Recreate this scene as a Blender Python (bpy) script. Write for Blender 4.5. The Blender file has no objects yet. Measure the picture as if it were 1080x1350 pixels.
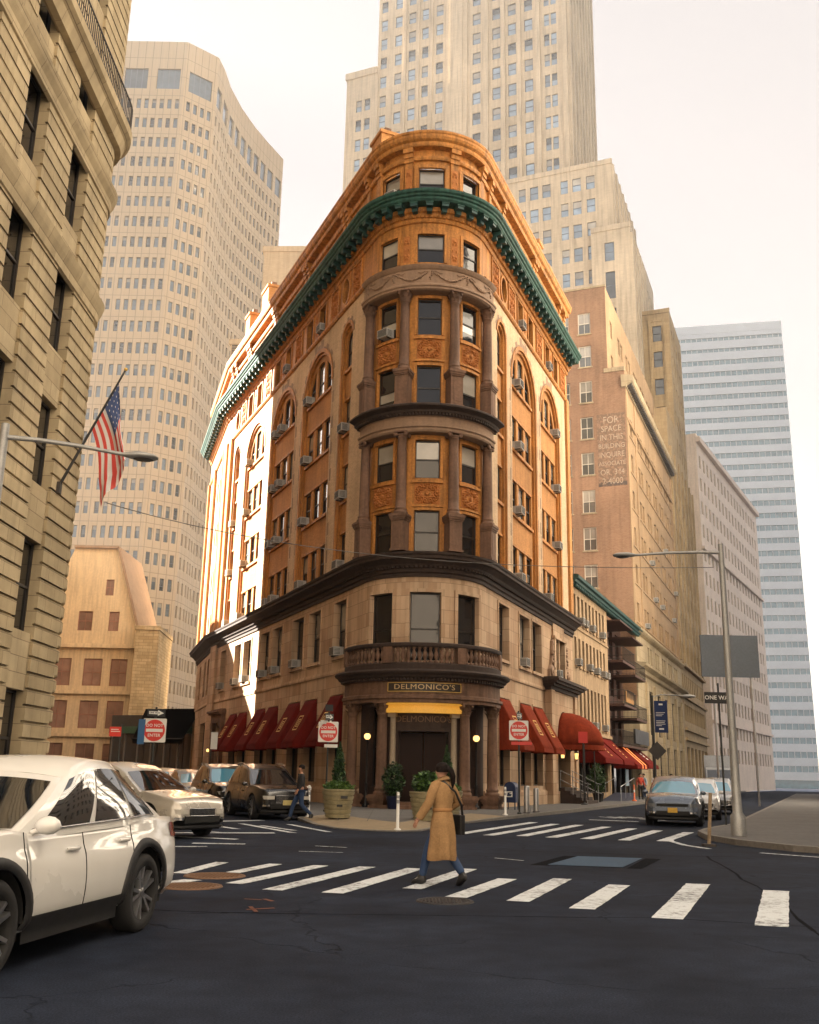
import bpy, bmesh, math, random
from mathutils import Vector, Matrix
from mathutils.geometry import tessellate_polygon
rnd = random.Random(7)
PI = math.pi
sin, cos = math.sin, math.cos
def rad(d): return math.radians(d)
scene = bpy.context.scene
COL = scene.collection

# ------------------------------------------------------------------ mesh builder
class MB:
    def __init__(s): s.v = []; s.f = []; s.m = []; s.sm = []
    def poly(s, pts, m=0, smooth=False):
        i = len(s.v); s.v += [tuple(p) for p in pts]
        s.f.append(tuple(range(i, i + len(pts)))); s.m.append(m); s.sm.append(smooth)
    def grid(s, rows, m=0, smooth=True, closed=False):
        i = len(s.v); n = len(rows[0])
        for r in rows: s.v += [tuple(p) for p in r]
        for a in range(len(rows) - 1):
            for b in range(n if closed else n - 1):
                c = (b + 1) % n
                s.f.append((i + a*n + b, i + a*n + c, i + (a+1)*n + c, i + (a+1)*n + b)); s.m.append(m); s.sm.append(smooth)
    def box(s, F, u0, u1, o0, o1, z0, z1, m=0, us=1):
        """box in a frame's coordinates (u along, o outward, z up); us = pieces along u for curved frames"""
        for k in range(us):
            a = u0 + (u1 - u0)*k/us; b = u0 + (u1 - u0)*(k + 1)/us
            P = [F(x, y, z) for z in (z0, z1) for (x, y) in ((a, o0), (b, o0), (b, o1), (a, o1))]
            i = len(s.v); s.v += [tuple(p) for p in P]
            q = [(0, 1, 2, 3), (4, 5, 6, 7), (0, 1, 5, 4), (2, 3, 7, 6)]
            if k == 0: q.append((0, 3, 7, 4))
            if k == us - 1: q.append((1, 2, 6, 5))
            for t in q:
                s.f.append(tuple(i + j for j in t)); s.m.append(m); s.sm.append(False)
    def lathe(s, prof, c=(0, 0, 0), n=16, m=0, smooth=True, M=None, a0=0, a1=2*PI, caps=True):
        full = abs(a1 - a0 - 2*PI) < 1e-6
        k = n if full else n + 1
        rows = []
        for (r, z) in prof:
            row = []
            for j in range(k):
                a = a0 + (a1 - a0)*j/n
                p = Vector((r*cos(a), r*sin(a), z))
                if M is not None: p = M @ p
                row.append(p + Vector(c))
            rows.append(row)
        s.grid(rows, m, smooth, closed=full)
        if caps and full:
            if prof[0][0] > 1e-5: s.poly(rows[0][::-1], m)
            if prof[-1][0] > 1e-5: s.poly(rows[-1], m)
    def tube(s, pts, r, n=8, m=0, smooth=True, caps=True):
        pts = [Vector(p) for p in pts]
        rs = r if isinstance(r, (list, tuple)) else [r]*len(pts)
        rows = []; up = None
        for i, p in enumerate(pts):
            t = (pts[min(i+1, len(pts)-1)] - pts[max(i-1, 0)]).normalized()
            if up is None:
                up = Vector((0, 0, 1)) if abs(t.z) < .9 else Vector((1, 0, 0))
            x = t.cross(up).normalized(); y = x.cross(t).normalized(); up = y
            rows.append([p + (x*cos(2*PI*j/n) + y*sin(2*PI*j/n))*rs[i] for j in range(n)])
        s.grid(rows, m, smooth, closed=True)
        if caps: s.poly(rows[0][::-1], m); s.poly(rows[-1], m)
    def sweep(s, path, prof, m=0, caps=True, smooth=False):
        rows = [[(p[0] + n[0]*o, p[1] + n[1]*o, z) for (o, z) in prof] for (p, n) in path]
        s.grid(rows, m, smooth)
        if caps: s.poly(rows[0], m); s.poly(rows[-1][::-1], m)
    def ball(s, c, r, n=12, m=0, M=None):
        if not isinstance(r, (tuple, list)): r = (r, r, r)
        rows = []
        for i in range(n//2 + 1):
            t = -PI/2 + PI*i/(n//2)
            row = []
            for j in range(n):
                a = 2*PI*j/n
                p = Vector((r[0]*cos(t)*cos(a), r[1]*cos(t)*sin(a), r[2]*sin(t)))
                if M is not None: p = M @ p
                row.append(p + Vector(c))
            rows.append(row)
        s.grid(rows, m, True, closed=True)
    def extrude(s, pts, off, m=0):
        """closed polygon pts (3D) extruded by vector off"""
        pts = [Vector(p) for p in pts]; off = Vector(off); q = [p + off for p in pts]
        s.poly(pts[::-1], m); s.poly(q, m)
        for i in range(len(pts)):
            j = (i + 1) % len(pts); s.poly((pts[i], pts[j], q[j], q[i]), m)
    def mesh(s, name, mats):
        me = bpy.data.meshes.new(name)
        me.from_pydata([tuple(v) for v in s.v], [], s.f)
        for m in (mats if isinstance(mats, (list, tuple)) else [mats]): me.materials.append(m)
        me.polygons.foreach_set('material_index', s.m)
        me.polygons.foreach_set('use_smooth', s.sm)
        me.update()
        return me
    def build(s, name, mats, parent=None, weld=0.0, bevel=0.0, sub=0, thick=0.0):
        me = s.mesh(name, mats)
        if weld or bevel or sub:
            bm = bmesh.new(); bm.from_mesh(me)
            bmesh.ops.remove_doubles(bm, verts=bm.verts, dist=weld or 1e-4)
            bmesh.ops.recalc_face_normals(bm, faces=bm.faces)
            bm.to_mesh(me); bm.free()
        o = link(name, me, parent)
        if thick:
            md = o.modifiers.new('thick', 'SOLIDIFY'); md.thickness = thick; md.offset = 0
        if sub:
            md = o.modifiers.new('sub', 'SUBSURF'); md.levels = md.render_levels = sub
        if bevel:
            md = o.modifiers.new('bev', 'BEVEL'); md.width = bevel; md.segments = 2; md.limit_method = 'ANGLE'; md.angle_limit = rad(40)
        return o

def link(name, data, parent=None, M=None):
    """M: world matrix of the object (the meshes are mostly written in world coordinates)"""
    o = bpy.data.objects.new(name, data); COL.objects.link(o)
    W = M if M is not None else Matrix.Identity(4)
    if parent is not None:
        o.parent = parent; o.matrix_parent_inverse = world(parent).inverted()
    o.matrix_basis = W
    return o
def world(o):
    if o.parent is None: return o.matrix_basis.copy()
    return world(o.parent) @ o.matrix_parent_inverse @ o.matrix_basis
def thing(name, label, cat, loc=(0, 0, 0), group=None, rz=0):
    o = bpy.data.objects.new(name, None); COL.objects.link(o)
    o.matrix_basis = Matrix.Translation(loc) @ Matrix.Rotation(rz, 4, 'Z'); o.empty_display_size = .2
    return tag(o, label, cat, group)
def tag(o, label, cat, group=None):
    o['label'] = label; o['category'] = cat
    if group: o['group'] = group
    return o
def struct(o): o['kind'] = 'structure'; return o
def dup(root, M, label=None, group=None):
    """copy of a thing with its parts and sub-parts"""
    def cp(o, par):
        c = o.copy(); COL.objects.link(c)
        if par is not None: c.parent = par
        for ch in list(KIDS(o)): cp(ch, c)
        return c
    c = cp(root, None); c.matrix_basis = M
    if label: c['label'] = label
    if group: c['group'] = group
    return c
def KIDS(o): return [x for x in bpy.data.objects if x.parent == o]

# ------------------------------------------------------------------ frames
class Pl:
    """vertical plane: u along d, o along outward normal n"""
    def __init__(s, P, d, n): s.P = Vector((P[0], P[1], 0)); s.d = Vector((d[0], d[1], 0)); s.n = Vector((n[0], n[1], 0))
    def __call__(s, u, o, z): return s.P + s.d*u + s.n*o + Vector((0, 0, z))
    def mat(s, u, o, z): return fm(s(u, o, z), s.n)
    def shift(s, u0, o0): return Pl(s(u0, o0, 0), s.d, s.n)
class Cy:
    """vertical cylinder; u = arc length at radius R from the middle of the arc"""
    def __init__(s, C, R, a0): s.C = Vector((C[0], C[1], 0)); s.R = R; s.a0 = a0
    def nrm(s, u): a = s.a0 + u/s.R; return Vector((cos(a), sin(a), 0))
    def __call__(s, u, o, z): return s.C + s.nrm(u)*(s.R + o) + Vector((0, 0, z))
    def mat(s, u, o, z): return fm(s(u, o, z), s.nrm(u))
def fm(P, n):
    n = Vector((n[0], n[1], 0)).normalized(); x = n.cross(Vector((0, 0, 1)))
    M = Matrix(((x.x, n.x, 0, P.x), (x.y, n.y, 0, P.y), (0, 0, 1, P.z), (0, 0, 0, 1)))
    return M
class Id:
    def __init__(s, M=None): s.M = M or Matrix.Identity(4)
    def __call__(s, u, o, z): return s.M @ Vector((u, o, z))
ID = Id()

def wall_grid(mb, F, u0, u1, z0, z1, ops, o=0., rev=.3, ustep=None, m=0, mr=None):
    """wall with rectangular openings (ua,ub,za,zb) and their reveals"""
    us = {u0, u1}; zs = {z0, z1}
    for (a, b, c, d) in ops:
        us |= {max(a, u0), min(b, u1)}; zs |= {max(c, z0), min(d, z1)}
    us = sorted(us); zs = sorted(zs)
    if ustep:
        n2 = []
        for a, b in zip(us, us[1:]):
            k = max(1, int(math.ceil((b - a)/ustep)))
            n2 += [a + (b - a)*i/k for i in range(k)]
        us = n2 + [us[-1]]
    for a, b in zip(us, us[1:]):
        mu = (a + b)/2; run = None
        cells = []
        for c, d in zip(zs, zs[1:]):
            mz = (c + d)/2
            hole = any(p[0] < mu < p[1] and p[2] < mz < p[3] for p in ops)
            if not hole:
                if cells and abs(cells[-1][1] - c) < 1e-9: cells[-1][1] = d
                else: cells.append([c, d])
        for c, d in cells: mb.poly((F(a, o, c), F(b, o, c), F(b, o, d), F(a, o, d)), m)
    mr = m if mr is None else mr
    if rev:
        for (a, b, c, d) in ops:
            q = [(a, c), (b, c), (b, d), (a, d)]
            for i in range(4):
                p, r = q[i], q[(i+1) % 4]
                mb.poly((F(p[0], o, p[1]), F(r[0], o, r[1]), F(r[0], o - rev, r[1]), F(p[0], o - rev, p[1])), mr)
def arch(uc, w, z0, zs, n=18):
    r = w/2
    return [(uc - r, z0), (uc + r, z0)] + [(uc + r*cos(PI*i/n), zs + r*sin(PI*i/n)) for i in range(n + 1)]
def rect(a, b, c, d): return [(a, c), (b, c), (b, d), (a, d)]
def circ(uc, zc, ru, rz, n=24): return [(uc + ru*cos(2*PI*i/n), zc + rz*sin(2*PI*i/n)) for i in range(n)]
def wall_tess(mb, F, outer, holes, o=0., rev=.3, m=0, mr=None):
    loops = [[Vector((p[0], p[1], 0)) for p in L] for L in [outer] + holes]
    flat = [p for L in loops for p in L]
    for t in tessellate_polygon(loops): mb.poly([F(flat[i].x, o, flat[i].y) for i in t], m)
    mr = m if mr is None else mr
    if rev:
        for L in holes:
            for i in range(len(L)):
                p, r = L[i], L[(i+1) % len(L)]
                mb.poly((F(p[0], o, p[1]), F(r[0], o, r[1]), F(r[0], o - rev, r[1]), F(p[0], o - rev, p[1])), mr, len(L) > 8)
def ring(mb, F, L0, L1, o0, o1, m=0):
    """raised moulding between two equal-length outlines L0 (inner) and L1 (outer), front at o1"""
    n = len(L0)
    for i in range(n - 1):
        a, b, c, d = L0[i], L0[i+1], L1[i+1], L1[i]
        mb.poly([F(p[0], o1, p[1]) for p in (a, b, c, d)], m)
        mb.poly([F(a[0], o0, a[1]), F(b[0], o0, b[1]), F(b[0], o1, b[1]), F(a[0], o1, a[1])], m)
        mb.poly([F(d[0], o0, d[1]), F(c[0], o0, c[1]), F(c[0], o1, c[1]), F(d[0], o1, d[1])], m)

def text_mesh(txt, size, F, u, o, z, mat, name, parent, sgn=1, ext=.012, spacing=1.0, sx=1.0, bold=.0):
    cu = bpy.data.curves.new('t', 'FONT'); cu.body = txt; cu.size = size; cu.align_x = 'CENTER'; cu.align_y = 'CENTER'
    cu.extrude = ext; cu.offset = size*bold; cu.space_character = spacing; cu.resolution_u = 3; cu.space_line = 1.0
    t = bpy.data.objects.new('t', cu)
    me = bpy.data.meshes.new_from_object(t)
    bpy.data.objects.remove(t)
    for v in me.vertices:
        p = F(u + sgn*v.co.x*sx, o + v.co.z, z + v.co.y); v.co = p
    me.materials.clear(); me.materials.append(mat); me.update(); me.name = name
    return link(name, me, parent)

# ------------------------------------------------------------------ materials
MATS = {}
def nodes(name):
    m = bpy.data.materials.new(name); m.use_nodes = True; nt = m.node_tree
    return m, nt, nt.nodes['Principled BSDF']
def N(nt, t, **k):
    n = nt.nodes.new(t)
    for a, b in k.items():
        if hasattr(n, a): setattr(n, a, b)
        else: n.inputs[a].default_value = b
    return n
def L(nt, a, b): nt.links.new(a, b)
def c4(c): return (c[0], c[1], c[2], 1)
def mat(name, col, rough=.7, var=.25, scale=1.5, bump=0., bscale=30, metal=0., spec=.5, coat=0., emit=None, estr=0, streak=0., fine=None):
    """procedural paint / stone: base colour varied by two noises, optional vertical streaks of dirt, optional bump"""
    if name in MATS: return MATS[name]
    m, nt, b = nodes(name)
    b.inputs['Roughness'].default_value = rough; b.inputs['Metallic'].default_value = metal
    b.inputs['Specular IOR Level'].default_value = spec; b.inputs['Coat Weight'].default_value = coat; b.inputs['Coat Roughness'].default_value = .03
    geo = N(nt, 'ShaderNodeNewGeometry'); pos = geo.outputs['Position']
    if var:
        n1 = N(nt, 'ShaderNodeTexNoise', Scale=scale, Detail=6, Roughness=.6); L(nt, pos, n1.inputs['Vector'])
        n2 = N(nt, 'ShaderNodeTexNoise', Scale=scale*9, Detail=3); L(nt, pos, n2.inputs['Vector'])
        ad = N(nt, 'ShaderNodeMath', operation='ADD'); L(nt, n1.outputs['Fac'], ad.inputs[0]); L(nt, n2.outputs['Fac'], ad.inputs[1])
        mr = N(nt, 'ShaderNodeMapRange'); mr.inputs['From Min'].default_value = .6; mr.inputs['From Max'].default_value = 1.4
        mr.inputs['To Min'].default_value = 1 - var; mr.inputs['To Max'].default_value = 1 + var*.7
        L(nt, ad.outputs[0], mr.inputs['Value']); fac = mr.outputs[0]
        if streak:
            mp = N(nt, 'ShaderNodeMapping'); mp.inputs['Scale'].default_value = (3, 3, .22); L(nt, pos, mp.inputs['Vector'])
            n3 = N(nt, 'ShaderNodeTexNoise', Scale=1.6, Detail=5); L(nt, mp.outputs[0], n3.inputs['Vector'])
            m3 = N(nt, 'ShaderNodeMapRange'); m3.inputs['From Min'].default_value = .42; m3.inputs['From Max'].default_value = .68
            m3.inputs['To Min'].default_value = 1; m3.inputs['To Max'].default_value = 1 - streak; L(nt, n3.outputs['Fac'], m3.inputs['Value'])
            mu = N(nt, 'ShaderNodeMath', operation='MULTIPLY'); L(nt, fac, mu.inputs[0]); L(nt, m3.outputs[0], mu.inputs[1]); fac = mu.outputs[0]
        vm = N(nt, 'ShaderNodeVectorMath', operation='SCALE'); vm.inputs[0].default_value = col; L(nt, fac, vm.inputs['Scale'])
        L(nt, vm.outputs[0], b.inputs['Base Color'])
        rr = N(nt, 'ShaderNodeMapRange'); rr.inputs['To Min'].default_value = max(0, rough - .1); rr.inputs['To Max'].default_value = min(1, rough + .1)
        L(nt, n1.outputs['Fac'], rr.inputs['Value']); L(nt, rr.outputs[0], b.inputs['Roughness'])
    else:
        b.inputs['Base Color'].default_value = c4(col)
    if bump:
        nb = N(nt, 'ShaderNodeTexNoise', Scale=bscale, Detail=4); L(nt, pos, nb.inputs['Vector'])
        bp = N(nt, 'ShaderNodeBump', Strength=bump, Distance=.03); L(nt, nb.outputs['Fac'], bp.inputs['Height']); L(nt, bp.outputs[0], b.inputs['Normal'])
    if emit:
        b.inputs['Emission Color'].default_value = c4(emit); b.inputs['Emission Strength'].default_value = estr
    MATS[name] = m; return m
def masonry(name, c1, c2, mort, bw=.22, bh=.075, ms=.012, rough=.85, var=.3, streak=.25, bump=.4, scale=.35, off=.5):
    """bricks or ashlar laid along the wall: u = position along the horizontal tangent, v = height"""
    if name in MATS: return MATS[name]
    m, nt, b = nodes(name); b.inputs['Roughness'].default_value = rough; b.inputs['Specular IOR Level'].default_value = .3
    geo = N(nt, 'ShaderNodeNewGeometry'); pos = geo.outputs['Position']
    cr = N(nt, 'ShaderNodeVectorMath', operation='CROSS_PRODUCT'); cr.inputs[1].default_value = (0, 0, 1); L(nt, geo.outputs['True Normal'], cr.inputs[0])
    nn = N(nt, 'ShaderNodeVectorMath', operation='NORMALIZE'); L(nt, cr.outputs[0], nn.inputs[0])
    dt = N(nt, 'ShaderNodeVectorMath', operation='DOT_PRODUCT'); L(nt, nn.outputs[0], dt.inputs[0]); L(nt, pos, dt.inputs[1])
    sx = N(nt, 'ShaderNodeSeparateXYZ'); L(nt, pos, sx.inputs[0])
    cx = N(nt, 'ShaderNodeCombineXYZ'); L(nt, dt.outputs['Value'], cx.inputs[0]); L(nt, sx.outputs['Z'], cx.inputs[1])
    br = N(nt, 'ShaderNodeTexBrick'); br.offset = off
    br.inputs['Scale'].default_value = 1; br.inputs['Brick Width'].default_value = bw; br.inputs['Row Height'].default_value = bh
    br.inputs['Mortar Size'].default_value = ms; br.inputs['Mortar Smooth'].default_value = .2; br.inputs['Bias'].default_value = 0
    br.inputs['Color1'].default_value = c4(c1); br.inputs['Color2'].default_value = c4(c2); br.inputs['Mortar'].default_value = c4(mort)
    L(nt, cx.outputs[0], br.inputs['Vector'])
    n1 = N(nt, 'ShaderNodeTexNoise', Scale=scale, Detail=8, Roughness=.62); L(nt, pos, n1.inputs['Vector'])
    mr = N(nt, 'ShaderNodeMapRange'); mr.inputs['From Min'].default_value = .3; mr.inputs['From Max'].default_value = .7
    mr.inputs['To Min'].default_value = 1 - var; mr.inputs['To Max'].default_value = 1 + var*.7; L(nt, n1.outputs['Fac'], mr.inputs['Value'])
    mp = N(nt, 'ShaderNodeMapping'); mp.inputs['Scale'].default_value = (2.5, 2.5, .15); L(nt, pos, mp.inputs['Vector'])
    n3 = N(nt, 'ShaderNodeTexNoise', Scale=1.2, Detail=6); L(nt, mp.outputs[0], n3.inputs['Vector'])
    m3 = N(nt, 'ShaderNodeMapRange'); m3.inputs['From Min'].default_value = .45; m3.inputs['From Max'].default_value = .7
    m3.inputs['To Min'].default_value = 1; m3.inputs['To Max'].default_value = 1 - streak; L(nt, n3.outputs['Fac'], m3.inputs['Value'])
    mu = N(nt, 'ShaderNodeMath', operation='MULTIPLY'); L(nt, mr.outputs[0], mu.inputs[0]); L(nt, m3.outputs[0], mu.inputs[1])
    vm = N(nt, 'ShaderNodeVectorMath', operation='SCALE'); L(nt, br.outputs['Color'], vm.inputs[0]); L(nt, mu.outputs[0], vm.inputs['Scale'])
    L(nt, vm.outputs[0], b.inputs['Base Color'])
    if bump:
        iv = N(nt, 'ShaderNodeMath', operation='SUBTRACT'); iv.inputs[0].default_value = 1; L(nt, br.outputs['Fac'], iv.inputs[1])
        nb = N(nt, 'ShaderNodeTexNoise', Scale=14, Detail=4); L(nt, pos, nb.inputs['Vector'])
        a2 = N(nt, 'ShaderNodeMath', operation='MULTIPLY_ADD'); a2.inputs[1].default_value = .6; L(nt, nb.outputs['Fac'], a2.inputs[0]); L(nt, iv.outputs[0], a2.inputs[2])
        bp = N(nt, 'ShaderNodeBump', Strength=bump, Distance=.012); L(nt, a2.outputs[0], bp.inputs['Height']); L(nt, bp.outputs[0], b.inputs['Normal'])
    MATS[name] = m; return m
def glassmat(name, col, rough=.04, wav=.06, spec=.9, coat=1.):
    """a pane seen from outside: dark room or pale blind behind a glossy, slightly wavy sheet"""
    if name in MATS: return MATS[name]
    m, nt, b = nodes(name)
    b.inputs['Roughness'].default_value = rough; b.inputs['Specular IOR Level'].default_value = spec
    b.inputs['Coat Weight'].default_value = coat; b.inputs['Coat Roughness'].default_value = .02
    oi = N(nt, 'ShaderNodeObjectInfo')
    geo = N(nt, 'ShaderNodeNewGeometry')
    n1 = N(nt, 'ShaderNodeTexNoise', Scale=.9, Detail=3); L(nt, geo.outputs['Position'], n1.inputs['Vector'])
    mr = N(nt, 'ShaderNodeMapRange'); mr.inputs['To Min'].default_value = .45; mr.inputs['To Max'].default_value = 1.5; L(nt, n1.outputs['Fac'], mr.inputs['Value'])
    m2 = N(nt, 'ShaderNodeMapRange'); m2.inputs['To Min'].default_value = .6; m2.inputs['To Max'].default_value = 1.3; L(nt, oi.outputs['Random'], m2.inputs['Value'])
    mu = N(nt, 'ShaderNodeMath', operation='MULTIPLY'); L(nt, mr.outputs[0], mu.inputs[0]); L(nt, m2.outputs[0], mu.inputs[1])
    vm = N(nt, 'ShaderNodeVectorMath', operation='SCALE'); vm.inputs[0].default_value = col; L(nt, mu.outputs[0], vm.inputs['Scale']); L(nt, vm.outputs[0], b.inputs['Base Color'])
    nb = N(nt, 'ShaderNodeTexNoise', Scale=1.3, Detail=2); L(nt, geo.outputs['Position'], nb.inputs['Vector'])
    bp = N(nt, 'ShaderNodeBump', Strength=wav, Distance=.05); L(nt, nb.outputs['Fac'], bp.inputs['Height']); L(nt, bp.outputs[0], b.inputs['Normal']); L(nt, bp.outputs[0], b.inputs['Coat Normal'])
    MATS[name] = m; return m

brick_up = masonry('pinkish brick', (.66, .46, .27), (.52, .35, .20), (.66, .50, .35), scale=.3, var=.22, streak=.16)
brick_or = masonry('orange brick', (.55, .26, .08), (.43, .185, .055), (.5, .26, .11), scale=.4, var=.25, streak=.2)
terra = mat('orange terracotta', (.55, .235, .058), .6, .42, 1.1, .5, 14, streak=.48, spec=.25)
terra_d = mat('carved terracotta', (.44, .165, .045), .65, .3, 2.5, .3, 30, spec=.2)
stone = masonry('tan ashlar', (.63, .455, .305), (.47, .305, .19), (.30, .20, .13), 1.35, .62, .011, scale=.25, var=.25, streak=.25, bump=.25)
brown = mat('brownstone', (.195, .108, .068), .8, .38, .9, .45, 12, streak=.4)
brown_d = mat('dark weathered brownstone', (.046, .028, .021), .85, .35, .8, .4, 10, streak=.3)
garl = mat('carved brownstone', (.31, .20, .13), .8, .2, 1.0, .3, 14, streak=.2)
copper = mat('green copper', (.03, .095, .074), .65, .4, .9, .25, 8, streak=.5, spec=.25)
copper_d = mat('dark green copper', (.014, .06, .055), .6, .3, .8)
wood_w = mat('dark window frame paint', (.022, .017, .014), .5, .2, 3)
glass = glassmat('window glass', (.013, .012, .013), spec=.5, coat=.35)
blind = glassmat('window with pale blind', (.33, .31, .27))
blue_gl = glassmat('sky blue office glass', (.13, .19, .26), wav=.08)
dark_gl = glassmat('dark office glass', (.05, .06, .07), wav=.08)
ac_m = mat('grey ac casing', (.42, .41, .39), .6, .2, 3)
ac_d = mat('dark grille', (.035, .035, .035), .7, .1, 3)
maroon = mat('maroon awning canvas', (.15, .014, .010), .9, .35, 2.2, .35, 5, spec=.08, streak=.25)
redcan = mat('red awning canvas', (.245, .038, .015), .9, .35, 2.2, .35, 5, spec=.08, streak=.25)
gold = mat('gold paint', (.80, .50, .11), .5, .12, 4)
black = mat('black paint', (.012, .012, .013), .45, .15, 4)
black_c = mat('black canvas', (.004, .0035, .0035), .95, .2, 4, spec=.04)
white = mat('white paint', (.75, .74, .70), .5, .1, 4)
red = mat('sign red', (.62, .035, .025), .4, .08, 4)
steel = mat('galvanised steel', (.42, .42, .42), .45, .2, 6, metal=.8)
lampglow = mat('lit lamp glass', (.9, .6, .25), .4, 0, emit=(1, .55, .16), estr=.28)
SKYS, SUNS, EXPO, HAZE = .05, 5.0, 3.35, .00045
# ------------------------------------------------------------------ the corner building
AL, AR = rad(23.9), rad(22.2)
dL = (-sin(AL), cos(AL)); nL = (-cos(AL), -sin(AL))
dR = (sin(AR), cos(AR)); nR = (cos(AR), -sin(AR))
CC = (.75, 46.57); RW = 3.0
PLp = (CC[0] + RW*nL[0], CC[1] + RW*nL[1]); PRp = (CC[0] + RW*nR[0], CC[1] + RW*nR[1])
FL = Pl(PLp, dL, nL); FR = Pl(PRp, dR, nR)
aL0 = math.atan2(nL[1], nL[0]) % (2*PI); aR0 = math.atan2(nR[1], nR[0]) % (2*PI)
FC = Cy(CC, RW, (aL0 + aR0)/2); UA = RW*(aR0 - aL0)/2          # half arc length
SE, SR = 30.5, 18.4                                             # far ends of the two fronts
A2 = rad(17); d2 = (-sin(A2), cos(A2)); n2 = (-cos(A2), -sin(A2))
FB = Pl(FL(SE, 0, 0), d2, n2); LB = 12.0                        # far facet of the left front, bent a little
def fullpath(step=5):
    p = [(FB(LB, 0, 0), FB.n), ]
    nm = (FL.n + FB.n); nm = nm / nm.dot(FL.n)
    p.append((FL(SE, 0, 0), nm)); p.append((FL(SE/2, 0, 0), FL.n))
    k = int(134/step)
    for i in range(k + 1):
        u = -UA + 2*UA*i/k; p.append((FC(u, 0, 0), FC.nrm(u)))
    p.append((FR(SR, 0, 0), FR.n))
    return p
def arcpath(a0, a1, step=4, F=FC):
    k = max(2, int(abs(a1 - a0)/step)); r = []
    for i in range(k + 1):
        u = rad(a0 + (a1 - a0)*i/k)*F.R; r.append((F(u, 0, 0), F.nrm(u)))
    return r
def AU(deg): return rad(deg)*RW
B = thing('corner_building', 'orange brick and brownstone wedge building with rounded corner bay and green cornice', 'building', (CC[0], CC[1], 0))

# ---- window prototypes: mesh data shared by every copy; x along wall, y outward, z up
WCACHE = {}
def window_meshes(w, h, kind=0, fr=None, th=.09):
    key = (round(w, 2), round(h, 2), kind, fr.name if fr else '')
    if key in WCACHE: return WCACHE[key]
    fmt = fr or wood_w
    a = MB(); t = .065
    a.box(ID, -w/2, -w/2 + t, -th, 0, 0, h); a.box(ID, w/2 - t, w/2, -th, 0, 0, h)
    a.box(ID, -w/2 + t, w/2 - t, -th, 0, 0, t); a.box(ID, -w/2 + t, w/2 - t, -th, 0, h - t, h)
    mz = h*.5
    a.box(ID, -w/2 + t, w/2 - t, -th + .02, -.012, mz - .035, mz + .035)
    if kind >= 4: a.box(ID, -.02, .02, -th + .02, -.014, t, mz - .035); a.box(ID, -.02, .02, -th + .02, -.014, mz + .035, h - t)
    fme = a.mesh('window', fmt)
    g = MB()
    up = [0, 1, 1, 0][kind % 4]; lo = [0, 0, 1, 0][kind % 4]
    g.poly([(-w/2 + t, -.035, mz), (w/2 - t, -.035, mz), (w/2 - t, -.035, h - t), (-w/2 + t, -.035, h - t)], up)
    if kind % 4 == 3:
        q = t + (mz - t)*.55
        g.poly([(-w/2 + t, -.05, t), (w/2 - t, -.05, t), (w/2 - t, -.05, q), (-w/2 + t, -.05, q)], 0)
        g.poly([(-w/2 + t, -.05, q), (w/2 - t, -.05, q), (w/2 - t, -.05, mz), (-w/2 + t, -.05, mz)], 1)
    else: g.poly([(-w/2 + t, -.05, t), (w/2 - t, -.05, t), (w/2 - t, -.05, mz), (-w/2 + t, -.05, mz)], lo)
    gme = g.mesh('pane', [glass, blind])
    WCACHE[key] = (fme, gme); return fme, gme
def window(F, u, o, z, w, h, name='sash_window', parent=None, kind=None, fr=None):
    k = rnd.choice([0, 0, 1, 1, 2, 3, 1]) if kind is None else kind
    f, g = window_meshes(w, h, k, fr)
    M = F.mat(u, o, z)
    wo = link(name, f, parent, M); link('pane', g, wo, M)
    return wo
def ac_mesh():
    a = MB()
    a.box(ID, -.33, .33, -.1, .42, 0, .42)
    for k in range(7): a.box(ID, -.29, .29, .42, .432, .05 + k*.05, .075 + k*.05, 1)
    for s in (-1, 1):
        for k in range(5): a.box(ID, s*.33 - .006, s*.33 + .006, .08, .38, .06 + k*.065, .085 + k*.065, 1)
    a.box(ID, -.26, -.22, -.05, .34, -.04, 0, 1); a.box(ID, .22, .26, -.05, .34, -.04, 0, 1)
    return a.mesh('air_conditioner', [ac_m, ac_d])
AC = ac_mesh()
def ac(F, u, o, z, parent=None): return link('air_conditioner', AC, parent or B, F.mat(u, o, z))

# ---- carved ornament: one relief sheet with mirrored scrolls, shared by every panel
def carve(w, h, nx, nz, amp=.07, seed=0, disc=True):
    a = MB(); rows = []
    for j in range(nz + 1):
        row = []
        for i in range(nx + 1):
            x = (i/nx - .5)*w; z = (j/nz)*h; X = abs(x); Z = z - h/2
            r = math.hypot(X, Z) + 1e-4
            e = min(w/2 - X, h/2 - abs(Z))
            q = .0
            for (cx, cz, s) in ((w*.27, h*.25, 1), (w*.27, -h*.25, -1), (w*.08, h*.36, -1), (w*.08, -h*.36, 1), (w*.42, 0, 1)):
                rr = math.hypot(X - cx, Z - cz); th = math.atan2(Z - cz, X - cx)
                q += max(0, 1 - rr/(.26*min(w, h)))*(.5 + .5*sin(s*th*2 + rr*60/min(w, h)*.9 + seed))
            q = min(1, q*1.6)
            if disc: q = max(q, 1.1 if r < .1*min(w, h) else (0 if r < .14*min(w, h) else q))
            y = amp*q*(1 if e > .03 else 0)
            row.append((x, y, z))
        rows.append(row)
    a.grid(rows, 0, True)
    return a.mesh('carved_panel', terra_d)
PAN = carve(1.18, 1.0, 48, 42, .12)
PANF = carve(1.1, 1.55, 40, 52, .12, 2)
PANP = carve(.34, 1.45, 14, 44, .09, 1, False)
def panel(F, u, o, z, data=None): return link('carved_panel', data or PAN, B, F.mat(u, o, z))

# ---- levels
PORCH_WIN = []
ZF = [(11.45, 13.35), (15.1, 17.0), (18.75, 20.65)]
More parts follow.
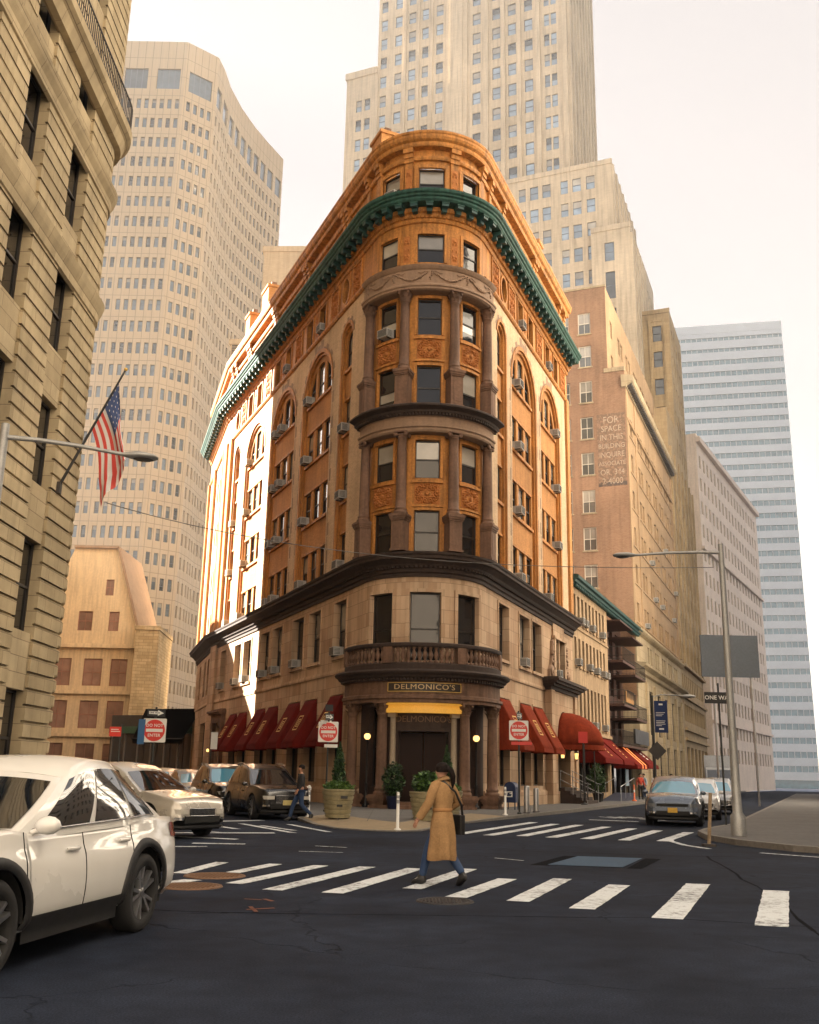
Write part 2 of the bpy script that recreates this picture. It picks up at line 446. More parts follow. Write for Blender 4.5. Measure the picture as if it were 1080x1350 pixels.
# ---- base: ground and first floor, tan ashlar
mb = MB()
Lpairs = [(6.1, 8.0), (8.9, 10.9), (12.9, 14.8), (15.5, 17.4), (19.6, 21.45), (22.1, 23.8)]
ops = []; base_w = []
for (a, b) in Lpairs + [(2.35, 4.1), (26.2, 27.7)]:
    ops.append((a, b, 7.05, 9.75)); base_w.append((FL, (a + b)/2, b - a, 7.05, 2.7, 0))
for (a, b) in Lpairs + [(2.35, 4.1)]:
    ops.append((a, b, 1.1, 5.2)); base_w.append((FL, (a + b)/2, b - a, 1.1, 4.1, 1))
ops.append((26.0, 27.9, .15, 4.6))
wall_grid(mb, FL, 0, SE, .1, 10.4, ops, 0, .42)
opb = [(2.0, 3.2, 7.05, 9.75), (4.4, 5.6, 7.05, 9.75), (8, 9.2, 7.05, 9.75), (2, 5.6, 1.0, 5.0)]
wall_grid(mb, FB, 0, LB, .1, 10.4, opb, 0, .35)
for (a, b, c, d) in opb: base_w.append((FB, (a + b)/2, b - a, c, d - c, 0 if c > 5 else 1))
Rp = [(2.35, 4.1), (6.0, 8.0), (8.55, 10.5)]
ops = []
for (a, b) in Rp:
    ops += [(a, b, 7.05, 9.75), (a, b, 1.1, 5.2)]
    base_w += [(FR, (a + b)/2, b - a, 7.05, 2.7, 0), (FR, (a + b)/2, b - a, 1.1, 4.1, 1)]
ops += [(13.3, 15.5, 7.1, 9.4), (12.9, 15.9, .15, 4.9)]
wall_grid(mb, FR, 0, SR, .1, 10.4, ops, 0, .42)
cops = [(-AU(13.5), AU(13.5), 6.2, 9.45), (AU(29), AU(55), 6.2, 9.45), (-AU(55), -AU(29), 6.2, 9.45),
        (-1.25, 1.25, .15, 4.3), (AU(32), AU(52), 1.0, 4.4), (-AU(52), -AU(32), 1.0, 4.4)]
wall_grid(mb, FC, -UA, UA, 4.62, 10.4, [c for c in cops if c[2] > 5], 0, .42, .22)
pw_ = MB(); wall_grid(pw_, FC, -UA, UA, .1, 4.62, [c for c in cops if c[2] < 5], 0, .42, .22); pw_.build('porch_wall', mat('porch stone with painted shade', (.05, .028, .02), .8, .3, .8, .3, 12), B)  # porch shade is painted into this wall's colour
for s in (-1, 1):
    PORCH_WIN.append((s*AU(42), 1.0))
# raised end pier of the left front and plinth course
mb.box(FL, 28.9, SE + .02, -.1, .18, .1, 10.35); mb.box(FL, 28.7, SE + .03, -.1, .22, .1, .9)
mb.build('base_wall', stone, B)
pl = MB()
prof = [(0, .1), (.13, .1), (.13, .78), (.06, .9), (0, .9)]
pl.sweep([(FB(LB, 0, 0), FB.n), (FL(SE, 0, 0), FL.n)], prof)
for (a, b) in ((27.95, 28.6), (0, 25.9)): pl.sweep([(FL(b, 0, 0), FL.n), (FL(a, 0, 0), FL.n)], prof)
pl.sweep([(FR(0, 0, 0), FR.n), (FR(11.0, 0, 0), FR.n)], prof)
pl.build('plinth', stone, B)
for (F, u, w, z, h, shop) in base_w:
    if shop:
        window(F, u, -.3, z, w, h, 'shop_window', B, 0)
    elif w > 2.1: pass
    else:
        window(F, u, -.3, z, w - .14, h, 'sash_window', B)
# window surrounds (flat mouldings) and sills of the base
tr = MB()
def surround(mb, F, a, b, c, d, t=.14, p=.05, m=0, us=1):
    mb.box(F, a - t, a, 0, p, c, d + t, m); mb.box(F, b, b + t, 0, p, c, d + t, m); mb.box(F, a, b, 0, p, d, d + t, m, us)
for (a, b) in Lpairs + [(2.35, 4.1), (26.2, 27.7)]:
    tr.box(FL, a - .1, b + .1, 0, .12, 6.9, 7.05)
    surround(tr, FL, a, b, 7.05, 9.75, .12)
for (a, b) in Rp:
    tr.box(FR, a - .1, b + .1, 0, .12, 6.9, 7.05); surround(tr, FR, a, b, 7.05, 9.75, .12)
for (a, b) in Lpairs + [(2.35, 4.1)]: surround(tr, FL, a, b, 1.1, 5.2, .1, .04)
for (a, b) in Rp: surround(tr, FR, a, b, 1.1, 5.2, .1, .04)
for (a, b) in ((-13.5, 13.5), (29, 55), (-55, -29)): surround(tr, FC, AU(a), AU(b), 6.2, 9.45, .16, .07, 0, 6)
tr.sweep(fullpath(), [(0, 6.2), (.05, 6.2), (.07, 6.3), (.05, 6.42), (0, 6.42)])
tr.build('stone_trim', stone, B)
for u_, z_ in PORCH_WIN:
    M = FC.mat(u_, -.28, z_); f, g = window_meshes(1.0, 3.4, 0); wo = link('shop_window', f, B, M); link('pane', g, wo, M)
for a, w in ((0, 1.34), (42, 1.28), (-42, 1.28)):
    M = FC.mat(AU(a), -.24, 6.2); f, g = window_meshes(w, 3.25, 0); wo = link('sash_window', f, B, M); link('pane', g, wo, M)

# ---- lower dark cornice
mb = MB()
prof = [(0, 10.15), (.08, 10.15), (.08, 10.3), (.16, 10.36), (.16, 10.52), (.3, 10.62), (.34, 10.7), (.55, 10.86), (.66, 10.9), (.66, 11.02), (.72, 11.08), (.74, 11.17), (.5, 11.24), (0, 11.3)]
mb.sweep(fullpath(), prof)
# dentils under the drip
def dentils(mb, F, u0, u1, pitch, w, o0, o1, z0, z1, m=0):
    k = int((u1 - u0)/pitch)
    for i in range(k):
        u = u0 + pitch*(i + .5); mb.box(F, u - w/2, u + w/2, o0, o1, z0, z1, m)
dentils(mb, FL, .1, SE, .2, .11, .14, .29, 10.53, 10.64); dentils(mb, FR, .1, SR, .2, .11, .14, .29, 10.53, 10.64)
dentils(mb, FC, -UA, UA, .2, .11, .14, .29, 10.53, 10.64)
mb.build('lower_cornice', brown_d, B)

# ---- upper wall with giant arched recesses
Lb = [(8.5, 4.9), (15.1, 4.9), (21.75, 4.7)]; Ln = [(3.7, 1.5), (26.8, 1.5)]
Rb = [(7.5, 4.9), (13.5, 4.5)]; Rn = [(3.1, 1.5)]
REC = .2
def upper(F, L0, L1, bays, narrow, parent):
    mb = MB()
    holes = [arch(c, w, 11.32, 25.05 - w/2, 26) for (c, w) in bays] + [arch(c, w, 11.32, 24.95 - w/2, 14) for (c, w) in narrow]
    wall_tess(mb, F, rect(L0, L1, 11.2, 26.05), holes, 0, REC, 0, 1)
    return mb
def arch_trim(mb, F, c, w, top, t=.22):
    i = arch(c, w, 11.32, top - w/2, 26)[1:]; o = arch(c, w + 2*t, 11.32, top - w/2, 26)[1:]
    ring(mb, F, i, o, 0, .05)
    i = arch(c, w - .3, 11.32, top - w/2, 26)[1:]; o = arch(c, w, 11.32, top - w/2, 26)[1:]
    ring(mb, F, i, o, -REC, -.06)
up = MB(); tr = MB(); rec = MB(); sl = MB()
mu = .42
SILLS = {}
def sill(F, u, o, z, w, name='window_sill', t=.16, p=.13, up=0):
    k = (name, round(w, 2))
    if k not in SILLS: q = MB(); q.box(ID, -w/2, w/2, 0, p, -t, up); SILLS[k] = q.mesh(name, terra)
    link(name, SILLS[k], B, F.mat(u, o, z))
def lintel(F, u, o, z, w): sill(F, u, o, z, w, 'lintel', 0, .05, .13)
def bays_in(F, bays, narrow, sg):
    for (c, w) in bays:
        W = w - .3; half = 2.02 if w > 4.6 else 1.86
        ww = (2*half - 2*mu)/3
        xs = [c - half + (ww + mu)*k for k in range(3)]
        holes = [rect(x, x + ww, a, b) for (a, b) in ZF for x in xs]
        # lunette: three openings cut out of a half disc
        z0, r = 22.4, half; zc = 22.55
        for k, x in enumerate(xs):
            pts = [(x, z0), (x + ww, z0)]
            for i in range(9):
                q = x + ww - ww*i/8; pts.append((q, zc + math.sqrt(max(.02, r*r - (q - c)**2))))
            holes.append(pts)
        wall_tess(rec, F, arch(c, w, 11.25, 25.05 - w/2, 26), holes, -REC, .2, 0, 1)
        for (a, b) in ZF:
            for x in xs: window(F, x + ww/2, -REC - .1, a, ww, b - a, 'sash_window', B)
            sill(F, c, -REC, a, 2*half + .16); lintel(F, c, -REC, b, 2*half + .1)
        sill(F, c, -REC, z0, 2*half + .16)
        for k, x in enumerate(xs):
            g = MB(); fr = MB()
            pts = [(x, z0), (x + ww, z0)] + [(x + ww - ww*i/8, zc + math.sqrt(max(.02, r*r - (x + ww - ww*i/8 - c)**2))) for i in range(9)]
            g.poly([F(p[0], -REC - .14, p[1]) for p in pts], rnd.choice([0, 0, 1]))
            cx = sum(p[0] for p in pts)/len(pts); cz = sum(p[1] for p in pts)/len(pts)
            inn = [(cx + (p[0] - cx)*.88, cz + (p[1] - cz)*.93) for p in pts]
            ring(fr, F, inn + [inn[0]], pts + [pts[0]], -REC - .14, -REC - .08)
            fr.box(F, x + .05, x + ww - .05, -REC - .14, -REC - .09, 23.3, 23.37)
            wo = fr.build('lunette_window', wood_w, B); g.build('pane', [glass, blind], wo)
        arch_trim(tr, F, c, w, 25.05)
        # ragged brown voussoir stones over the arch
        rr = w/2 + .22
        for i in range(17):
            t = PI*(i + .5)/17; e = .10 + .2*(i % 2) + (.25 if 7 <= i <= 9 else 0)
            t0, t1 = PI*i/17 + .01, PI*(i + 1)/17 - .01; zc2 = 25.05 - w/2
            pts = [F(c + q*cos(a), .012, zc2 + q*sin(a)) for q, a in ((rr, t0), (rr + e, t0), (rr + e, t1), (rr, t1))]
            tr.poly(pts, 1)
        for s in (-1, 1):
            for i in range(15):
                e = .08 + .16*(i % 2); x = c + s*(w/2 + .22)
                tr.poly([F(x, .012, 11.4 + i*.75), F(x + s*e, .012, 11.4 + i*.75), F(x + s*e, .012, 12.1 + i*.75), F(x, .012, 12.1 + i*.75)], 1)
    for (c, w) in narrow:
        hw = 1.08
        holes = [rect(c - hw/2, c + hw/2, a, b) for (a, b) in ZF] + [arch(c, hw, 22.4, 24.55 - hw/2, 12)]
        wall_tess(rec, F, arch(c, w, 11.25, 24.95 - w/2, 14), holes, -REC, .2, 0, 1)
        for (a, b) in ZF:
            window(F, c, -REC - .1, a, hw, b - a, 'sash_window', B)
            sill(F, c, -REC, a, hw + .24); lintel(F, c, -REC, b, hw + .16)
        sill(F, c, -REC, 22.4, hw + .24)
        g = MB(); fr = MB(); pts = arch(c, hw, 22.4, 24.55 - hw/2, 12)
        g.poly([F(p[0], -REC - .14, p[1]) for p in pts], 1)
        inn = arch(c, hw - .14, 22.47, 24.55 - hw/2, 12); ring(fr, F, inn + [inn[0]], pts + [pts[0]], -REC - .14, -REC - .08)
        fr.box(F, c - hw/2 + .05, c + hw/2 - .05, -REC - .14, -REC - .08, 23.4, 23.47)
        wo = fr.build('lunette_window', wood_w, B); g.build('pane', [glass, blind], wo)
        arch_trim(tr, F, c, w, 24.95, .16)
        for i in range(11):
            e = .1 + .14*(i % 2); t0, t1 = PI*i/11, PI*(i + 1)/11 - .01; rr = w/2 + .16; zc2 = 24.95 - w/2
            tr.poly([F(c + q*cos(a), .012, zc2 + q*sin(a)) for q, a in ((rr, t0), (rr + e, t0), (rr + e, t1), (rr, t1))], 1)
for F, a, b, bays, nar in ((FL, 0, SE, Lb, Ln), (FR, 0, SR, Rb, Rn)):
    m_ = upper(F, a, b, bays, nar, B); up.v, up.f, up.m, up.sm = up.v, up.f, up.m, up.sm
    off = len(up.v); up.v += m_.v; up.f += [tuple(i + off for i in f) for f in m_.f]; up.m += m_.m; up.sm += m_.sm
    bays_in(F, bays, nar, 1)
wall_grid(up, FB, 0, LB, 11.2, 26.05, [(x, x + .95, a, b) for x in (1.6, 3.0, 4.4, 8.2, 9.6) for (a, b) in ZF + [(22.4, 24.4)]], 0, .3, None, 0, 1)
for x in (1.6, 3.0, 4.4, 8.2, 9.6):
    for (a, b) in ZF + [(22.4, 24.4)]: window(FB, x + .475, -.2, a, .95, b - a, 'sash_window', B)
for x in (.5, 6.4, 7.1, 11.2): up.box(FB, x, x + .5, 0, .22, 11.3, 26.0, 1)
for (a, b) in ((SE - .85, SE + .06), (28.3, 28.95)): up.box(FL, a, b, 0, .22, 11.3, 26.0, 1)
up.box(FR, SR - .7, SR, 0, .16, 11.3, 26.0, 1)
wall_grid(up, FC, -UA, UA, 11.2, 26.05, [], -.35, 0, .25)     # backing behind the bay (filled in below)
up.build('upper_wall', [brick_up, brick_or], B)
rec.build('recessed_wall', [brick_or, terra], B)
tr.build('arch_moulding', [terra, garl], B)

# ---- the rounded bay: terracotta wall, windows in three bays on two tiers
bw = MB(); hwd = 1.16/2
tiers = [(11.25, 13.25, 13.55, 14.5, 14.8, 16.65), (18.2, 20.4, 20.75, 21.7, 22.0, 23.9)]
AW = (-43, 0, 43)
cops = []
for (a, b, c, d, e, f) in tiers:
    for t in AW: cops += [(AU(t) - hwd, AU(t) + hwd, a, b), (AU(t) - hwd, AU(t) + hwd, e, f)]
wall_grid(bw, FC, -UA, UA, 11.2, 17.3, [c for c in cops if c[3] < 17], 0, .25, .2)
wall_grid(bw, FC, -UA, UA, 17.3, 24.4, [c for c in cops if c[3] > 17.3], 0, .25, .2)
for (a, b, c, d, e, f) in tiers:
    for t in AW:
        u = AU(t)
        for (z0, z1) in ((a, b), (e, f)):
            M = FC.mat(u, -.1 - .06, z0); fm_, g = window_meshes(2*hwd, z1 - z0, rnd.choice([0, 0, 1, 3]) if z0 > 14 else 0); wo = link('bay_window', fm_, B, M); link('pane', g, wo, M)
            surround(bw, FC, u - hwd, u + hwd, z0, z1, .13, .06, 0, 4)
        bw.box(FC, u - hwd - .15, u + hwd + .15, 0, .12, d + .06, d + .18, 0, 4); bw.box(FC, u - hwd - .15, u + hwd + .15, 0, .1, c - .14, c - .04, 0, 4)
        panel(FC, u, -.02, c)
bw.build('bay_wall', terra, B)
# columns of the bay on pedestals
def column_mesh(h, r, cap, ped, pw, name='column'):
    a = MB()
    w = pw/2
    for (s, z0, z1) in ((1.0, 0, ped - .34), (1.16, 0, .1), (1.12, ped - .34, ped - .26), (1.25, ped - .26, ped - .16), (1.36, ped - .16, ped - .05), (1.2, ped - .05, ped)):
        a.box(ID, -w*s, w*s, -w*s, w*s, z0, z1)
    a.box(ID, -w*.62, w*.62, w, w + .02, .28, ped - .5)
    z = ped
    prof = [(r*1.35, z), (r*1.38, z + .06), (r*1.3, z + .11), (r*1.12, z + .13), (r*1.1, z + .18), (r*1.18, z + .21), (r*1.15, z + .26), (r, z + .3)]
    H = h - cap
    for k in range(9):
        t = k/8; prof.append((r*(1 - .14*t*t), z + .3 + (H - z - .36)*t))
    prof += [(r*.95, H - .05), (r*.95, H - .01), (r*.88, H)]
    a.lathe(prof, n=20, caps=False)
    if cap > .3:      # leafy capital
        a.lathe([(r*.88, H), (r*.9, h - .12), (r*1.25, h - .06)], n=20, caps=False)
        for tier, (zz, hh, rr) in enumerate(((H, cap*.42, r*.95), (H + cap*.33, cap*.42, r*1.02))):
            for k in range(8):
                t = 2*PI*(k + .5*tier)/8; c, s = cos(t), sin(t); q = Vector((-s, c, 0))
                b0 = Vector((rr*c, rr*s, zz)); pts = []
                for (up_, ou, wd) in ((0, 0, .085), (.55, .03, .095), (.85, .09, .07), (.95, .15, .03)):
                    p = b0 + Vector((c*ou, s*ou, hh*up_)); pts.append((p - q*wd, p + q*wd))
                a.grid([[x, y] for x, y in pts])
        for k in range(4):
            t = PI/4 + k*PI/2; a.ball((r*1.32*cos(t), r*1.32*sin(t), h - .13), (.075, .075, .085), 8)
        a.box(ID, -r*1.3, r*1.3, -r*1.3, r*1.3, h - .06, h)
    else:             # scroll capital
        a.lathe([(r*.88, H), (r*1.15, H + .07), (r*1.1, H + .1)], n=20)
        for s in (-1, 1):
            for y in (-1, 1):
                a.lathe([(.02, -.06), (.11, -.06), (.11, .06), (.02, .06)], (s*r*1.02, y*r*.7, h - .14), 12, M=Matrix.Rotation(PI/2, 4, 'X'))
        a.box(ID, -r*1.2, r*1.2, -r*1.1, r*1.1, h - .06, h)
    return a.mesh(name, brown)
c1 = column_mesh(16.95 - 11.25, .245, .25, 1.75, .62); c2 = column_mesh(24.15 - 18.2, .245, .55, 1.85, .62)
for t in (-64, -21, 21, 64):
    o = .36 if abs(t) < 30 else .26
    link('column', c1, B, FC.mat(AU(t), o, 11.25)); link('column', c2, B, FC.mat(AU(t), o, 18.2))
def ringpart(name, a0, prof, m, smooth=False):
    mb = MB(); mb.sweep(arcpath(-a0, a0), prof, 0, True, smooth); return mb.build(name, m, B)
ringpart('bay_entablature', 68, [(-.2, 16.9), (.5, 16.9), (.55, 16.98), (.55, 17.08), (.62, 17.13), (.62, 17.2), (.5, 17.24), (.5, 17.62), (.56, 17.66), (-.2, 17.66)], garl)
mb = MB()
mb.sweep(arcpath(-72, 72), [(-.2, 17.66), (.58, 17.66), (.6, 17.74), (.72, 17.8), (.74, 17.92), (.9, 18.0), (.98, 18.04), (.98, 18.12), (.9, 18.18), (-.2, 18.24)])
dentils(mb, FC, AU(-70), AU(70), .13, .075, .58, .7, 17.68, 17.79)
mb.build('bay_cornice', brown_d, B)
ringpart('bay_entablature', 69, [(-.2, 24.1), (.5, 24.1), (.6, 24.16), (.6, 24.25), (.66, 24.3), (.66, 24.38), (.56, 24.44), (.5, 24.5), (.5, 25.2), (.56, 25.24), (.64, 25.34), (.68, 25.42), (.5, 25.48), (-.2, 25.5)], garl)
# garlands and scrolls on the upper entablature
mb = MB()
for c in (-46, -15.5, 15.5, 46):
    for k in range(2):
        pts = []
        for i in range(13):
            t = i/12; pts.append(FC(AU(c - 13 + 26*t), .53, 25.02 - .36*math.sin(PI*t) + .02*sin(9*t + k)))
        mb.tube(pts, [.02 + .028*sin(PI*i/12) for i in range(13)], 6)
    for i in range(26):
        t = i/25; u = AU(c - 13 + 26*t); mb.ball(FC(u, .55, 25.02 - .36*sin(PI*t) + rnd.uniform(-.05, .05)), rnd.uniform(.025, .05), 6)
for c in (-60, -31, 0, 31, 60):
    for k in range(5): mb.ball(FC(AU(c) + rnd.uniform(-.05, .05), .53, 25.08 - .1*k), .045, 6)
    for s in (-1, 1):
        pts = [FC(AU(c) + s*(.1 + .07*i), .53, 25.05 + .06*sin(i*1.1)) for i in range(7)]; mb.tube(pts, .02, 5)
mb.build('garland', garl, B)

# ---- frieze storey under the green cornice (windows, carved panels, oculus)
fz = MB()
Lfw = [(7.4, 8.5), (9.7, 10.8), (14.0, 15.1), (16.3, 17.4), (20.7, 21.8), (23, 24.1)]; Lpan = [2.4, 5.85, 12.4, 19.05, 25.4]
Rfw = [(6.2, 7.2), (8.4, 9.4), (12.4, 13.4), (14.5, 15.5)]; Rpan = [1.9, 4.95, 10.9, 17.0]
zf0, zf1 = 26.25, 27.85
wall_tess(fz, FL, rect(0, SE, 26.05, 28.15), [rect(a, b, zf0, zf1) for (a, b) in Lfw] + [circ(4.1, 27.05, .52, .72), circ(27.2, 27.05, .5, .72)], .02, .32)
wall_tess(fz, FR, rect(0, SR, 26.05, 28.15), [rect(a, b, zf0, zf1) for (a, b) in Rfw] + [circ(3.45, 27.05, .5, .72)], .02, .32)
wall_grid(fz, FB, 0, LB, 26.05, 28.15, [], .02, 0)
cw = [(-AU(12.6), AU(12.6), 25.85, 27.4), (AU(32), AU(55), 25.85, 27.4), (-AU(55), -AU(32), 25.85, 27.4)]
wall_grid(fz, FC, -UA, UA, 24.3, 28.15, cw, .02, .3, .2)
for (a, b) in Lfw: window(FL, (a + b)/2, -.2, zf0, b - a, zf1 - zf0, 'frieze_window', B); panel(FL, (a + b)/2 + (1.15 if (a in (7.4, 14.0, 20.7)) else 9e3), .02, zf0 + .08, PANP) if a in (7.4, 14.0, 20.7) else None
for (a, b) in Rfw:
    window(FR, (a + b)/2, -.2, zf0, b - a, zf1 - zf0, 'frieze_window', B)
    if a in (6.2, 12.4): panel(FR, (a + b)/2 + 1.08, .02, zf0 + .08, PANP)
for u in Lpan: panel(FL, u, .02, zf0 + .03, PANF)
for u in Rpan: panel(FR, u, .02, zf0 + .03, PANF)
for F, u, r in ((FL, 4.1, .52), (FL, 27.2, .5), (FR, 3.45, .5)):
    g = MB(); g.poly([F(p[0], -.25, p[1]) for p in circ(u, 27.05, r, .72)]); w_ = MB()
    i_, o_ = circ(u, 27.05, r, .72), circ(u, 27.05, r + .14, .88)
    ring(w_, F, i_ + [i_[0]], o_ + [o_[0]], .02, .09); wo = w_.build('oculus_window', terra, B); g.build('pane', glass, wo)
for (a, b, c, d) in cw:
    M = FC.mat((a + b)/2, -.13, c); f, g = window_meshes((b - a)*.99, d - c, 1 if a < 0 else 0); wo = link('frieze_window', f, B, M); link('pane', g, wo, M)
    surround(fz, FC, a, b, c, d, .15, .08, 0, 5)
for t in (-23, 23): panel(FC, AU(t), .03, 25.9, PANP)
for F, ws in ((FL, Lfw), (FR, Rfw)):
    for (a, b) in ws: surround(fz, F, a, b, zf0, zf1, .1, .09)
for F, ps in ((FL, Lpan), (FR, Rpan)):
    for u in ps: surround(fz, F, u - .55, u + .55, zf0, zf1, .1, .1)
fz.sweep([(FB(LB, 0, 0), FB.n), (FL(SE, 0, 0), FL.n), (FL(0, 0, 0), FL.n)], [(0, 25.9), (.1, 25.92), (.16, 26.0), (.16, 26.1), (.06, 26.16), (0, 26.16)])
fz.sweep([(FR(0, 0, 0), FR.n), (FR(SR, 0, 0), FR.n)], [(0, 25.9), (.1, 25.92), (.16, 26.0), (.16, 26.1), (.06, 26.16), (0, 26.16)])
fz.build('frieze_wall', terra, B)
# mouldings, eggs and dentils below the copper
mb = MB()
mb.sweep(fullpath(), [(.02, 28.0), (.1, 28.02), (.14, 28.1), (.14, 28.2), (.24, 28.3), (.26, 28.42), (.36, 28.5), (.38, 28.6), (.38, 28.7), (0, 28.7)])
for F, a, b in ((FL, 0, SE), (FR, 0, SR), (FC, -UA, UA)):
    dentils(mb, F, a, b, .2, .12, .14, .25, 28.21, 28.31); dentils(mb, F, a, b, .34, .2, .26, .42, 28.44, 28.58)
mb.build('bed_moulding', terra, B)
# green copper cornice with brackets
mb = MB()
mb.sweep(fullpath(), [(0, 28.7), (.85, 28.75), (.92, 28.84), (.92, 28.95), (1.0, 29.0), (1.02, 29.08), (1.1, 29.15), (1.12, 29.22), (1.12, 29.3), (.9, 29.36), (0, 29.42)])
def brackets(F, a, b, pitch):
    k = int((b - a)/pitch)
    for i in range(k):
        u = a + pitch*(i + .5)
        mb.box(F, u - .13, u + .13, .36, .86, 28.5, 28.71, 1); mb.box(F, u - .11, u + .11, .36, .62, 28.32, 28.5, 1); mb.box(F, u - .15, u + .15, .36, .89, 28.64, 28.712, 0)
brackets(FL, 0, SE, .78); brackets(FR, 0, SR, .78); brackets(FC, -UA, UA, .62); brackets(FB, 0, LB, .78)
mb.build('green_cornice', [copper, copper_d], B)
# ---- attic storey above the cornice
at = MB()
Law = [(6.1, 7.3), (9.0, 10.2), (12.7, 13.9), (15.6, 16.8), (19.4, 20.6), (22.3, 23.5), (26, 27)]; Raw = [(4.6, 5.8), (7.4, 8.6), (11.5, 12.7), (14.1, 15.3)]
za0, za1 = 29.7, 31.2
wall_grid(at, FL, 0, SE, 29.4, 32.3, [(a, b, za0, za1) for a, b in Law], -.1, .3)
wall_grid(at, FR, 0, SR, 29.4, 32.3, [(a, b, za0, za1) for a, b in Raw], -.1, .3)
wall_grid(at, FB, 0, LB, 29.4, 32.3, [], -.1, 0)
ca = [(-AU(13), AU(13), 29.6, 31.15), (AU(32), AU(56), 29.6, 31.15), (-AU(56), -AU(32), 29.6, 31.15)]
wall_grid(at, FC, -UA, UA, 29.4, 32.3, ca, -.1, .3, .2)
for F, ws in ((FL, Law), (FR, Raw)):
    for a, b in ws: window(F, (a + b)/2, -.32, za0, b - a, za1 - za0, 'attic_window', B); surround(at, F, a, b, za0, za1, .14, .02)
for (a, b, c, d) in ca:
    M = FC.mat((a + b)/2, -.26, c); f, g = window_meshes((b - a)*.95, d - c, 1 if a < 0 else 0); wo = link('attic_window', f, B, M); link('pane', g, wo, M)
    surround(at, FC, a, b, c, d, .2, .03, 0, 5)
# pilasters with scrolled heads
def pil(F, u, w=.34):
    at.box(F, u - w/2, u + w/2, -.1, .04, 29.4, 31.5)
    for (z, o) in ((31.5, .1), (31.75, .16), (32.0, .26)): at.box(F, u - w/2 - .03, u + w/2 + .03, -.1, o, z, z + .25)
for u in (1.2, 4.3, 4.9, 11.2, 11.8, 17.9, 18.5, 24.6, 25.2, 28.6, 29.8): pil(FL, u)
for u in (1.1, 3.4, 9.9, 10.4, 16.4, 17.7): pil(FR, u)
for t in (-22.5, 22.5, -63, 63): pil(FC, AU(t), .42)
for t in (-22.5, 22.5): panel(FC, AU(t), .045, 29.7, PANP)
at.build('attic_wall', terra, B)
mb = MB()
mb.sweep(fullpath(), [(-.1, 31.6), (.02, 31.62), (.06, 31.72), (.06, 31.82), (-.1, 31.86)])
mb.sweep(fullpath(), [(-.1, 32.25), (.26, 32.27), (.3, 32.36), (.3, 32.5), (.42, 32.58), (.48, 32.7), (.48, 32.82), (.52, 32.88), (.52, 33.0), (.3, 33.1), (-.4, 33.12), (-.4, 32.3)])
mb.build('parapet', terra, B)
mb = MB()
pts = [FB(LB, -.35, 29), FL(SE, -.35, 29)] + [FC(-UA + 2*UA*i/12, -.35, 29) for i in range(13)] + [FR(SR, -.35, 29)]
mb.poly([(p.x, p.y, 29.2) for p in pts]); mb.build('roof', mat('grey roof felt', (.12, .12, .12)), B)
# rear walls close the wedge
mb = MB()
a, b = FR(SR, 0, 0), FB(LB, 0, 0)
c = FB(LB, 0, 0) + Vector((dR[0], dR[1], 0))*.1
mb.poly([(a.x, a.y, 0), (b.x, b.y, 0), (b.x, b.y, 33), (a.x, a.y, 33)]); mb.build('rear_wall', brick_or, B)
# chimneys
for F, u, o, w, d, h0, h1, pk in ((FL, 26.3, -1.2, 1.7, 1.0, 29, 38.0, 0), (FL, 29.8, -.8, 1.2, .9, 29, 37.2, 0), (FL, 4.5, -1.6, 1.5, 1.0, 29, 37.6, 1), (FR, 16.6, -1.2, 1.0, 1.3, 29, 37.4, 0), (FR, 18.0, -.9, .9, 1.4, 29, 36.2, 0)):
    ch = MB(); ch.box(F, u - w/2, u + w/2, o - d, o, h0, h1 - .2); ch.box(F, u - w/2 - .1, u + w/2 + .1, o - d - .1, o + .1, h1 - .2, h1)
    for k in range(2): ch.box(F, u - w/4 + k*w/2 - .15, u - w/4 + k*w/2 + .15, o - d*.7, o - d*.3, h1, h1 + .4, 1)
    ch.build('chimney', [brick_or, brown], B)
# ------------------------------------------------------------------ portico, balcony, awnings, doors of the corner building
RP = 3.55
FP = Cy(CC, RP, FC.a0)
def PU(deg): return rad(deg)*RP
mb = MB()
mb.sweep(arcpath(-80, 80, 4, FP), [(-.55, 4.55), (.12, 4.55), (.12, 4.68), (.2, 4.72), (.2, 4.84), (.08, 4.9), (.08, 5.42), (.14, 5.46), (-.55, 5.46)], 0)
mb.build('porch_entablature', brown, B)
mb = MB()
mb.sweep(arcpath(-82, 82, 4, FP), [(-.55, 5.46), (.16, 5.46), (.2, 5.54), (.36, 5.62), (.4, 5.7), (.52, 5.78), (.56, 5.86), (.5, 5.94), (-.55, 6.0)], 0)
dentils(mb, FP, PU(-80), PU(80), .15, .085, .14, .28, 5.47, 5.58)
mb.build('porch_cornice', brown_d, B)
mb = MB(); pts = [FP(PU(-80 + 160*i/20), -.1, 6.0) for i in range(21)]; mb.poly(pts); pts = [FP(PU(-80 + 160*i/20), -.5, 4.56) for i in range(21)]; mb.poly(pts); mb.build('porch_ceiling', brown_d, B)
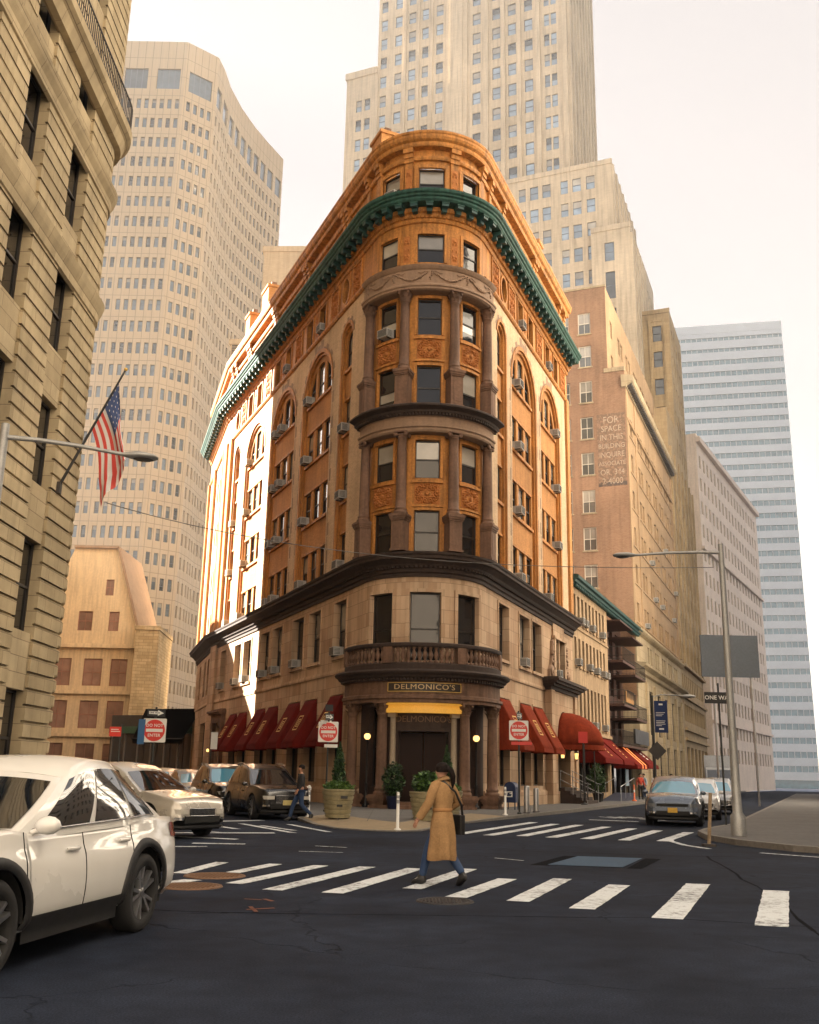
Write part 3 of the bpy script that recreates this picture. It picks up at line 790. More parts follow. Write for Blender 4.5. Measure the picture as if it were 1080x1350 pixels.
# balcony
mb = MB()
mb.sweep(arcpath(-76, 76, 4, FP), [(-.12, 5.98), (.16, 5.98), (.16, 6.2), (.1, 6.26), (-.06, 6.26)])
mb.build('balcony_plinth', brown_d, B)
mb = MB()
mb.sweep(arcpath(-76, 76, 4, FP), [(-.13, 6.92), (.17, 6.92), (.2, 6.98), (.2, 7.08), (.14, 7.12), (-.1, 7.12), (-.14, 7.06)])
mb.build('balcony_rail', brown_d, B)
a = MB(); a.lathe([(.09, 0), (.1, .04), (.055, .08), (.05, .12), (.1, .24), (.115, .31), (.085, .42), (.05, .54), (.075, .58), (.085, .62), (.09, .66)], n=12)
bal = a.mesh('baluster', brown)
for i in range(-19, 20):
    t = i*3.9
    if abs(abs(t) - 26) > 3.2 and abs(t) < 71: link('baluster', bal, B, FP.mat(PU(t), .03, 6.26))
for t in (-74, -26, 26, 74):
    a = MB(); a.box(FP, PU(t) - .2, PU(t) + .2, -.12, .19, 6.24, 6.94, 0, 2); a.box(FP, PU(t) - .12, PU(t) + .12, .19, .21, 6.36, 6.82, 0, 2); a.build('balcony_pier', brown, B)
# portico columns
cp = column_mesh(4.42, .235, .5, .55, .66)
for t in (-66, -31.5, 31.5, 66): link('column', cp, B, FP.mat(PU(t), -.12, .15))
inner = MB(); inner.lathe([(.2, 0), (.2, .1), (.14, .16), (.125, 2.9), (.15, 2.95)], n=16); inner.box(ID, -.19, .19, -.19, .19, 2.95, 3.35); ime = inner.mesh('column', mat('pale doorway stone', (.34, .27, .19), .7, .2))
for t in (-24.5, 24.5): link('column', ime, B, FC.mat(AU(t), .18, 1.0))
for t in (-24.5, 24.5):
    a = MB(); a.box(FC, AU(t) - .2, AU(t) + .2, .0, .38, .15, 1.0, 0, 2); a.build('column_base', brown, B)
# door case
mb = MB()
for s in (-1, 1): mb.box(FC, s*1.25 - .18, s*1.25 + .18, -.3, .14, .15, 4.3, 0, 2)
mb.box(FC, -1.43, 1.43, -.35, .16, 3.35, 4.35, 0, 8); mb.box(FC, -1.5, 1.5, -.3, .24, 4.3, 4.42, 0, 8)
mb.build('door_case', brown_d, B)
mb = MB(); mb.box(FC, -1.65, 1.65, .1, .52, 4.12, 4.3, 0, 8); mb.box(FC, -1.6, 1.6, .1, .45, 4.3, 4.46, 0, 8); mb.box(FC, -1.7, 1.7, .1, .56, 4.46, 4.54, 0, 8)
mb.build('glowing_soffit', mat('gilded soffit with own glow', (.62, .36, .07), .5, .15, 2, emit=(.95, .42, .04), estr=.035), B)  # glow put in as the soffit's own emission
for s in (-1, 1):
    d = MB(); F = Pl(FC(0, 0, 0), (1, 0), (0, -1)); x0, x1 = (s*.02, s*1.02) if s > 0 else (-1.02, -.02)
    dw = mat('dark door wood', (.022, .011, .008), .6, .3, 3, spec=.15)
    d.box(F, x0, x1, -.42, -.36, .42, 3.3)
    for (z0, z1) in ((.6, 1.3), (1.45, 2.2), (2.35, 3.1)): d.box(F, x0 + .16, x1 - .16, -.36, -.335, z0, z1)
    do = d.build('door', dw, B); h = MB(); h.tube([F(s*.1, -.3, 1.2), F(s*.1, -.3, 1.55)], .018); h.build('handle', gold, do)
st = MB()
for k in range(2): st.sweep(arcpath(-24 - 2*(1 - k), 24 + 2*(1 - k), 4), [(-.4, .15), (1.05 - k*.38, .15), (1.05 - k*.38, .29 + k*.13), (-.4, .29 + k*.13)])
st.build('entrance_step', brown, B)
# sign boards
mb = MB(); sx = PU(26)
mb.box(FP, -sx, sx, .08, .125, 4.99, 5.40, 0, 12)
for z in (5.0, 5.37): mb.box(FP, -sx + .02, sx - .02, .125, .14, z, z + .022, 1, 12)
for u in (-sx + .02, sx - .045): mb.box(FP, u, u + .025, .125, .14, 5.0, 5.39, 1)
sb = mb.build('sign_board', [mat('dark sign board', (.03, .02, .015), .5), gold], B)
text_mesh("DELMONICO'S", .31, FP, 0, .13, 5.195, mat('gold sign letters', (.62, .45, .22), .45, .1), 'lettering', sb, 1, .015, 1.1, 1.2)
text_mesh("DELMONICO'S", .38, FC, 0, .17, 3.86, mat('dull gold letters', (.16, .085, .035), .5, .1), 'lettering', B, 1, .012, 1.0, .95)
# lanterns in the portico: lit globes on posts
for t in (-52, 50):
    P = FP(PU(t), -.45, 0)
    l = MB(); l.lathe([(.14, .15), (.14, .25), (.07, .3), (.06, 1.1), (.075, 1.12), (.04, 1.2), (.035, 2.9), (.07, 2.95), (.09, 3.0)], (P.x, P.y, 0), 12); lo = l.build('lamp_post', black, B)
    g = MB(); g.ball((P.x, P.y, 3.14), .145, 14); g.build('lamp_globe', lampglow, lo)
    l = MB(); l.lathe([(.1, 3.26), (.11, 3.29), (.03, 3.36), (0, 3.4)], (P.x, P.y, 0), 12); l.build('lamp_cap', black, lo)

# awnings with gold emblem, one per ground floor window
def awning(F, a, b, zt=5.15, zb=2.95, out=1.25, m=None, drop=.22, emblem=True, sg=1, txt=None, parent=None):
    m = m or maroon
    w = MB(); n = 10
    def sp(t): return (.05 + (out - .05)*t, zt + (zb - zt)*t)
    rows = []
    for i in range(n + 1):
        t = i/n; o, z = sp(t); sag = -.05*sin(PI*t)
        rows.append([F(a + (b - a)*j/8, o, z + sag - .012*sin(PI*j/8)*t) for j in range(9)])
    w.grid(rows, 0, True)
    # scalloped valance
    k = max(6, int((b - a)/.16)*2); r0 = []; r1 = []
    for j in range(k + 1):
        u = a + (b - a)*j/k; r0.append(F(u, out, zb)); r1.append(F(u, out + .02, zb - drop + (.045 if j % 2 else 0)))
    w.grid([r0, r1], 0, False)
    for u in (a, b):
        w.poly([F(u, .02, zt), F(u, out, zb), F(u, out, zb - drop), F(u, out*.55, zb - drop + .03), F(u, .02, zb - drop)])
    ao = w.build('awning', m, parent or B, thick=.012)
    fr = MB()
    for u in (a + .03, b - .03): fr.tube([F(u, .02, zb + .05), F(u, out - .02, zb + .02)], .015, 6); fr.tube([F(u, .02, zt - .05), F(u, out - .02, zb - .03)], .012, 6)
    fr.tube([F(a + .03, out - .03, zb), F(b - .03, out - .03, zb)], .015, 6); fr.build('awning_frame', black, ao)
    L_ = math.hypot(out, zt - zb)
    def S(x, lift, y):   # point on the slope: x along, y up the slope from its middle
        t = .5 - y/L_; o, z = sp(t); nx = (zt - zb)/L_; nz = out/L_
        return F((a + b)/2 + sg*x, o + lift*nx, z + lift*nz - .03)
    if emblem:
        e = MB(); c = .28; yo = -.05
        def rb(x0, x1, y0, y1):
            q = [(x0, y0), (x1, y0), (x1, y1), (x0, y1)]
            e.poly([S(x, .03, y + yo) for x, y in q])
        for r, t in ((.34, .06), (.18, .045)):
            ry = r*1.25
            rb(-r, r, ry - t, ry); rb(-r, r, -ry, -ry + t); rb(-r, -r + t, -ry + t, ry - t); rb(r - t, r, -ry + t, ry - t)
        rb(-.09, -.05, -.13, .13); rb(-.05, .05, .09, .13); rb(-.05, .05, -.13, -.09); rb(.05, .085, -.09, .09)
        e.build('emblem', gold, ao)
    if txt:
        text_mesh(txt[0], txt[1], lambda x, o, z: S(x - 0, .03 + o, z), 0, 0, txt[2] if len(txt) > 2 else 0, gold, 'lettering', ao, 1, .004, 1.05)
    return ao
for (a, b) in Lpairs + [(2.35, 4.1)]: awning(FL, a - .02, b + .02, sg=-1)
for (a, b) in Rp: awning(FR, a - .02, b + .02, m=redcan)
# side door with carved case on the left front
mb = MB(); c = 26.95
for s in (-1, 1): mb.box(FL, c + s*1.2 - .25, c + s*1.2 + .25, 0, .25, .15, 4.75); mb.box(FL, c + s*1.2 - .29, c + s*1.2 + .29, 0, .3, .15, .9); mb.box(FL, c + s*1.2 - .29, c + s*1.2 + .29, 0, .32, 4.4, 4.75)
mb.box(FL, c - 1.5, c + 1.5, 0, .28, 4.75, 5.3); mb.box(FL, c - 1.65, c + 1.65, 0, .45, 5.3, 5.42); mb.box(FL, c - 1.75, c + 1.75, 0, .55, 5.42, 5.56); mb.box(FL, c - 1.6, c + 1.6, 0, .3, 5.56, 5.66)
mb.build('door_case', brown, B)
d = MB(); d.box(FL, c - .93, c + .93, -.3, -.24, .15, 4.6)
for s in (-1, 1):
    for z0, z1 in ((.4, 1.2), (1.4, 2.8), (3.1, 4.4)): d.box(FL, c + s*.48 - .3, c + s*.48 + .3, -.24, -.22, z0, z1, 1)
d.build('door', [mat('dark door wood', (.035, .018, .012)), glass], B)
for u in (25.35, 28.6):
    l = MB(); P = FL(u, .32, 2.9); l.tube([FL(u, .02, 2.75), FL(u, .2, 2.7), FL(u, .32, 2.8)], .02, 6); l.lathe([(.05, -.12), (.07, -.1), (.02, -.06)], P, 10); l.lathe([(.11, .13), (.03, .2), (0, .24)], P, 10); lo = l.build('wall_lamp', black, B)
    g = MB(); g.ball(P, (.1, .1, .125), 12); g.build('lamp_globe', lampglow, lo)

# portal of the right front: stone arch, dome awning, stair, scroll-framed window
mb = MB(); pc = 14.4
wall_tess(mb, FR, rect(11.3, 17.6, .1, 6.5), [arch(pc, 3.0, .1, 3.75, 18)], .3, .7)
for u in (11.3, 17.6): mb.poly([FR(u, 0, .1), FR(u, .3, .1), FR(u, .3, 6.5), FR(u, 0, 6.5)])
mb.box(FR, 11.15, 17.75, 0, .36, .1, .8); 
for s in (-1, 1): mb.box(FR, pc + s*2.9 - .35, pc + s*2.9 + .35, .3, .42, .1, 6.3)
mb.build('portal', stone, B)
mb = MB()
for (o, z0, z1) in ((.42, 6.3, 6.5), (.6, 6.5, 6.64), (.8, 6.64, 6.78), (.95, 6.78, 6.9), (.9, 6.9, 6.98)): mb.box(FR, 11.3 - o*.6, 17.6 + o*.6, 0, o, z0, z1)
mb.build('portal_cornice', brown_d, B)
g = MB(); g.poly([FR(p[0], -.4, p[1]) for p in arch(pc, 3.0, .1, 3.75, 18)]); g.build('doorway_shade_sheet', mat('painted doorway shade', (.008, .006, .005), .9, 0), B)  # near-black sheet stands in for the shade inside the arch
# window above the portal with carved scrolls
mb = MB()
for s in (-1, 1):
    mb.box(FR, pc + s*1.25 - .16, pc + s*1.25 + .16, 0, .2, 6.98, 9.4)
mb.box(FR, pc - .09, pc + .09, 0, .12, 7.1, 9.4)
mb.box(FR, pc - 1.5, pc + 1.5, 0, .24, 9.4, 9.55); mb.box(FR, pc - 1.35, pc + 1.35, 0, .1, 9.55, 10.3)
mb.build('window_case', stone, B)
for s in (-1, 1):
    w_ = window(FR, pc + s*.56, -.15, 7.15, .95, 2.2)
    sc = MB()
    pts = [(pc + s*1.42, 9.35), (pc + s*1.42, 7.0), (pc + s*2.5, 7.0), (pc + s*2.45, 7.5), (pc + s*2.1, 7.8), (pc + s*1.85, 8.4), (pc + s*1.75, 9.2)]
    sc.extrude([FR(u, .0, z) for u, z in pts], Vector(nR + (0,))*.16)
    for k in range(16):
        u = pc + s*rnd.uniform(1.5, 1.9); z = rnd.uniform(7.1, 9.1); sc.ball(FR(u, .15, z), rnd.uniform(.06, .13), 8)
    sc.lathe([(.3, -.1), (.34, .1), (.2, .14), (.12, .1), (.1, .16)], FR(pc + s*2.05, .12, 7.4), 16, M=Matrix.Rotation(-AR, 4, 'Z') @ Matrix.Rotation(PI/2, 4, 'Y'))
    sc.build('carved_scroll', garl, B)
ac(FR, pc - .5, -.05, 7.2)
# dome awning
dm = MB(); Cx = FR(pc, .3, 3.35); rows = []
for i in range(9):
    el = PI/2*i/8; row = []
    for j in range(25):
        az = PI*j/24
        row.append(FR(pc + 1.62*cos(el)*cos(az), .3 + 2.3*cos(el)*sin(az), 3.35 + 1.85*sin(el) - .012*(j % 2)))
    rows.append(row)
dm.grid(rows, 0, True)
r1 = [FR(pc + 1.64*cos(PI*j/48), .3 + 2.33*sin(PI*j/48), 3.05 + (.05 if j % 2 else 0)) for j in range(49)]; r0 = [FR(pc + 1.62*cos(PI*j/48), .3 + 2.3*sin(PI*j/48), 3.35) for j in range(49)]
dm.grid([r0, r1], 0, False); do = dm.build('dome_awning', redcan, B, thick=.012)
fr = MB()
for s in (-1, 1):
    P = FR(pc + s*1.35, 1.75, 0); fr.tube([(P.x, P.y, .15), (P.x, P.y, 3.4)], .035, 8)
for az in range(0, 181, 30):
    t = rad(az); fr.tube([FR(pc + 1.58*cos(e)*cos(t), .3 + 2.26*cos(e)*sin(t), 3.35 + 1.8*sin(e)) for e in [PI/2*i/8 for i in range(9)]], .015, 5)
fr.build('awning_frame', black, do)
stp = MB()
for k in range(5): stp.box(FR, pc - 1.45, pc + 1.45, -.4, 1.9 - k*.32, .15 + k*.17, .32 + k*.17)
stp.build('entrance_step', brown_d, B)
rl = MB()
for s in (-1, 1):
    for h in (.45, .95): rl.tube([FR(pc + s*1.5, .35, 1.0 + h), FR(pc + s*1.5, 1.85, .3 + h), FR(pc + s*1.5, 2.1, .25 + h)], .022, 6)
    for o, z in ((.4, 1.0), (1.1, .62), (1.9, .2)): rl.tube([FR(pc + s*1.5, o, z), FR(pc + s*1.5, o, z + .95)], .018, 6)
rl.build('stair_railing', steel, B)
for s in (-1, 1):
    P = FR(pc + s*1.75, .62, 2.75)
    l = MB(); l.tube([FR(pc + s*1.75, .3, 3.1), FR(pc + s*1.75, .55, 3.2), FR(pc + s*1.75, .62, 3.08)], .02, 6)
    l.lathe([(.03, .34), (.15, .24), (.16, .22), (.14, .21)], P, 6, smooth=False); l.lathe([(.1, -.18), (.12, -.15), (.04, -.22)], P, 6, smooth=False)
    for k in range(6): t = 2*PI*k/6; l.tube([P + Vector((.1*cos(t), .1*sin(t), -.16)), P + Vector((.14*cos(t), .14*sin(t), .22))], .01, 4)
    lo = l.build('wall_lamp', black, B); g = MB(); g.lathe([(.085, -.15), (.12, .2)], P, 6, smooth=False); g.build('lamp_globe', lampglow, lo)

# window air conditioners, where the photograph shows them
for (c, fl, k) in ((8.5, 0, 1), (8.5, 1, 1), (8.5, 2, 1), (8.5, 3, 1), (15.1, 0, 1), (15.1, 0, 0), (15.1, 1, 1), (15.1, 1, 0), (15.1, 2, 1), (15.1, 2, 0), (15.1, 3, 1), (15.1, 3, 0), (21.75, 0, 1), (21.75, 1, 1), (21.75, 2, 1), (21.75, 3, 1)):
    ac(FL, c + (1.45 if k else .1), -.12, [11.47, 15.12, 18.77, 22.42][fl])
for z in (11.47, 15.12, 18.77): ac(FL, 3.7, -.12, z)
for z in (11.47, 15.12, 18.77): ac(FL, 26.8, -.12, z)
for (u, k) in ((9.9, 0), (13.9, 0), (16.5, 0), (20.5, 0), (22.9, 0), (26.95, 0), (3.2, 0)): ac(FL, u + .3, -.1, 7.1)
for (c, fl) in ((7.5, 0), (7.5, 1), (7.5, 2), (7.5, 3)): ac(FR, c - 1.4, -.12, [11.47, 15.12, 18.77, 22.42][fl])
for (c, fl) in ((13.5, 1), (13.5, 2), (13.5, 3)): ac(FR, c + 1.3, -.12, [11.47, 15.12, 18.77, 22.42][fl])
ac(FR, 13.5 - 1.2, -.12, 11.47); ac(FR, 6.7, -.1, 7.1); ac(FR, 6.8, -.1, 26.28); ac(FR, 13.0, -.1, 26.28); ac(FL, 8.0, -.1, 26.28); ac(FL, 14.6, -.1, 26.28)
ac(FC, AU(-43), -.05, 22.05); ac(FC, AU(-40), -.1, 29.62)
# ------------------------------------------------------------------ neighbours on the right-hand street, all on the same building line
def many_windows(root, places, data, name='window', M=None, most=100, stuff=None):
    """the first `most` places become parts sharing one mesh, the rest one joined part"""
    for M_ in places[:most]: link(name, data, root, M_)
    rest = places[most:]
    if rest:
        vs = [v.co.copy() for v in data.vertices]; fs = [tuple(p.vertices) for p in data.polygons]; ms = [p.material_index for p in data.polygons]
        V, Fc, MI = [], [], []
        for M_ in rest:
            i = len(V); V += [tuple(M_ @ v) for v in vs]; Fc += [tuple(i + k for k in f) for f in fs]; MI += ms
        me = bpy.data.meshes.new('more_windows'); me.from_pydata(V, [], Fc)
        for m in data.materials: me.materials.append(m)
        me.polygons.foreach_set('material_index', MI); me.update()
        o = link('windows_beyond', me, root); o['kind'] = 'stuff'
def sash(w, h, frame, pane, lo=None, muntin=False, th=.08, t=.07, mid=True):
    a = MB()
    a.box(ID, -w/2, -w/2 + t, -th, 0, 0, h, 0); a.box(ID, w/2 - t, w/2, -th, 0, 0, h, 0); a.box(ID, -w/2 + t, w/2 - t, -th, 0, 0, t, 0); a.box(ID, -w/2 + t, w/2 - t, -th, 0, h - t, h, 0)
    if mid: a.box(ID, -w/2 + t, w/2 - t, -th + .01, -.01, h/2 - .035, h/2 + .035, 0)
    if muntin: a.box(ID, -.02, .02, -th + .01, -.015, t, h/2 - .035, 0); a.box(ID, -.02, .02, -th + .01, -.015, h/2 + .035, h - t, 0)
    a.poly([(-w/2 + t, -.05, h/2), (w/2 - t, -.05, h/2), (w/2 - t, -.05, h - t), (-w/2 + t, -.05, h - t)], 1)
    a.poly([(-w/2 + t, -.06, t), (w/2 - t, -.06, t), (w/2 - t, -.06, h/2), (-w/2 + t, -.06, h/2)], 2)
    return a.mesh('window', [frame, pane, lo or pane])
def near(places, C=(0, 0, 1.55)): return sorted(places, key=lambda M_: (M_.translation - Vector(C)).length)

# --- three-storey annex (s 18.4 .. 30.3)
G = thing('annex_building', 'low tan three storey building with green copper gutter cornice and red awnings', 'building', FR(24, 0, 0))
tan = mat('tan stucco', (.42, .29, .17), .85, .3, .5, .3, 14, streak=.35)
xs = [19.15 + 1.17*k for k in range(9)]
mb = MB(); ops = []
for x in xs: ops += [(x, x + .62, 11.3, 13.15), (x, x + .62, 8.5, 10.35), (x, x + .62, 4.75, 7.3)]
ops.append((19.3, 28.9, .6, 4.0))
wall_grid(mb, FR, 18.42, 30.3, .1, 13.7, ops, -.02, .4)
mb.poly([FR(30.3, -.02, .1), FR(30.3, -8, .1), FR(30.3, -8, 13.7), FR(30.3, -.02, 13.7)]); mb.poly([FR(18.42, -.3, 13.65), FR(30.3, -.3, 13.65), FR(30.3, -8, 13.65), FR(18.42, -8, 13.65)])
mb.build('wall', tan, G)
mb = MB(); mb.box(FR, 18.42, 30.3, 0, .14, 4.28, 4.5); mb.box(FR, 18.42, 30.3, 0, .06, 10.9, 11.02)
for x in xs: mb.box(FR, x - .06, x + .68, 0, .08, 11.18, 11.3); mb.box(FR, x - .06, x + .68, 0, .08, 8.38, 8.5); mb.box(FR, x - .06, x + .68, 0, .08, 4.63, 4.75)
mb.build('string_course', tan, G)
w1, w2 = sash(.6, 1.83, wood_w, glass, blind), sash(.6, 2.53, wood_w, glass)
for x in xs:
    for z in (11.31, 8.51): link('window', w1, G, FR.mat(x + .31, -.25, z))
    link('window', w2, G, FR.mat(x + .31, -.25, 4.76))
for (x, z) in ((1, 11.3), (2, 11.3), (0, 8.5), (3, 8.5), (5, 8.5), (7, 8.5), (8, 8.5), (0, 4.75), (4, 4.75), (7, 4.75), (4, 11.3), (7, 11.3)): ac(FR, xs[x] + .31, -.05, z, G)
mb = MB(); mb.sweep([(FR(18.4, 0, 0), FR.n), (FR(44.2, 0, 0), FR.n)], [(-.3, 13.62), (.1, 13.62), (.14, 13.75), (.3, 13.8), (.34, 13.95), (.5, 14.02), (.54, 14.2), (.4, 14.26), (-.3, 14.28)])
dentils(mb, FR, 18.6, 44, .5, .2, .1, .32, 13.52, 13.7)
mb.build('green_cornice', copper_d, G)
shop = MB(); shop.poly([FR(19.3, -.4, .6), FR(28.9, -.4, .6), FR(28.9, -.4, 4.0), FR(19.3, -.4, 4.0)])
for x in (19.3, 21.5, 23.9, 26.3, 28.85): shop.box(FR, x, x + .1, -.4, -.25, .6, 4.0, 1)
for z in (.6, 2.9, 3.9): shop.box(FR, 19.3, 28.95, -.4, -.27, z, z + .09, 1)
shop.build('shop_window', [glass, wood_w], G)
awning(FR, 19.4, 25.4, 4.25, 2.75, 1.7, maroon, .3, False, 1, None, G); awning(FR, 25.9, 29.9, 4.25, 2.75, 1.7, maroon, .3, False, 1, None, G)
def slope_emblem(F, u, parent):
    e = MB()
    for k in range(5):
        for j in range(2):
            z = 3.85 - .2*k; o = .1 + (4.25 - z)/1.5*1.6 + .06
            x = u - .2 + .2*j; zz = z - .09; oo = .1 + (4.25 - zz)/1.5*1.6 + .06
            e.poly([F(x, o, z), F(x + .14, o, z), F(x + .14, oo, zz), F(x, oo, zz)])
    e.build('emblem', gold, parent)
slope_emblem(FR, 22.6, G); slope_emblem(FR, 28.0, G)

# --- dark recessed building with iron balconies (s 30.3 .. 42.9)
K = thing('balcony_building', 'narrow dark building with rusty iron balconies beside the tan annex', 'building', FR(36, 0, 0))
rust = mat('dark rust brown paint', (.075, .035, .025), .7, .35, 1.5, streak=.3)
iron = mat('dark iron', (.035, .028, .025), .6, .3, 4)
mb = MB(); ops = []
for x in (31.4, 34.3, 37.3, 40): ops += [(x, x + 1.5, a, a + 2.3) for a in (4.9, 8.0, 11.0)]
wall_grid(mb, FR, 30.32, 42.85, .1, 14.0, ops, -1.2, .3); mb.build('wall', rust, K)
for (a, b, c, d) in ops: window(FR, (a + b)/2, -1.4, c, b - a, d - c, 'window', K, 0)
for (u0, u1, z, o1) in ((30.8, 36.2, 10.1, 1.0), (36.8, 42.0, 9.6, .9), (30.8, 36.2, 6.9, 1.0), (36.8, 42.0, 6.2, .9), (30.8, 42.4, 4.0, .8)):
    b = MB(); b.box(FR, u0, u1, -1.2, o1, z - .18, z, 0); bo = b.build('balcony', rust, K)
    r = MB()
    for zz in (z + .12, z + 1.0): r.tube([FR(u0, -1.2, zz), FR(u0, o1, zz), FR(u1, o1, zz), FR(u1, -1.2, zz)], .025, 5)
    for i in range(int((u1 - u0)/.22) + 1): r.tube([FR(u0 + i*.22, o1, z), FR(u0 + i*.22, o1, z + 1.0)], .012, 4, caps=False)
    for i in range(8): r.tube([FR(u0, -1.2 + i*.28, z), FR(u0, -1.2 + i*.28, z + 1.0)], .012, 4, caps=False)
    r.build('balcony_railing', iron, bo)
    if z > 9: 
        c_ = MB(); c_.box(FR, u0 - .1, u1 + .1, -1.2, o1 - .1, z + 2.9, z + 3.02); c_.build('balcony_roof', rust, K)
pl_ = MB(); pl_.box(FR, 31.3, 34.6, 1.02, 1.06, 7.05, 7.85)
for k in range(7): pl_.tube([FR(31.5 + k*.45, 1.0, 7.0), FR(31.7 + k*.45, 1.12, 7.95)], .03, 5, 1); pl_.tube([FR(31.9 + k*.45, 1.0, 7.0), FR(31.6 + k*.45, 1.12, 7.95)], .03, 5, 1)
pl_.build('balcony_screen', [mat('ochre screen', (.34, .17, .04), .6, .4, 3), iron], K)
sg = MB(); sg.box(FR, 35.5, 42.2, .8, .95, 4.2, 5.3); sg.build('fascia', mat('black fascia', (.012, .012, .013), .5, .2), K)
awning(FR, 31.2, 36.0, 3.95, 2.5, 1.7, maroon, .25, False, 1, None, K); awning(FR, 37.2, 42.4, 3.95, 2.6, 1.6, maroon, .25, False, 1, None, K)
ne = MB()
for u in (33.2, 34.6): ne.tube([FR(u, .1, 4.05), FR(u, 1.78, 2.56), FR(u, 1.78, 2.3)], .022, 6)
ne.build('neon_tube', mat('lit orange neon', (1, .5, .2), .4, 0, emit=(1, .25, .06), estr=.22), K)
e = MB()
for k in range(4): e.poly([FR(39.3, 1.2 - .25*k, 3.05 + .2*k), FR(39.9, 1.2 - .25*k, 3.05 + .2*k), FR(39.9, 1.05 - .25*k, 3.18 + .2*k), FR(39.3, 1.05 - .25*k, 3.18 + .2*k)])
e.build('emblem', white, K)
sf = MB(); sf.poly([FR(30.5, -.6, .15), FR(42.7, -.6, .15), FR(42.7, -.6, 4.0), FR(30.5, -.6, 4.0)])
for x in (31, 33.5, 36, 38.5, 41): sf.box(FR, x, x + .14, -.6, -.45, .15, 4, 1)
sf.build('shop_window', [glass, wood_w], K)
mn = MB(); mn.box(FR, 38.0, 39.3, -.4, -.34, 1.0, 2.6); mn.build('menu_board', mat('pale blue board', (.35, .5, .62), .4, .3, 5), K)

# --- tall brick building, blank side wall towards the square (s 42.9 .. 73.8)
Q = thing('brick_office_building', 'tall brown brick building with faded white painted wall sign', 'building', FR(58, -6, 0))
S0 = 42.9
FV = Pl(FR(S0, 0, 0), (-nR[0], -nR[1]), (-dR[0], -dR[1]))       # wall facing the camera: u = metres to the left of the street line
redbr = masonry('brown red brick', (.37, .215, .13), (.285, .155, .09), (.38, .255, .17), .22, .075, .012, scale=.18, var=.3, streak=.2, bump=.4)
tanbr = masonry('tan brick', (.44, .295, .165), (.37, .24, .13), (.4, .28, .17), .22, .075, .01, scale=.2, var=.25, streak=.2, bump=.3)
lime = masonry('limestone blocks', (.47, .38, .25), (.41, .33, .21), (.25, .19, .13), 1.4, .7, .012, scale=.2, var=.25, streak=.3, bump=.25)
rows = [20.05, 23.5, 27.0, 30.6, 34.1, 37.7, 41.3, 44.7]
mb = MB()
WX = [(3.05, 4.25), (5.15, 6.35), (9, 10.2), (12, 13.2)]
ops = [(a, b, z - 2.15, z) for (a, b) in WX for z in rows] + [(a, b, 14.3, 16.5) for (a, b) in WX]
wall_grid(mb, FV, .02, 16, 8, 38.3, [o for o in ops if o[3] < 38.3], 0, .22)
wall_grid(mb, FV, 1.55, 16, 38.3, 47.2, [o for o in ops if o[3] > 38.3], 0, .22)
mb.build('brick_wall', redbr, Q)
for q_ in ((1.5, 16, -.4, .08, 47.2, 47.4), (0, 1.9, -.3, .1, 38.3, 38.7)): mb = MB(); mb.box(FV, *q_); mb.build('coping', lime, Q)
wf = mat('white window frame', (.62, .58, .50), .5, .1, 4)
wm = [sash(1.18, 2.13, wf, glassmat('grey office glass', (.10, .105, .10)), None, True), sash(1.18, 2.13, wf, blind, glassmat('grey office glass', (.10, .105, .10)), True)]
for i, (a, b, c, d) in enumerate(ops): link('window', wm[rnd.random() < .5 or d > 38], Q, FV.mat((a + b)/2, -.08, c))
mb = MB()
sm_ = MB(); sm_.box(ID, -.7, .7, 0, .08, -.14, 0); sm_ = sm_.mesh('window_sill', lime)
for (a, b, c, d) in ops: link('window_sill', sm_, Q, FV.mat((a + b)/2, 0, c))
# painted sign: dark ground and lettering, worn
def worn(name, c1, c2, thr):
    m, nt, b = nodes(name); b.inputs['Roughness'].default_value = .9
    geo = N(nt, 'ShaderNodeNewGeometry'); n1 = N(nt, 'ShaderNodeTexNoise', Scale=4.5, Detail=8, Roughness=.7); L(nt, geo.outputs['Position'], n1.inputs['Vector'])
    rp = N(nt, 'ShaderNodeMapRange'); rp.inputs['From Min'].default_value = thr - .06; rp.inputs['From Max'].default_value = thr + .06; L(nt, n1.outputs['Fac'], rp.inputs['Value'])
    mx = N(nt, 'ShaderNodeMix', data_type='RGBA'); mx.inputs[6].default_value = c4(c1); mx.inputs[7].default_value = c4(c2); L(nt, rp.outputs[0], mx.inputs[0]); L(nt, mx.outputs[2], b.inputs['Base Color'])
    return m
sgm = worn('faded sign ground', (.19, .125, .085), (.32, .2, .13), .52); sgl = worn('faded sign letters', (.50, .40, .30), (.30, .19, .12), .56)
mb = MB(); mb.box(FV, .12, 2.72, .0, .006, 27.2, 34.2); so = mb.build('painted_sign', sgm, Q)
mb = MB(); mb.box(FV, .12, 2.72, .006, .009, 27.2, 27.6); mb.build('sign_border', worn('sign border', (.10, .075, .065), (.24, .15, .1), .55), so)
for k, (t, s) in enumerate((("FOR", .95), ("SPACE", .8), ("IN THIS", .78), ("BUILDING", .66), ("INQUIRE", .72), ("ASSOCIATE", .58), ("OR  344", .78), ("2-4000", .82))):
    text_mesh(t, s, FV, 1.42, .012, 33.55 - .84*k, sgl, 'lettering', so, -1, .002, 1.0, .82)
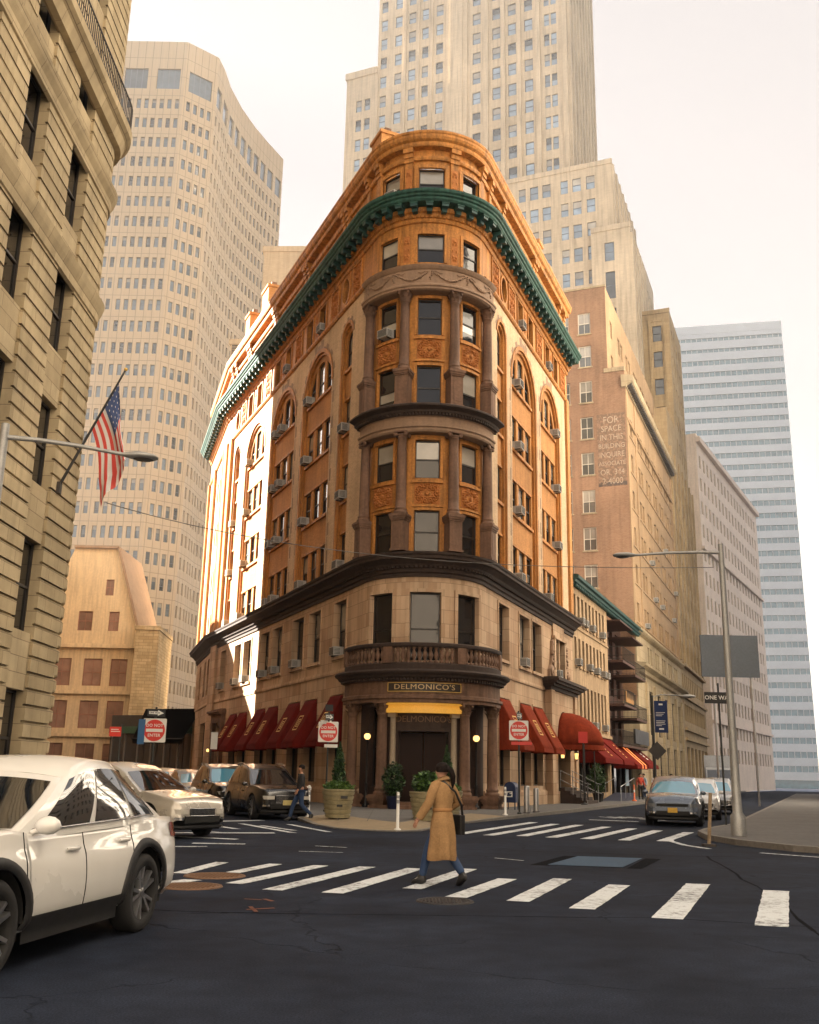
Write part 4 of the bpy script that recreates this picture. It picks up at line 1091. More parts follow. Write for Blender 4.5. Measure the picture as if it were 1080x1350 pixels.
# street front in tan brick
mb = MB(); ops = []
fz_ = [16.85 + 3.47*k for k in range(6)]
cols = [(44.9, 1.1)] + [(x, 1.15) for p in (49.0, 53.6, 58.2, 62.8, 67.4) for x in (p, p + 1.55)] + [(71.6, 1.0)]
for (x, w) in cols:
    for z in fz_: ops.append((x, x + w, z - 1.75, z))
wall_grid(mb, FR, S0, 73.8, 14.3, 37.0, ops, 0, .3)
mb.poly([FR(73.8, 0, 8), FR(73.8, -6, 8), FR(73.8, -6, 37), FR(73.8, 0, 37)])
wall_grid(mb, FR, S0, 73.8, 37.0, 47.2, [(x, x + w, z - 1.75, z) for (x, w) in cols for z in (41, 44.6)], -1.55, .3)
mb.build('street_wall', tanbr, Q)
wd = [sash(1.1, 1.73, mat('tan frame', (.4, .33, .24)), glassmat('grey office glass', (.1, .1, .1))), sash(1.1, 1.73, mat('tan frame', (.4, .33, .24)), blind, glass)]
pls = [FR.mat(a + (b - a)/2, -.2, c) for (a, b, c, d) in ops]
for M_ in pls: link('street_window', rnd.choice(wd), Q, M_)
for x, w in cols:
    for z in (41, 44.6): link('street_window', wd[0], Q, FR.mat(x + w/2, -1.7, z - 1.75))
mb = MB()
for z in fz_: mb.box(FR, S0, 73.8, 0, .07, z - 1.95, z - 1.78)
for x in (S0, 47.4, 72.9): mb.box(FR, x, x + .9, 0, .08, 14.3, 36.5)
mb.sweep([(FR(S0 + .05, 0, 0), FR.n), (FR(73.8, 0, 0), FR.n)], [(0, 33.4), (.15, 33.42), (.2, 33.6), (0, 33.66)])
mb.build('belt_course', tanbr, Q)
mb = MB(); mb.sweep([(FR(S0 - .3, 0, 0), FR.n), (FR(73.8, 0, 0), FR.n)], [(-.3, 36.6), (.15, 36.62), (.2, 36.8), (.7, 37.1), (.8, 37.3), (.8, 37.6), (.3, 37.75), (-.3, 37.8)])
dentils(mb, FR, S0, 73.6, .55, .3, .15, .6, 36.7, 37.05, 1); mb.build('roof_cornice', [lime, iron], Q)
# limestone base
mb = MB(); ops = []
for p in (49.0, 53.6, 58.2, 62.8, 67.4): ops += [(p, p + 1.1, 11.45, 13.3), (p + 1.55, p + 2.65, 11.45, 13.3)]
for p in (48.2, 53.2, 58.2, 63.2, 68.2): ops += [(p, p + 3.2, 5.4, 9.3), (p, p + 3.2, .3, 4.6)]
wall_grid(mb, FR, S0, 73.8, .1, 14.3, ops, .12, .35)
for p in (46.8, 51.8, 56.8, 61.8, 66.8, 71.8): mb.box(FR, p, p + .9, .12, .32, .1, 9.9)
mb.sweep([(FR(S0, 0, 0), FR.n), (FR(73.8, 0, 0), FR.n)], [(.12, 13.8), (.4, 13.95), (.55, 14.15), (.55, 14.3), (0, 14.45)])
mb.sweep([(FR(S0, 0, 0), FR.n), (FR(73.8, 0, 0), FR.n)], [(.12, 10.4), (.35, 10.5), (.4, 10.8), (.85, 11.05), (.9, 11.25), (.12, 11.35)])
mb.poly([FR(S0, .12, .1), FR(S0, -3, .1), FR(S0, -3, 14.3), FR(S0, .12, 14.3)])
mb.build('stone_base', lime, Q)
for (a, b, c, d) in ops: link('base_window', sash(b - a, d - c, wood_w, dark_gl, None, b - a > 2), Q, FR.mat((a + b)/2, -.1, c))
for (x, z) in ((49.5, fz_[0] - 1.75), (55.6, fz_[1] - 1.75), (60.2, fz_[1] - 1.75), (64.8, fz_[3] - 1.75), (72, fz_[2] - 1.75), (69.4, fz_[1] - 1.75), (54.2, fz_[2] - 1.75)): ac(FR, x, 0, z, Q)

# --- stone office building with setback tower (s 74 .. 98)
H = thing('setback_office_building', 'buff stone office block with narrow window bays and set back upper tower', 'building', FR(86, -6, 0))
buff = masonry('buff stone', (.44, .33, .19), (.39, .285, .16), (.3, .22, .14), .9, .45, .01, scale=.15, var=.25, streak=.3, bump=.2)
mb = MB(); ops = []
cx = [75.0 + 1.92*k for k in range(12)]
for x in cx:
    for k in range(7): ops.append((x, x + 1.0, 15.2 + 3.5*k, 17.2 + 3.5*k))
    ops.append((x, x + 1.05, 11.7, 13.5))
wall_grid(mb, FR, 73.85, 98, 10.9, 41, ops, .05, .35)
ops2 = [(x, x + 1.6, 8.1, 10.0) for x in [74.6 + 2.0*k for k in range(11)]] + [(x, x + 2.6, .3, 5.2) for x in [75 + 3.9*k for k in range(6)]]
wall_grid(mb, FR, 73.85, 98, .1, 10.9, ops2, .2, .4)
for x in [74.2 + 3.84*k for k in range(7)]: mb.box(FR, x, x + .55, .05, .25, 15, 41)
for z in (10.6, 14.35, 7.0, 5.9): mb.box(FR, 73.85, 98.1, .05, .5, z, z + .3)
mb.poly([FR(98, .05, 0), FR(98, -8, 0), FR(98, -8, 41), FR(98, .05, 41)]); mb.poly([FR(73.85, .05, 36), FR(73.85, -9, 36), FR(73.85, -9, 41), FR(73.85, .05, 41)]); mb.poly([FR(73.85, 0, 41), FR(98, 0, 41), FR(98, -9, 41), FR(73.85, -9, 41)])
# upper tower
FH = Pl(FR(84, 0, 0), (-nR[0], -nR[1]), (-dR[0], -dR[1]))
wt = [(1.4, 2.6, z, z + 2.3) for z in (43.6, 47.6, 51.6, 55.6, 59.4)]
wall_grid(mb, FH, .3, 4.6, 41, 64, wt, 0, .3); wall_grid(mb, FR, 84, 97, 41, 64, [(x, x + 1, z, z + 2.2) for x in (85.5, 88, 90.5, 93, 95) for z in (43.6, 47.6, 51.6, 55.6, 59.4)], -.3, .3)
mb.box(FH, .9, 1.2, 0, .2, 41, 62.5); mb.box(FH, 2.8, 3.1, 0, .2, 41, 62.5); mb.box(FH, .2, 4.7, -.2, .14, 63.5, 64.1)
mb.box(FH, 1.1, 2.9, 0, .1, 62.3, 62.6)
wall_grid(mb, FH.shift(0, 10), .1, 3.6, 37, 46, [(1.2, 2.2, 41.5, 43.4)], 0, .3); mb.poly([FR(74, -.1, 46), FR(84, -.1, 46), FR(84, -3.6, 46), FR(74, -3.6, 46)]); mb.poly([FR(74, -.1, 37), FR(84, -.1, 37), FR(84, -.1, 46), FR(74, -.1, 46)])
mb.build('wall', buff, H)
wme = sash(1.0, 2.0, wood_w, dark_gl, None)
many_windows(H, near([FR.mat((a + b)/2, -.2, c) for (a, b, c, d) in ops if d < 40] ), wme)
for (a, b, c, d) in ops2: link('base_window', sash(b - a, d - c, wood_w, dark_gl, None, True), H, FR.mat((a + b)/2, -.05, c))
w3 = sash(1.2, 2.3, wood_w, glassmat('grey office glass', (.1, .1, .1)))
for (a, b, c, d) in wt: link('tower_window', w3, H, FH.mat((a + b)/2, -.15, c))
for x in (85.5, 88, 90.5, 93, 95):
    for z in (43.6, 47.6, 51.6, 55.6, 59.4): link('tower_window', wme, H, FR.mat(x + .5, -.5, z))
link('tower_window', wme, H, FH.mat(1.7, 9.85, 41.5))

# --- pale building and glass office block closing the street
Wp = thing('pale_corner_building', 'pale pinkish office building at the far end of the right-hand street', 'building', (42, 136, 0))
F6 = Pl(FR(99.5, .9, 0), (sin(rad(29)), cos(rad(29))), (cos(rad(29)), -sin(rad(29))))
pale = mat('pink stone with painted sunlight', (.80, .68, .58), .85, .15, .4, streak=.15)  # brightness of a sunlit front put into the base colour
mb = MB(); ops = []
for x in [1.2 + 2.55*k for k in range(18)]:
    for k in range(13): ops.append((x, x + 1.1, 4 + 3.5*k, 6 + 3.5*k))
wall_grid(mb, F6, 0, 48, .1, 51, ops, 0, .3); mb.box(F6, -.2, 48, 0, .6, 49.6, 50.4); mb.box(F6, -.2, 48, 0, .4, 33.5, 33.9); mb.box(F6, -.2, 48, 0, .3, 9.2, 9.6)
mb.poly([F6(0, 0, .1), F6(0, -14, .1), F6(0, -14, 51), F6(0, 0, 51)]); mb.build('wall', pale, Wp)
many_windows(Wp, near([F6.mat((a + b)/2, -.15, c) for (a, b, c, d) in ops]), sash(1.1, 2, mat('tan frame', (.4, .33, .24)), dark_gl))
Gt = thing('glass_office_block', 'far white and pale blue striped office block behind the right-hand street', 'building', (90, 262, 0))
F7 = Pl((66, 266), (cos(rad(12)), -sin(rad(12))), (-sin(rad(12)), -cos(rad(12))))
mb = MB(); mb.poly([F7(0, -.4, 0), F7(40, -.4, 0), F7(40, -.4, 128), F7(0, -.4, 128)], 1)
for k in range(36):
    z = 2 + 3.52*k; mb.box(F7, 0, 40, -.4, 0, z, z + 2.0 if z < 118 else z + 2.4)
for k in range(27): mb.box(F7, k*1.5 - .06, k*1.5 + .06, -.38, -.1, 2, 127, 0)
mb.poly([F7(0, 0, 0), F7(0, -20, 0), F7(0, -20, 128), F7(0, 0, 128)]); mb.box(F7, 0, 40, -.6, .1, 126.5, 129)
mb.build('banded_front', [mat('pale blue spandrel panel', (.50, .56, .62), .5, .1, .3), glassmat('light blue office glass', (.13, .30, .40), wav=.05)], Gt)
# ------------------------------------------------------------------ towers and the left-hand side
T = thing('stepped_tower', 'pale beige stepped stone skyscraper rising behind the brick building', 'building', FR(90, -25, 0))
beige = masonry('beige tower brick', (.56, .47, .35), (.51, .425, .315), (.48, .40, .30), .6, .2, .012, scale=.08, var=.2, streak=.28, bump=.1)
FT = Pl(FR(80, 0, 0), (-nR[0], -nR[1]), (-dR[0], -dR[1]))
mb = MB()
zr = [99.4 + 3.62*k for k in range(-7, 10)]
dbl = [(14.1, 14.95), (15.2, 16.0)]; sgl_ = [(17.8, 19.1), (20.4, 21.7), (22.9, 24.2), (26.1, 27.4), (32.3, 33.5), (34.8, 35.9), (37.0, 38.2), (39.4, 40.6), (42.0, 43.1)]; dbl2 = [(44.6, 45.6), (46.1, 47.1)]
hi = [(a, b, z - 2.15, z) for (a, b) in dbl + sgl_ for z in zr if z < 133]
wall_grid(mb, FT, 12.5, 43.6, 60, 138, hi, 0, .3)
hl = [(a, b, z - 2.15, z) for (a, b) in dbl2 for z in zr if z < 110]
wall_grid(mb, FT, 43.6, 48.9, 60, 112, hl, .25, .3)
mb.box(FT, 43.5, 49.1, -4, .5, 111, 112.2); mb.box(FT, 43.3, 43.62, -1, .25, 60, 111.5)
for x in (12.5, 16.6, 19.6, 22.1, 24.8, 28.2, 31.0): mb.box(FT, x, x + .7, 0, .35, 84, 138)
for x in (34.0, 36.3, 38.6): mb.box(FT, x, x + .4, 0, .2, 84, 138)
mb.box(FT, 28.9, 31.0, 0, .5, 84, 138)
# right-hand side of the tower: ribbed
FTs = Pl(FT(12.5, 0, 0), (dR[0], dR[1]), (nR[0], nR[1]))
hs = [(1.2 + 2.3*k, 2.4 + 2.3*k, z - 2.2, z) for k in range(8) for z in zr if z < 133 and z > 84]
wall_grid(mb, FTs, 0, 20, 60, 138, hs, 0, .4)
for k in range(9): mb.box(FTs, .2 + 2.3*k, .75 + 2.3*k, 0, .45, 84, 136)
# middle and low masses, a little in front
FM = FT.shift(0, 1.6); zm = [83.4 - 3.65*k for k in range(8)]
mc = [(8.8, 10.0), (10.75, 11.95), (12.6, 13.65), (15.1, 16.3), (16.9, 18.1), (18.75, 19.8)]
hm = [(a, b, z - 2.1, z) for (a, b) in mc for z in zm if z > 62]
wall_grid(mb, FM, 6.4, 40, 40, 85.3, hm, 0, .25)
mb.poly([FM(6.4, 0, 85.3), FM(40, 0, 85.3), FM(40, -4, 85.3), FM(6.4, -4, 85.3)])
FMs = Pl(FM(6.4, 0, 0), (dR[0], dR[1]), (nR[0], nR[1])); hms = [(1 + 2.6*k, 2.2 + 2.6*k, z - 2.2, z) for k in range(7) for z in zm if z > 62]
wall_grid(mb, FMs, 0, 20, 40, 85.3, hms, 0, .4)
for k in range(8): mb.box(FMs, .1 + 2.6*k, .8 + 2.6*k, 0, .3, 66, 84.6)
FW = FT.shift(0, 2.4); hw_ = [(6.3, 7.6, 69.2, 72.0), (6.3, 7.6, 63.6, 67.6), (6.3, 7.6, 58.5, 62.2), (6.3, 7.6, 53.5, 57)]
wall_grid(mb, FW, 4.1, 9.4, 30, 74.4, hw_, 0, .3); mb.poly([FW(4.1, 0, 74.4), FW(9.4, 0, 74.4), FW(9.4, -6, 74.4), FW(4.1, -6, 74.4)]); mb.poly([FW(9.4, 0, 30), FW(9.4, -2, 30), FW(9.4, -2, 74.4), FW(9.4, 0, 74.4)])
FWs = Pl(FW(4.1, 0, 0), (dR[0], dR[1]), (nR[0], nR[1])); hws = [(1 + 2.2*k, 2.1 + 2.2*k, z - 2.4, z) for k in range(9) for z in [71.5 - 3.65*i for i in range(10)]]
wall_grid(mb, FWs, 0, 21, 30, 74.4, hws, 0, .4)
for k in range(10): mb.box(FWs, .1 + 2.2*k, .8 + 2.2*k, 0, .35, 34, 73 if k < 6 else 69)
for F, z, a, b in ((FM, 84.7, 6.3, 40), (FW, 73.8, 4.0, 9.4)): mb.box(F, a, b, -.2, .12, z, z + .75)
mb.build('wall', beige, T)
bwf = mat('blue grey window frame', (.10, .12, .16), .5, .1, 3)
skyg = glassmat('glass with painted sky reflection', (.22, .30, .40), wav=.06)  # blue of the reflected sky put into the pane colour
wA = [sash(1.25, 2.13, bwf, skyg, None), sash(1.25, 2.13, bwf, blind, skyg)]
pl_ = near([FT.mat((a + b)/2, -.15, c) for (a, b, c, d) in hi] + [FT.mat((a + b)/2, .1, c) for (a, b, c, d) in hl])
wD = sash(1.25, 2.13, bwf, dark_gl, skyg); q_ = pl_[100:]; rnd.shuffle(q_)
for i_, M_ in enumerate(pl_[:100]): link('window', rnd.choice([wA[0], wA[0], wA[1], wD]), T, M_)
k_ = len(q_); many_windows(T, q_[:k_//2], wA[0], most=0); many_windows(T, q_[k_//2:3*k_//4], wA[1], most=0); many_windows(T, q_[3*k_//4:], wD, most=0)
for (a, b, c, d) in hm: link('setback_window', rnd.choice(wA), T, FM.mat((a + b)/2, -.12, c))
many_windows(T, [FTs.mat((a + b)/2, -.2, c) for (a, b, c, d) in hs] + [FMs.mat((a + b)/2, -.2, c) for (a, b, c, d) in hms] + [FWs.mat((a + b)/2, -.2, c) for (a, b, c, d) in hws], sash(1.2, 2.2, wood_w, dark_gl), most=0)
for i, (a, b, c, d) in enumerate(hw_): link('setback_window', sash(1.3, d - c, bwf, skyg if i == 0 else dark_gl), T, FW.mat(6.95, -.15, c))

Z = thing('curved_office_tower', 'hazy tan office tower with folded corner and concave curved side', 'building', (-38, 156, 0))
ztan = masonry('tan panel cladding', (.50, .395, .27), (.485, .38, .26), (.30, .235, .165), 1.36, 3.9, .06, scale=.05, var=.08, streak=.08, bump=.05, off=0)
P = [(-82, 150), (-41.6, 150), (-36.7, 153.9), (-36.15, 157.2), (-35.9, 162), (-34.7, 168.2), (-33, 173.8), (-31, 178.9), (-28.5, 184.6)]
ZT = 128.3; rowz = [116.3 - 3.9*k for k in range(29)]
mb = MB(); pls = []; bigs = []
for i in range(len(P) - 1):
    p, q = Vector(P[i]), Vector(P[i+1]); d = (q - p); ln = d.length; d = d/ln; n = Vector((d.y, -d.x))
    F = Pl(p, d, n); ops = []
    if i == 0: xs = [ln - 1.35*(k + 1) - .35*(k//6) for k in range(28)]; w = .72
    elif i == 1: xs = [.75 + 1.35*k for k in range(4)]; w = .72
    else: k_ = int(ln/1.3); xs = [ln*(k + .5)/k_ - .36 for k in range(k_)]; w = .72
    for x in xs:
        for z in rowz: ops.append((x, x + w, z - 1.95, z))
    nb = {0: 7, 1: 1, 2: 1, 3: 1}.get(i, 2 if ln > 5 else 1); big = []
    for k in range(nb):
        u0 = ln*(k + .5)/nb; bwid = min(4.6, ln/nb*.72)
        big.append((u0 - bwid/2, u0 + bwid/2, 118.4, 122.6))
    wall_grid(mb, F, 0, ln, .1, ZT, ops + big, 0, .4)
    pls += [F.mat((a + b)/2, -.28, c) for (a, b, c, d_) in ops]; bigs += [(F, t) for t in big]
mb.poly([(x, y, ZT) for x, y in P] + [(-60, 205, ZT), (-82, 205, ZT)]); a_ = P[-1]; mb.poly([(a_[0], a_[1], 0), (-60, 205, 0), (-60, 205, ZT), (a_[0], a_[1], ZT)])
mb.build('wall', ztan, Z)
g = MB(); g.poly([(-.36, 0, 0), (.36, 0, 0), (.36, 0, 1.95), (-.36, 0, 1.95)], 0); g.box(ID, -.36, .36, -.02, .05, 1.15, 1.2, 1)
gm = g.mesh('window', [glassmat('tower glass', (.10, .135, .17), wav=.05), bwf])
g = MB(); g.poly([(-.36, 0, 0), (.36, 0, 0), (.36, 0, 1.3), (-.36, 0, 1.3)], 0); g.poly([(-.36, 0, 1.3), (.36, 0, 1.3), (.36, 0, 1.95), (-.36, 0, 1.95)], 1)
gm2 = g.mesh('window', [MATS['tower glass'], blind])
g = MB(); g.poly([(-.36, 0, 0), (.36, 0, 0), (.36, 0, 1.95), (-.36, 0, 1.95)], 0); g.box(ID, -.36, .36, -.02, .05, .7, .75, 1)
gm3 = g.mesh('window', [dark_gl, bwf])
n1 = near(pls); n0, n1 = n1[:100], n1[100:]; rnd.shuffle(n1)
for M_ in n0: link('window', rnd.choice([gm, gm, gm2, gm3]), Z, M_)
k = len(n1); many_windows(Z, n1[:k*6//10], gm, most=0); many_windows(Z, n1[k*6//10:k*8//10], gm2, most=0); many_windows(Z, n1[k*8//10:], gm3, most=0)
for F, (a, b, c, d_) in bigs:
    g = MB(); n = 4
    for j in range(n): g.poly([F(a + (b - a)*j/n + .05, -.3, c), F(a + (b - a)*(j + 1)/n - .05, -.3, c), F(a + (b - a)*(j + 1)/n - .05, -.3, d_), F(a + (b - a)*j/n + .05, -.3, d_)])
    g.box(F, a, b, -.34, -.31, c, d_, 1); g.build('louvred_opening', [MATS['tower glass'], bwf], Z)

# plain back buildings seen over the parapet
Y1 = thing('rear_brick_block', 'plain sand coloured wall rising behind the parapet of the wedge building', 'building', (-17, 108, 0))
sand = masonry('sand brick', (.47, .36, .235), (.43, .325, .21), (.44, .34, .23), .4, .12, .01, scale=.2, var=.16, streak=.15, bump=.1)
F8 = Pl((-18.0, 106), (.97, -.05), (-.05, -.97))
mb = MB(); mb.box(F8, 0, 26, -8, 0, .1, 62); mb.box(F8, -.2, 26, -8, .15, 61.6, 62.3); mb.build('wall', sand, Y1)
Y2 = thing('rear_low_block', 'lower sand coloured block with a dark slotted strip behind the far parapet end', 'building', (-22, 104, 0))
F9 = Pl((-20.6, 103), (.97, -.05), (-.05, -.97))
mb = MB(); mb.box(F9, 0, 8, -3, 0, .1, 48.6); mb.box(F9, -.2, 2.0, -3, .15, 48.2, 48.8); mb.build('wall', sand, Y2)
mb = MB()
for k in range(20): mb.box(F9, .15, .8, 0, .04, 44.2 + .2*k, 44.31 + .2*k)
mb.build('slotted_strip', wood_w, Y2)

# gabled house and tan block, sunlight put into their pale wall colours, at the end of the left-hand street
V = thing('gabled_house', 'cream gabled house with steep roof and dusky red windows', 'building', (-29, 96, 0))
pink = mat('stucco with painted sunlight', (.72, .57, .37), .85, .15, .5, streak=.2); roofm = mat('worn tile roof', (.34, .23, .15), .85, .3, 1.0, .4, 8)  # stucco lightened to stand in for sunlight
F10 = Pl((-36.2, 96), (1, 0), (0, -1))
mb = MB()
ops = [(7.6, 9.2, z, z + 2.6) for z in (1.2, 5.2, 9.2)] + [(5.0, 6.8, z, z + 2.6) for z in (1.2, 5.2, 9.2)] + [(2, 3.8, z, z + 2.6) for z in (1.2, 5.2, 9.2)]
wall_grid(mb, F10, 0, 10.2, .1, 13, ops, 0, .25); wall_tess(mb, F10, [(0, 13), (10.3, 13), (7.4, 22.7), (3, 22.7), (0, 15)], [rect(7.0, 8.0, 14.5, 16.4), rect(6.4, 7.2, 18, 19.6), rect(4, 5.4, 14.5, 16.4)], 0, .25)
mb.poly([F10(10.2, 0, .1), F10(10.2, -8, .1), F10(10.2, -8, 13), F10(10.2, 0, 13)]); mb.box(F10, -.1, 10.5, 0, .5, 12.8, 13.2); mb.box(F10, 0, 10.3, 0, .3, 8.4, 8.7); mb.box(F10, 0, 10.3, 0, .3, 4.4, 4.7)
mb.build('wall', pink, V)
mb = MB(); mb.poly([F10(10.6, .4, 13), F10(7.4, .4, 22.8), F10(7.4, -8, 22.8), F10(10.6, -8, 13)]); mb.poly([F10(7.4, .4, 22.8), F10(3, .4, 22.8), F10(3, -8, 22.8), F10(7.4, -8, 22.8)]); mb.build('roof', roofm, V, thick=.25)
rw = mat('dusky pink window frame', (.3, .14, .1), .6)
for (a, b, c, d) in ops + [(7.0, 8.0, 14.5, 16.4), (6.4, 7.2, 18, 19.6), (4, 5.4, 14.5, 16.4)]: link('window', sash(b - a, d - c, rw, glassmat('rosy glass', (.25, .16, .13)), None, True), V, F10.mat((a + b)/2, -.1, c))
X1 = thing('tan_party_wall', 'narrow plain tan brick wall block beside the cream gabled house', 'building', (-26, 93, 0))
F11 = Pl((-25.9, 94), (1, .08), (.08, -1))
mb = MB(); mb.box(F11, 0, 2.2, -8, 0, .1, 14.6); mb.box(F11, -.1, 2.3, -8, .12, 14.4, 14.8); mb.build('wall', masonry('ashlar courses with painted sunlight', (.62, .49, .30), (.50, .38, .22), (.34, .26, .15), .9, .3, .02, scale=.3, var=.3), X1)  # courses lightened in place of sunlight

# black sidewalk canopy past the end of the wedge building
CN = thing('black_canopy', 'long black sidewalk canopy on posts past the end of the wedge building', 'canopy', (-18.5, 84, 0))
F12 = Pl((-21.7, 86.6), (.93, -.37), (-.37, -.93))
mb = MB(); mb.box(F12, 0, 5.6, -2.5, 1.2, 6.3, 6.5); mb.poly([F12(0, 1.2, 6.4), F12(5.6, 1.2, 6.4), F12(4.9, 2.6, 4.0), F12(0, 2.6, 4.0)]); mb.poly([F12(0, 2.6, 4.0), F12(4.9, 2.6, 4.0), F12(4.9, 2.6, 3.6), F12(0, 2.6, 3.6)])
mb.build('canopy_roof', black_c, CN)
mb = MB()
for x in (.1, 1.4, 2.7, 4.0, 5.3): mb.tube([F12(x, 1.1, .15), F12(x, 1.1, 6.3)], .06, 6)
mb.tube([F12(0, 2.6, 4.0), F12(4.9, 2.6, 4.0)], .05, 6); mb.build('canopy_post', iron, CN)
SH = thing('dark_shopfront', 'dark glazed shopfront under the black canopy', 'building', (-20, 90, 0))
mb = MB(); mb.box(F12, -6, 6.5, -3, -2.2, .1, 6.2, 0)
for k in range(9): mb.box(F12, -5.8 + 1.4*k, -5.7 + 1.4*k, -2.2, -2.1, .15, 4.6, 1)
mb.box(F12, -6, 6.5, -2.2, -1.9, 4.6, 5.2, 2); mb.build('shopfront', [dark_gl, steel, mat('green fascia', (.05, .12, .08))], SH)

# near building on the left: rusticated corner, balcony, and the taller blocks along the street behind it
A = thing('rusticated_building', 'cream rusticated corner building with curved balcony at the left edge', 'building', (-10, 24, 0))
cream = masonry('cream limestone', (.50, .40, .25), (.40, .315, .19), (.24, .18, .11), 1.3, .45, .012, scale=.4, var=.3, streak=.16, bump=.5)
ccx, ccy, cr = -12.1, 30.0, 1.5
mb = MB(); prof = []
z = .1
while z < 37:
    prof += [(cr - .09, z), (cr - .09, z + .035), (cr - .02, z + .05), (cr, z + .09), (cr, z + .36), (cr - .02, z + .4), (cr - .09, z + .42)]; z += .45
mb.lathe(prof, (ccx, ccy, 0), 20, smooth=False, a0=-PI/2 - .4, a1=PI/2 + .3, caps=False)
FA = Pl((ccx + cr, ccy, 0), (0, -1), (1, 0))
z = .1
wo_ = [(x, x + 1.5, zz, zz + 2.6) for x in (2, 5.5, 9, 12.5, 16) for zz in [1.0 + 4.2*k for k in range(8)]]
wall_grid(mb, FA, 0, 20, .1, 37, wo_, -.09, .4)
while z < 37:
    zz = z
    for (a, b) in ((0, 2), (3.5, 5.5), (7, 9), (10.5, 12.5), (14, 16), (17.5, 20)): mb.box(FA, a, b, -.09, 0, zz, zz + .38)
    z += .45
FA2 = Pl((ccx, ccy + cr, 0), (-1, 0), (0, 1)); mb.poly([FA2(0, 0, 0), FA2(20, 0, 0), FA2(20, 0, 37), FA2(0, 0, 37)]); mb.poly([FA(20, 0, 0), FA(20, -20, 0), FA(20, -20, 37), FA(20, 0, 37)]); mb.poly([(ccx, ccy + cr, 37), (-31, 31.5, 37), (-31, 9, 37), (ccx + cr, 9, 37)])
mb.build('rusticated_wall', cream, A)
for (a, b, c, d) in wo_: link('window', sash(1.5, 2.6, wood_w, glass), A, FA.mat((a + b)/2, -.3, c))
mb = MB()
path = [(Vector((ccx + cr*cos(t), ccy + cr*sin(t), 0)), Vector((cos(t), sin(t), 0))) for t in [PI/2 - PI/2*i/10 for i in range(11)]] + [(FA(20, 0, 0), FA.n)]
for zc, q in ((16.4, .16), (20.6, .2)):
    mb.sweep(path, [(-.05, zc - .5), (q*.3, zc - .45), (q*.45, zc - .2), (q, zc), (q + .06, zc + .2), (-.05, zc + .3)], 0, True, False)
mb.build('string_course', cream, A)
mb = MB(); mb.sweep(path, [(-.05, 22.5), (.2, 22.55), (.32, 22.9), (.5, 23.05), (.53, 23.3), (-.05, 23.32)]); mb.build('balcony', cream, A)
mb = MB()
for k in range(60):
    t = PI/2 - PI*k/36
    if t > 0: p0 = Vector((ccx + (cr + .45)*cos(t), ccy + (cr + .45)*sin(t), 23.3))
    else: p0 = FA((k - 18)*.16, .45, 23.3)
    mb.tube([p0, p0 + Vector((0, 0, 1.0))], .018, 4, caps=False)
for zz in (23.45, 24.3): mb.tube([(ccx + (cr + .45)*cos(t), ccy + (cr + .45)*sin(t), zz) for t in [PI/2 - PI/2*i/8 for i in range(9)]] + [FA(8, .45, zz)], .03, 5)
mb.build('balcony_railing', iron, A)
# unseen tall and sloped blocks, added to cast shadow edges on the wedge building
D = thing('added_shade_block', 'unseen tall stone block added to shade the left-hand street', 'building', (-40, 55, 0))
sh = (-.92, .39)
cor = Vector(FL(18.1, 0, 0)[:2]) + Vector(sh)*22
mb = MB()
q = [cor, cor - Vector(dL)*38, cor - Vector(dL)*38 + Vector(nL)*25, cor + Vector(nL)*25]
for i in range(4):
    a, b = q[i], q[(i + 1) % 4]; mb.poly([(a.x, a.y, 0), (b.x, b.y, 0), (b.x, b.y, 62), (a.x, a.y, 62)])
mb.poly([(p.x, p.y, 62) for p in q]); mb.build('wall', lime, D)
E2 = thing('added_sloped_shade_block', 'unseen sloped block added to cast the slanting shadow on the left front', 'building', (-34, 78, 0))
te = math.tan(rad(28))
def shd(s, z, t): p = Vector(FL(s, 0, 0)[:2]) + Vector(sh)*t; return Vector((p.x, p.y, max(.1, z + t*te)))
mb = MB(); t = 22.0; pts = [shd(17.5, -1000, t), shd(17.5, 0, t), shd(28.4, 12.0, t), shd(66, 12.8, t), shd(66, -1000, t)]
mb.extrude(pts, Vector(nL + (0,))*9); mb.build('wall', tan, E2)

# unseen blocks added across the right-hand street, at the right-hand corner and behind the viewer: their sunlit upper storeys light the shaded fronts
def side_block(name, label, F, u1, h, depth, m, w0=1.2, step=3.0):
    o = thing(name, label, 'building', F(u1/2, 0, 0)); mb = MB(); ops = []
    k = 0
    x = w0
    while x + 1.5 < u1:
        z = 4.5
        while z + 2.6 < h: ops.append((x, x + 1.3, z, z + 2.1)); z += 3.8
        x += step
    wall_grid(mb, F, 0, u1, .1, h, ops, 0, .3)
    for a, b in ((0, 0), (u1, u1)): mb.poly([F(a, 0, .1), F(a, -depth, .1), F(a, -depth, h), F(a, 0, h)])
    mb.poly([F(0, 0, h), F(u1, 0, h), F(u1, -depth, h), F(0, -depth, h)]); mb.poly([F(0, -depth, .1), F(u1, -depth, .1), F(u1, -depth, h), F(0, -depth, h)])
    mb.box(F, 0, u1, 0, .5, h - 1.2, h - .3); mb.build('wall', m, o)
    many_windows(o, [F.mat((a + b)/2, -.15, c) for (a, b, c, d) in ops], sash(1.3, 2.1, wood_w, glass, blind), most=60)
side_block('added_bounce_block', 'unseen pale limestone block added to bounce sunlight across the right-hand street', Pl(FR(-6, 21.0, 0), dR, (-nR[0], -nR[1])), 80, 66, 20, mat('warm limestone', (.56, .53, .48), .85, .15, .4))
side_block('added_corner_bounce_block', 'unseen stone corner block added to bounce sunlight from the right', Pl((17, 19), (0, -1), (-1, 0)), 34, 62, 22, MATS['warm limestone'])
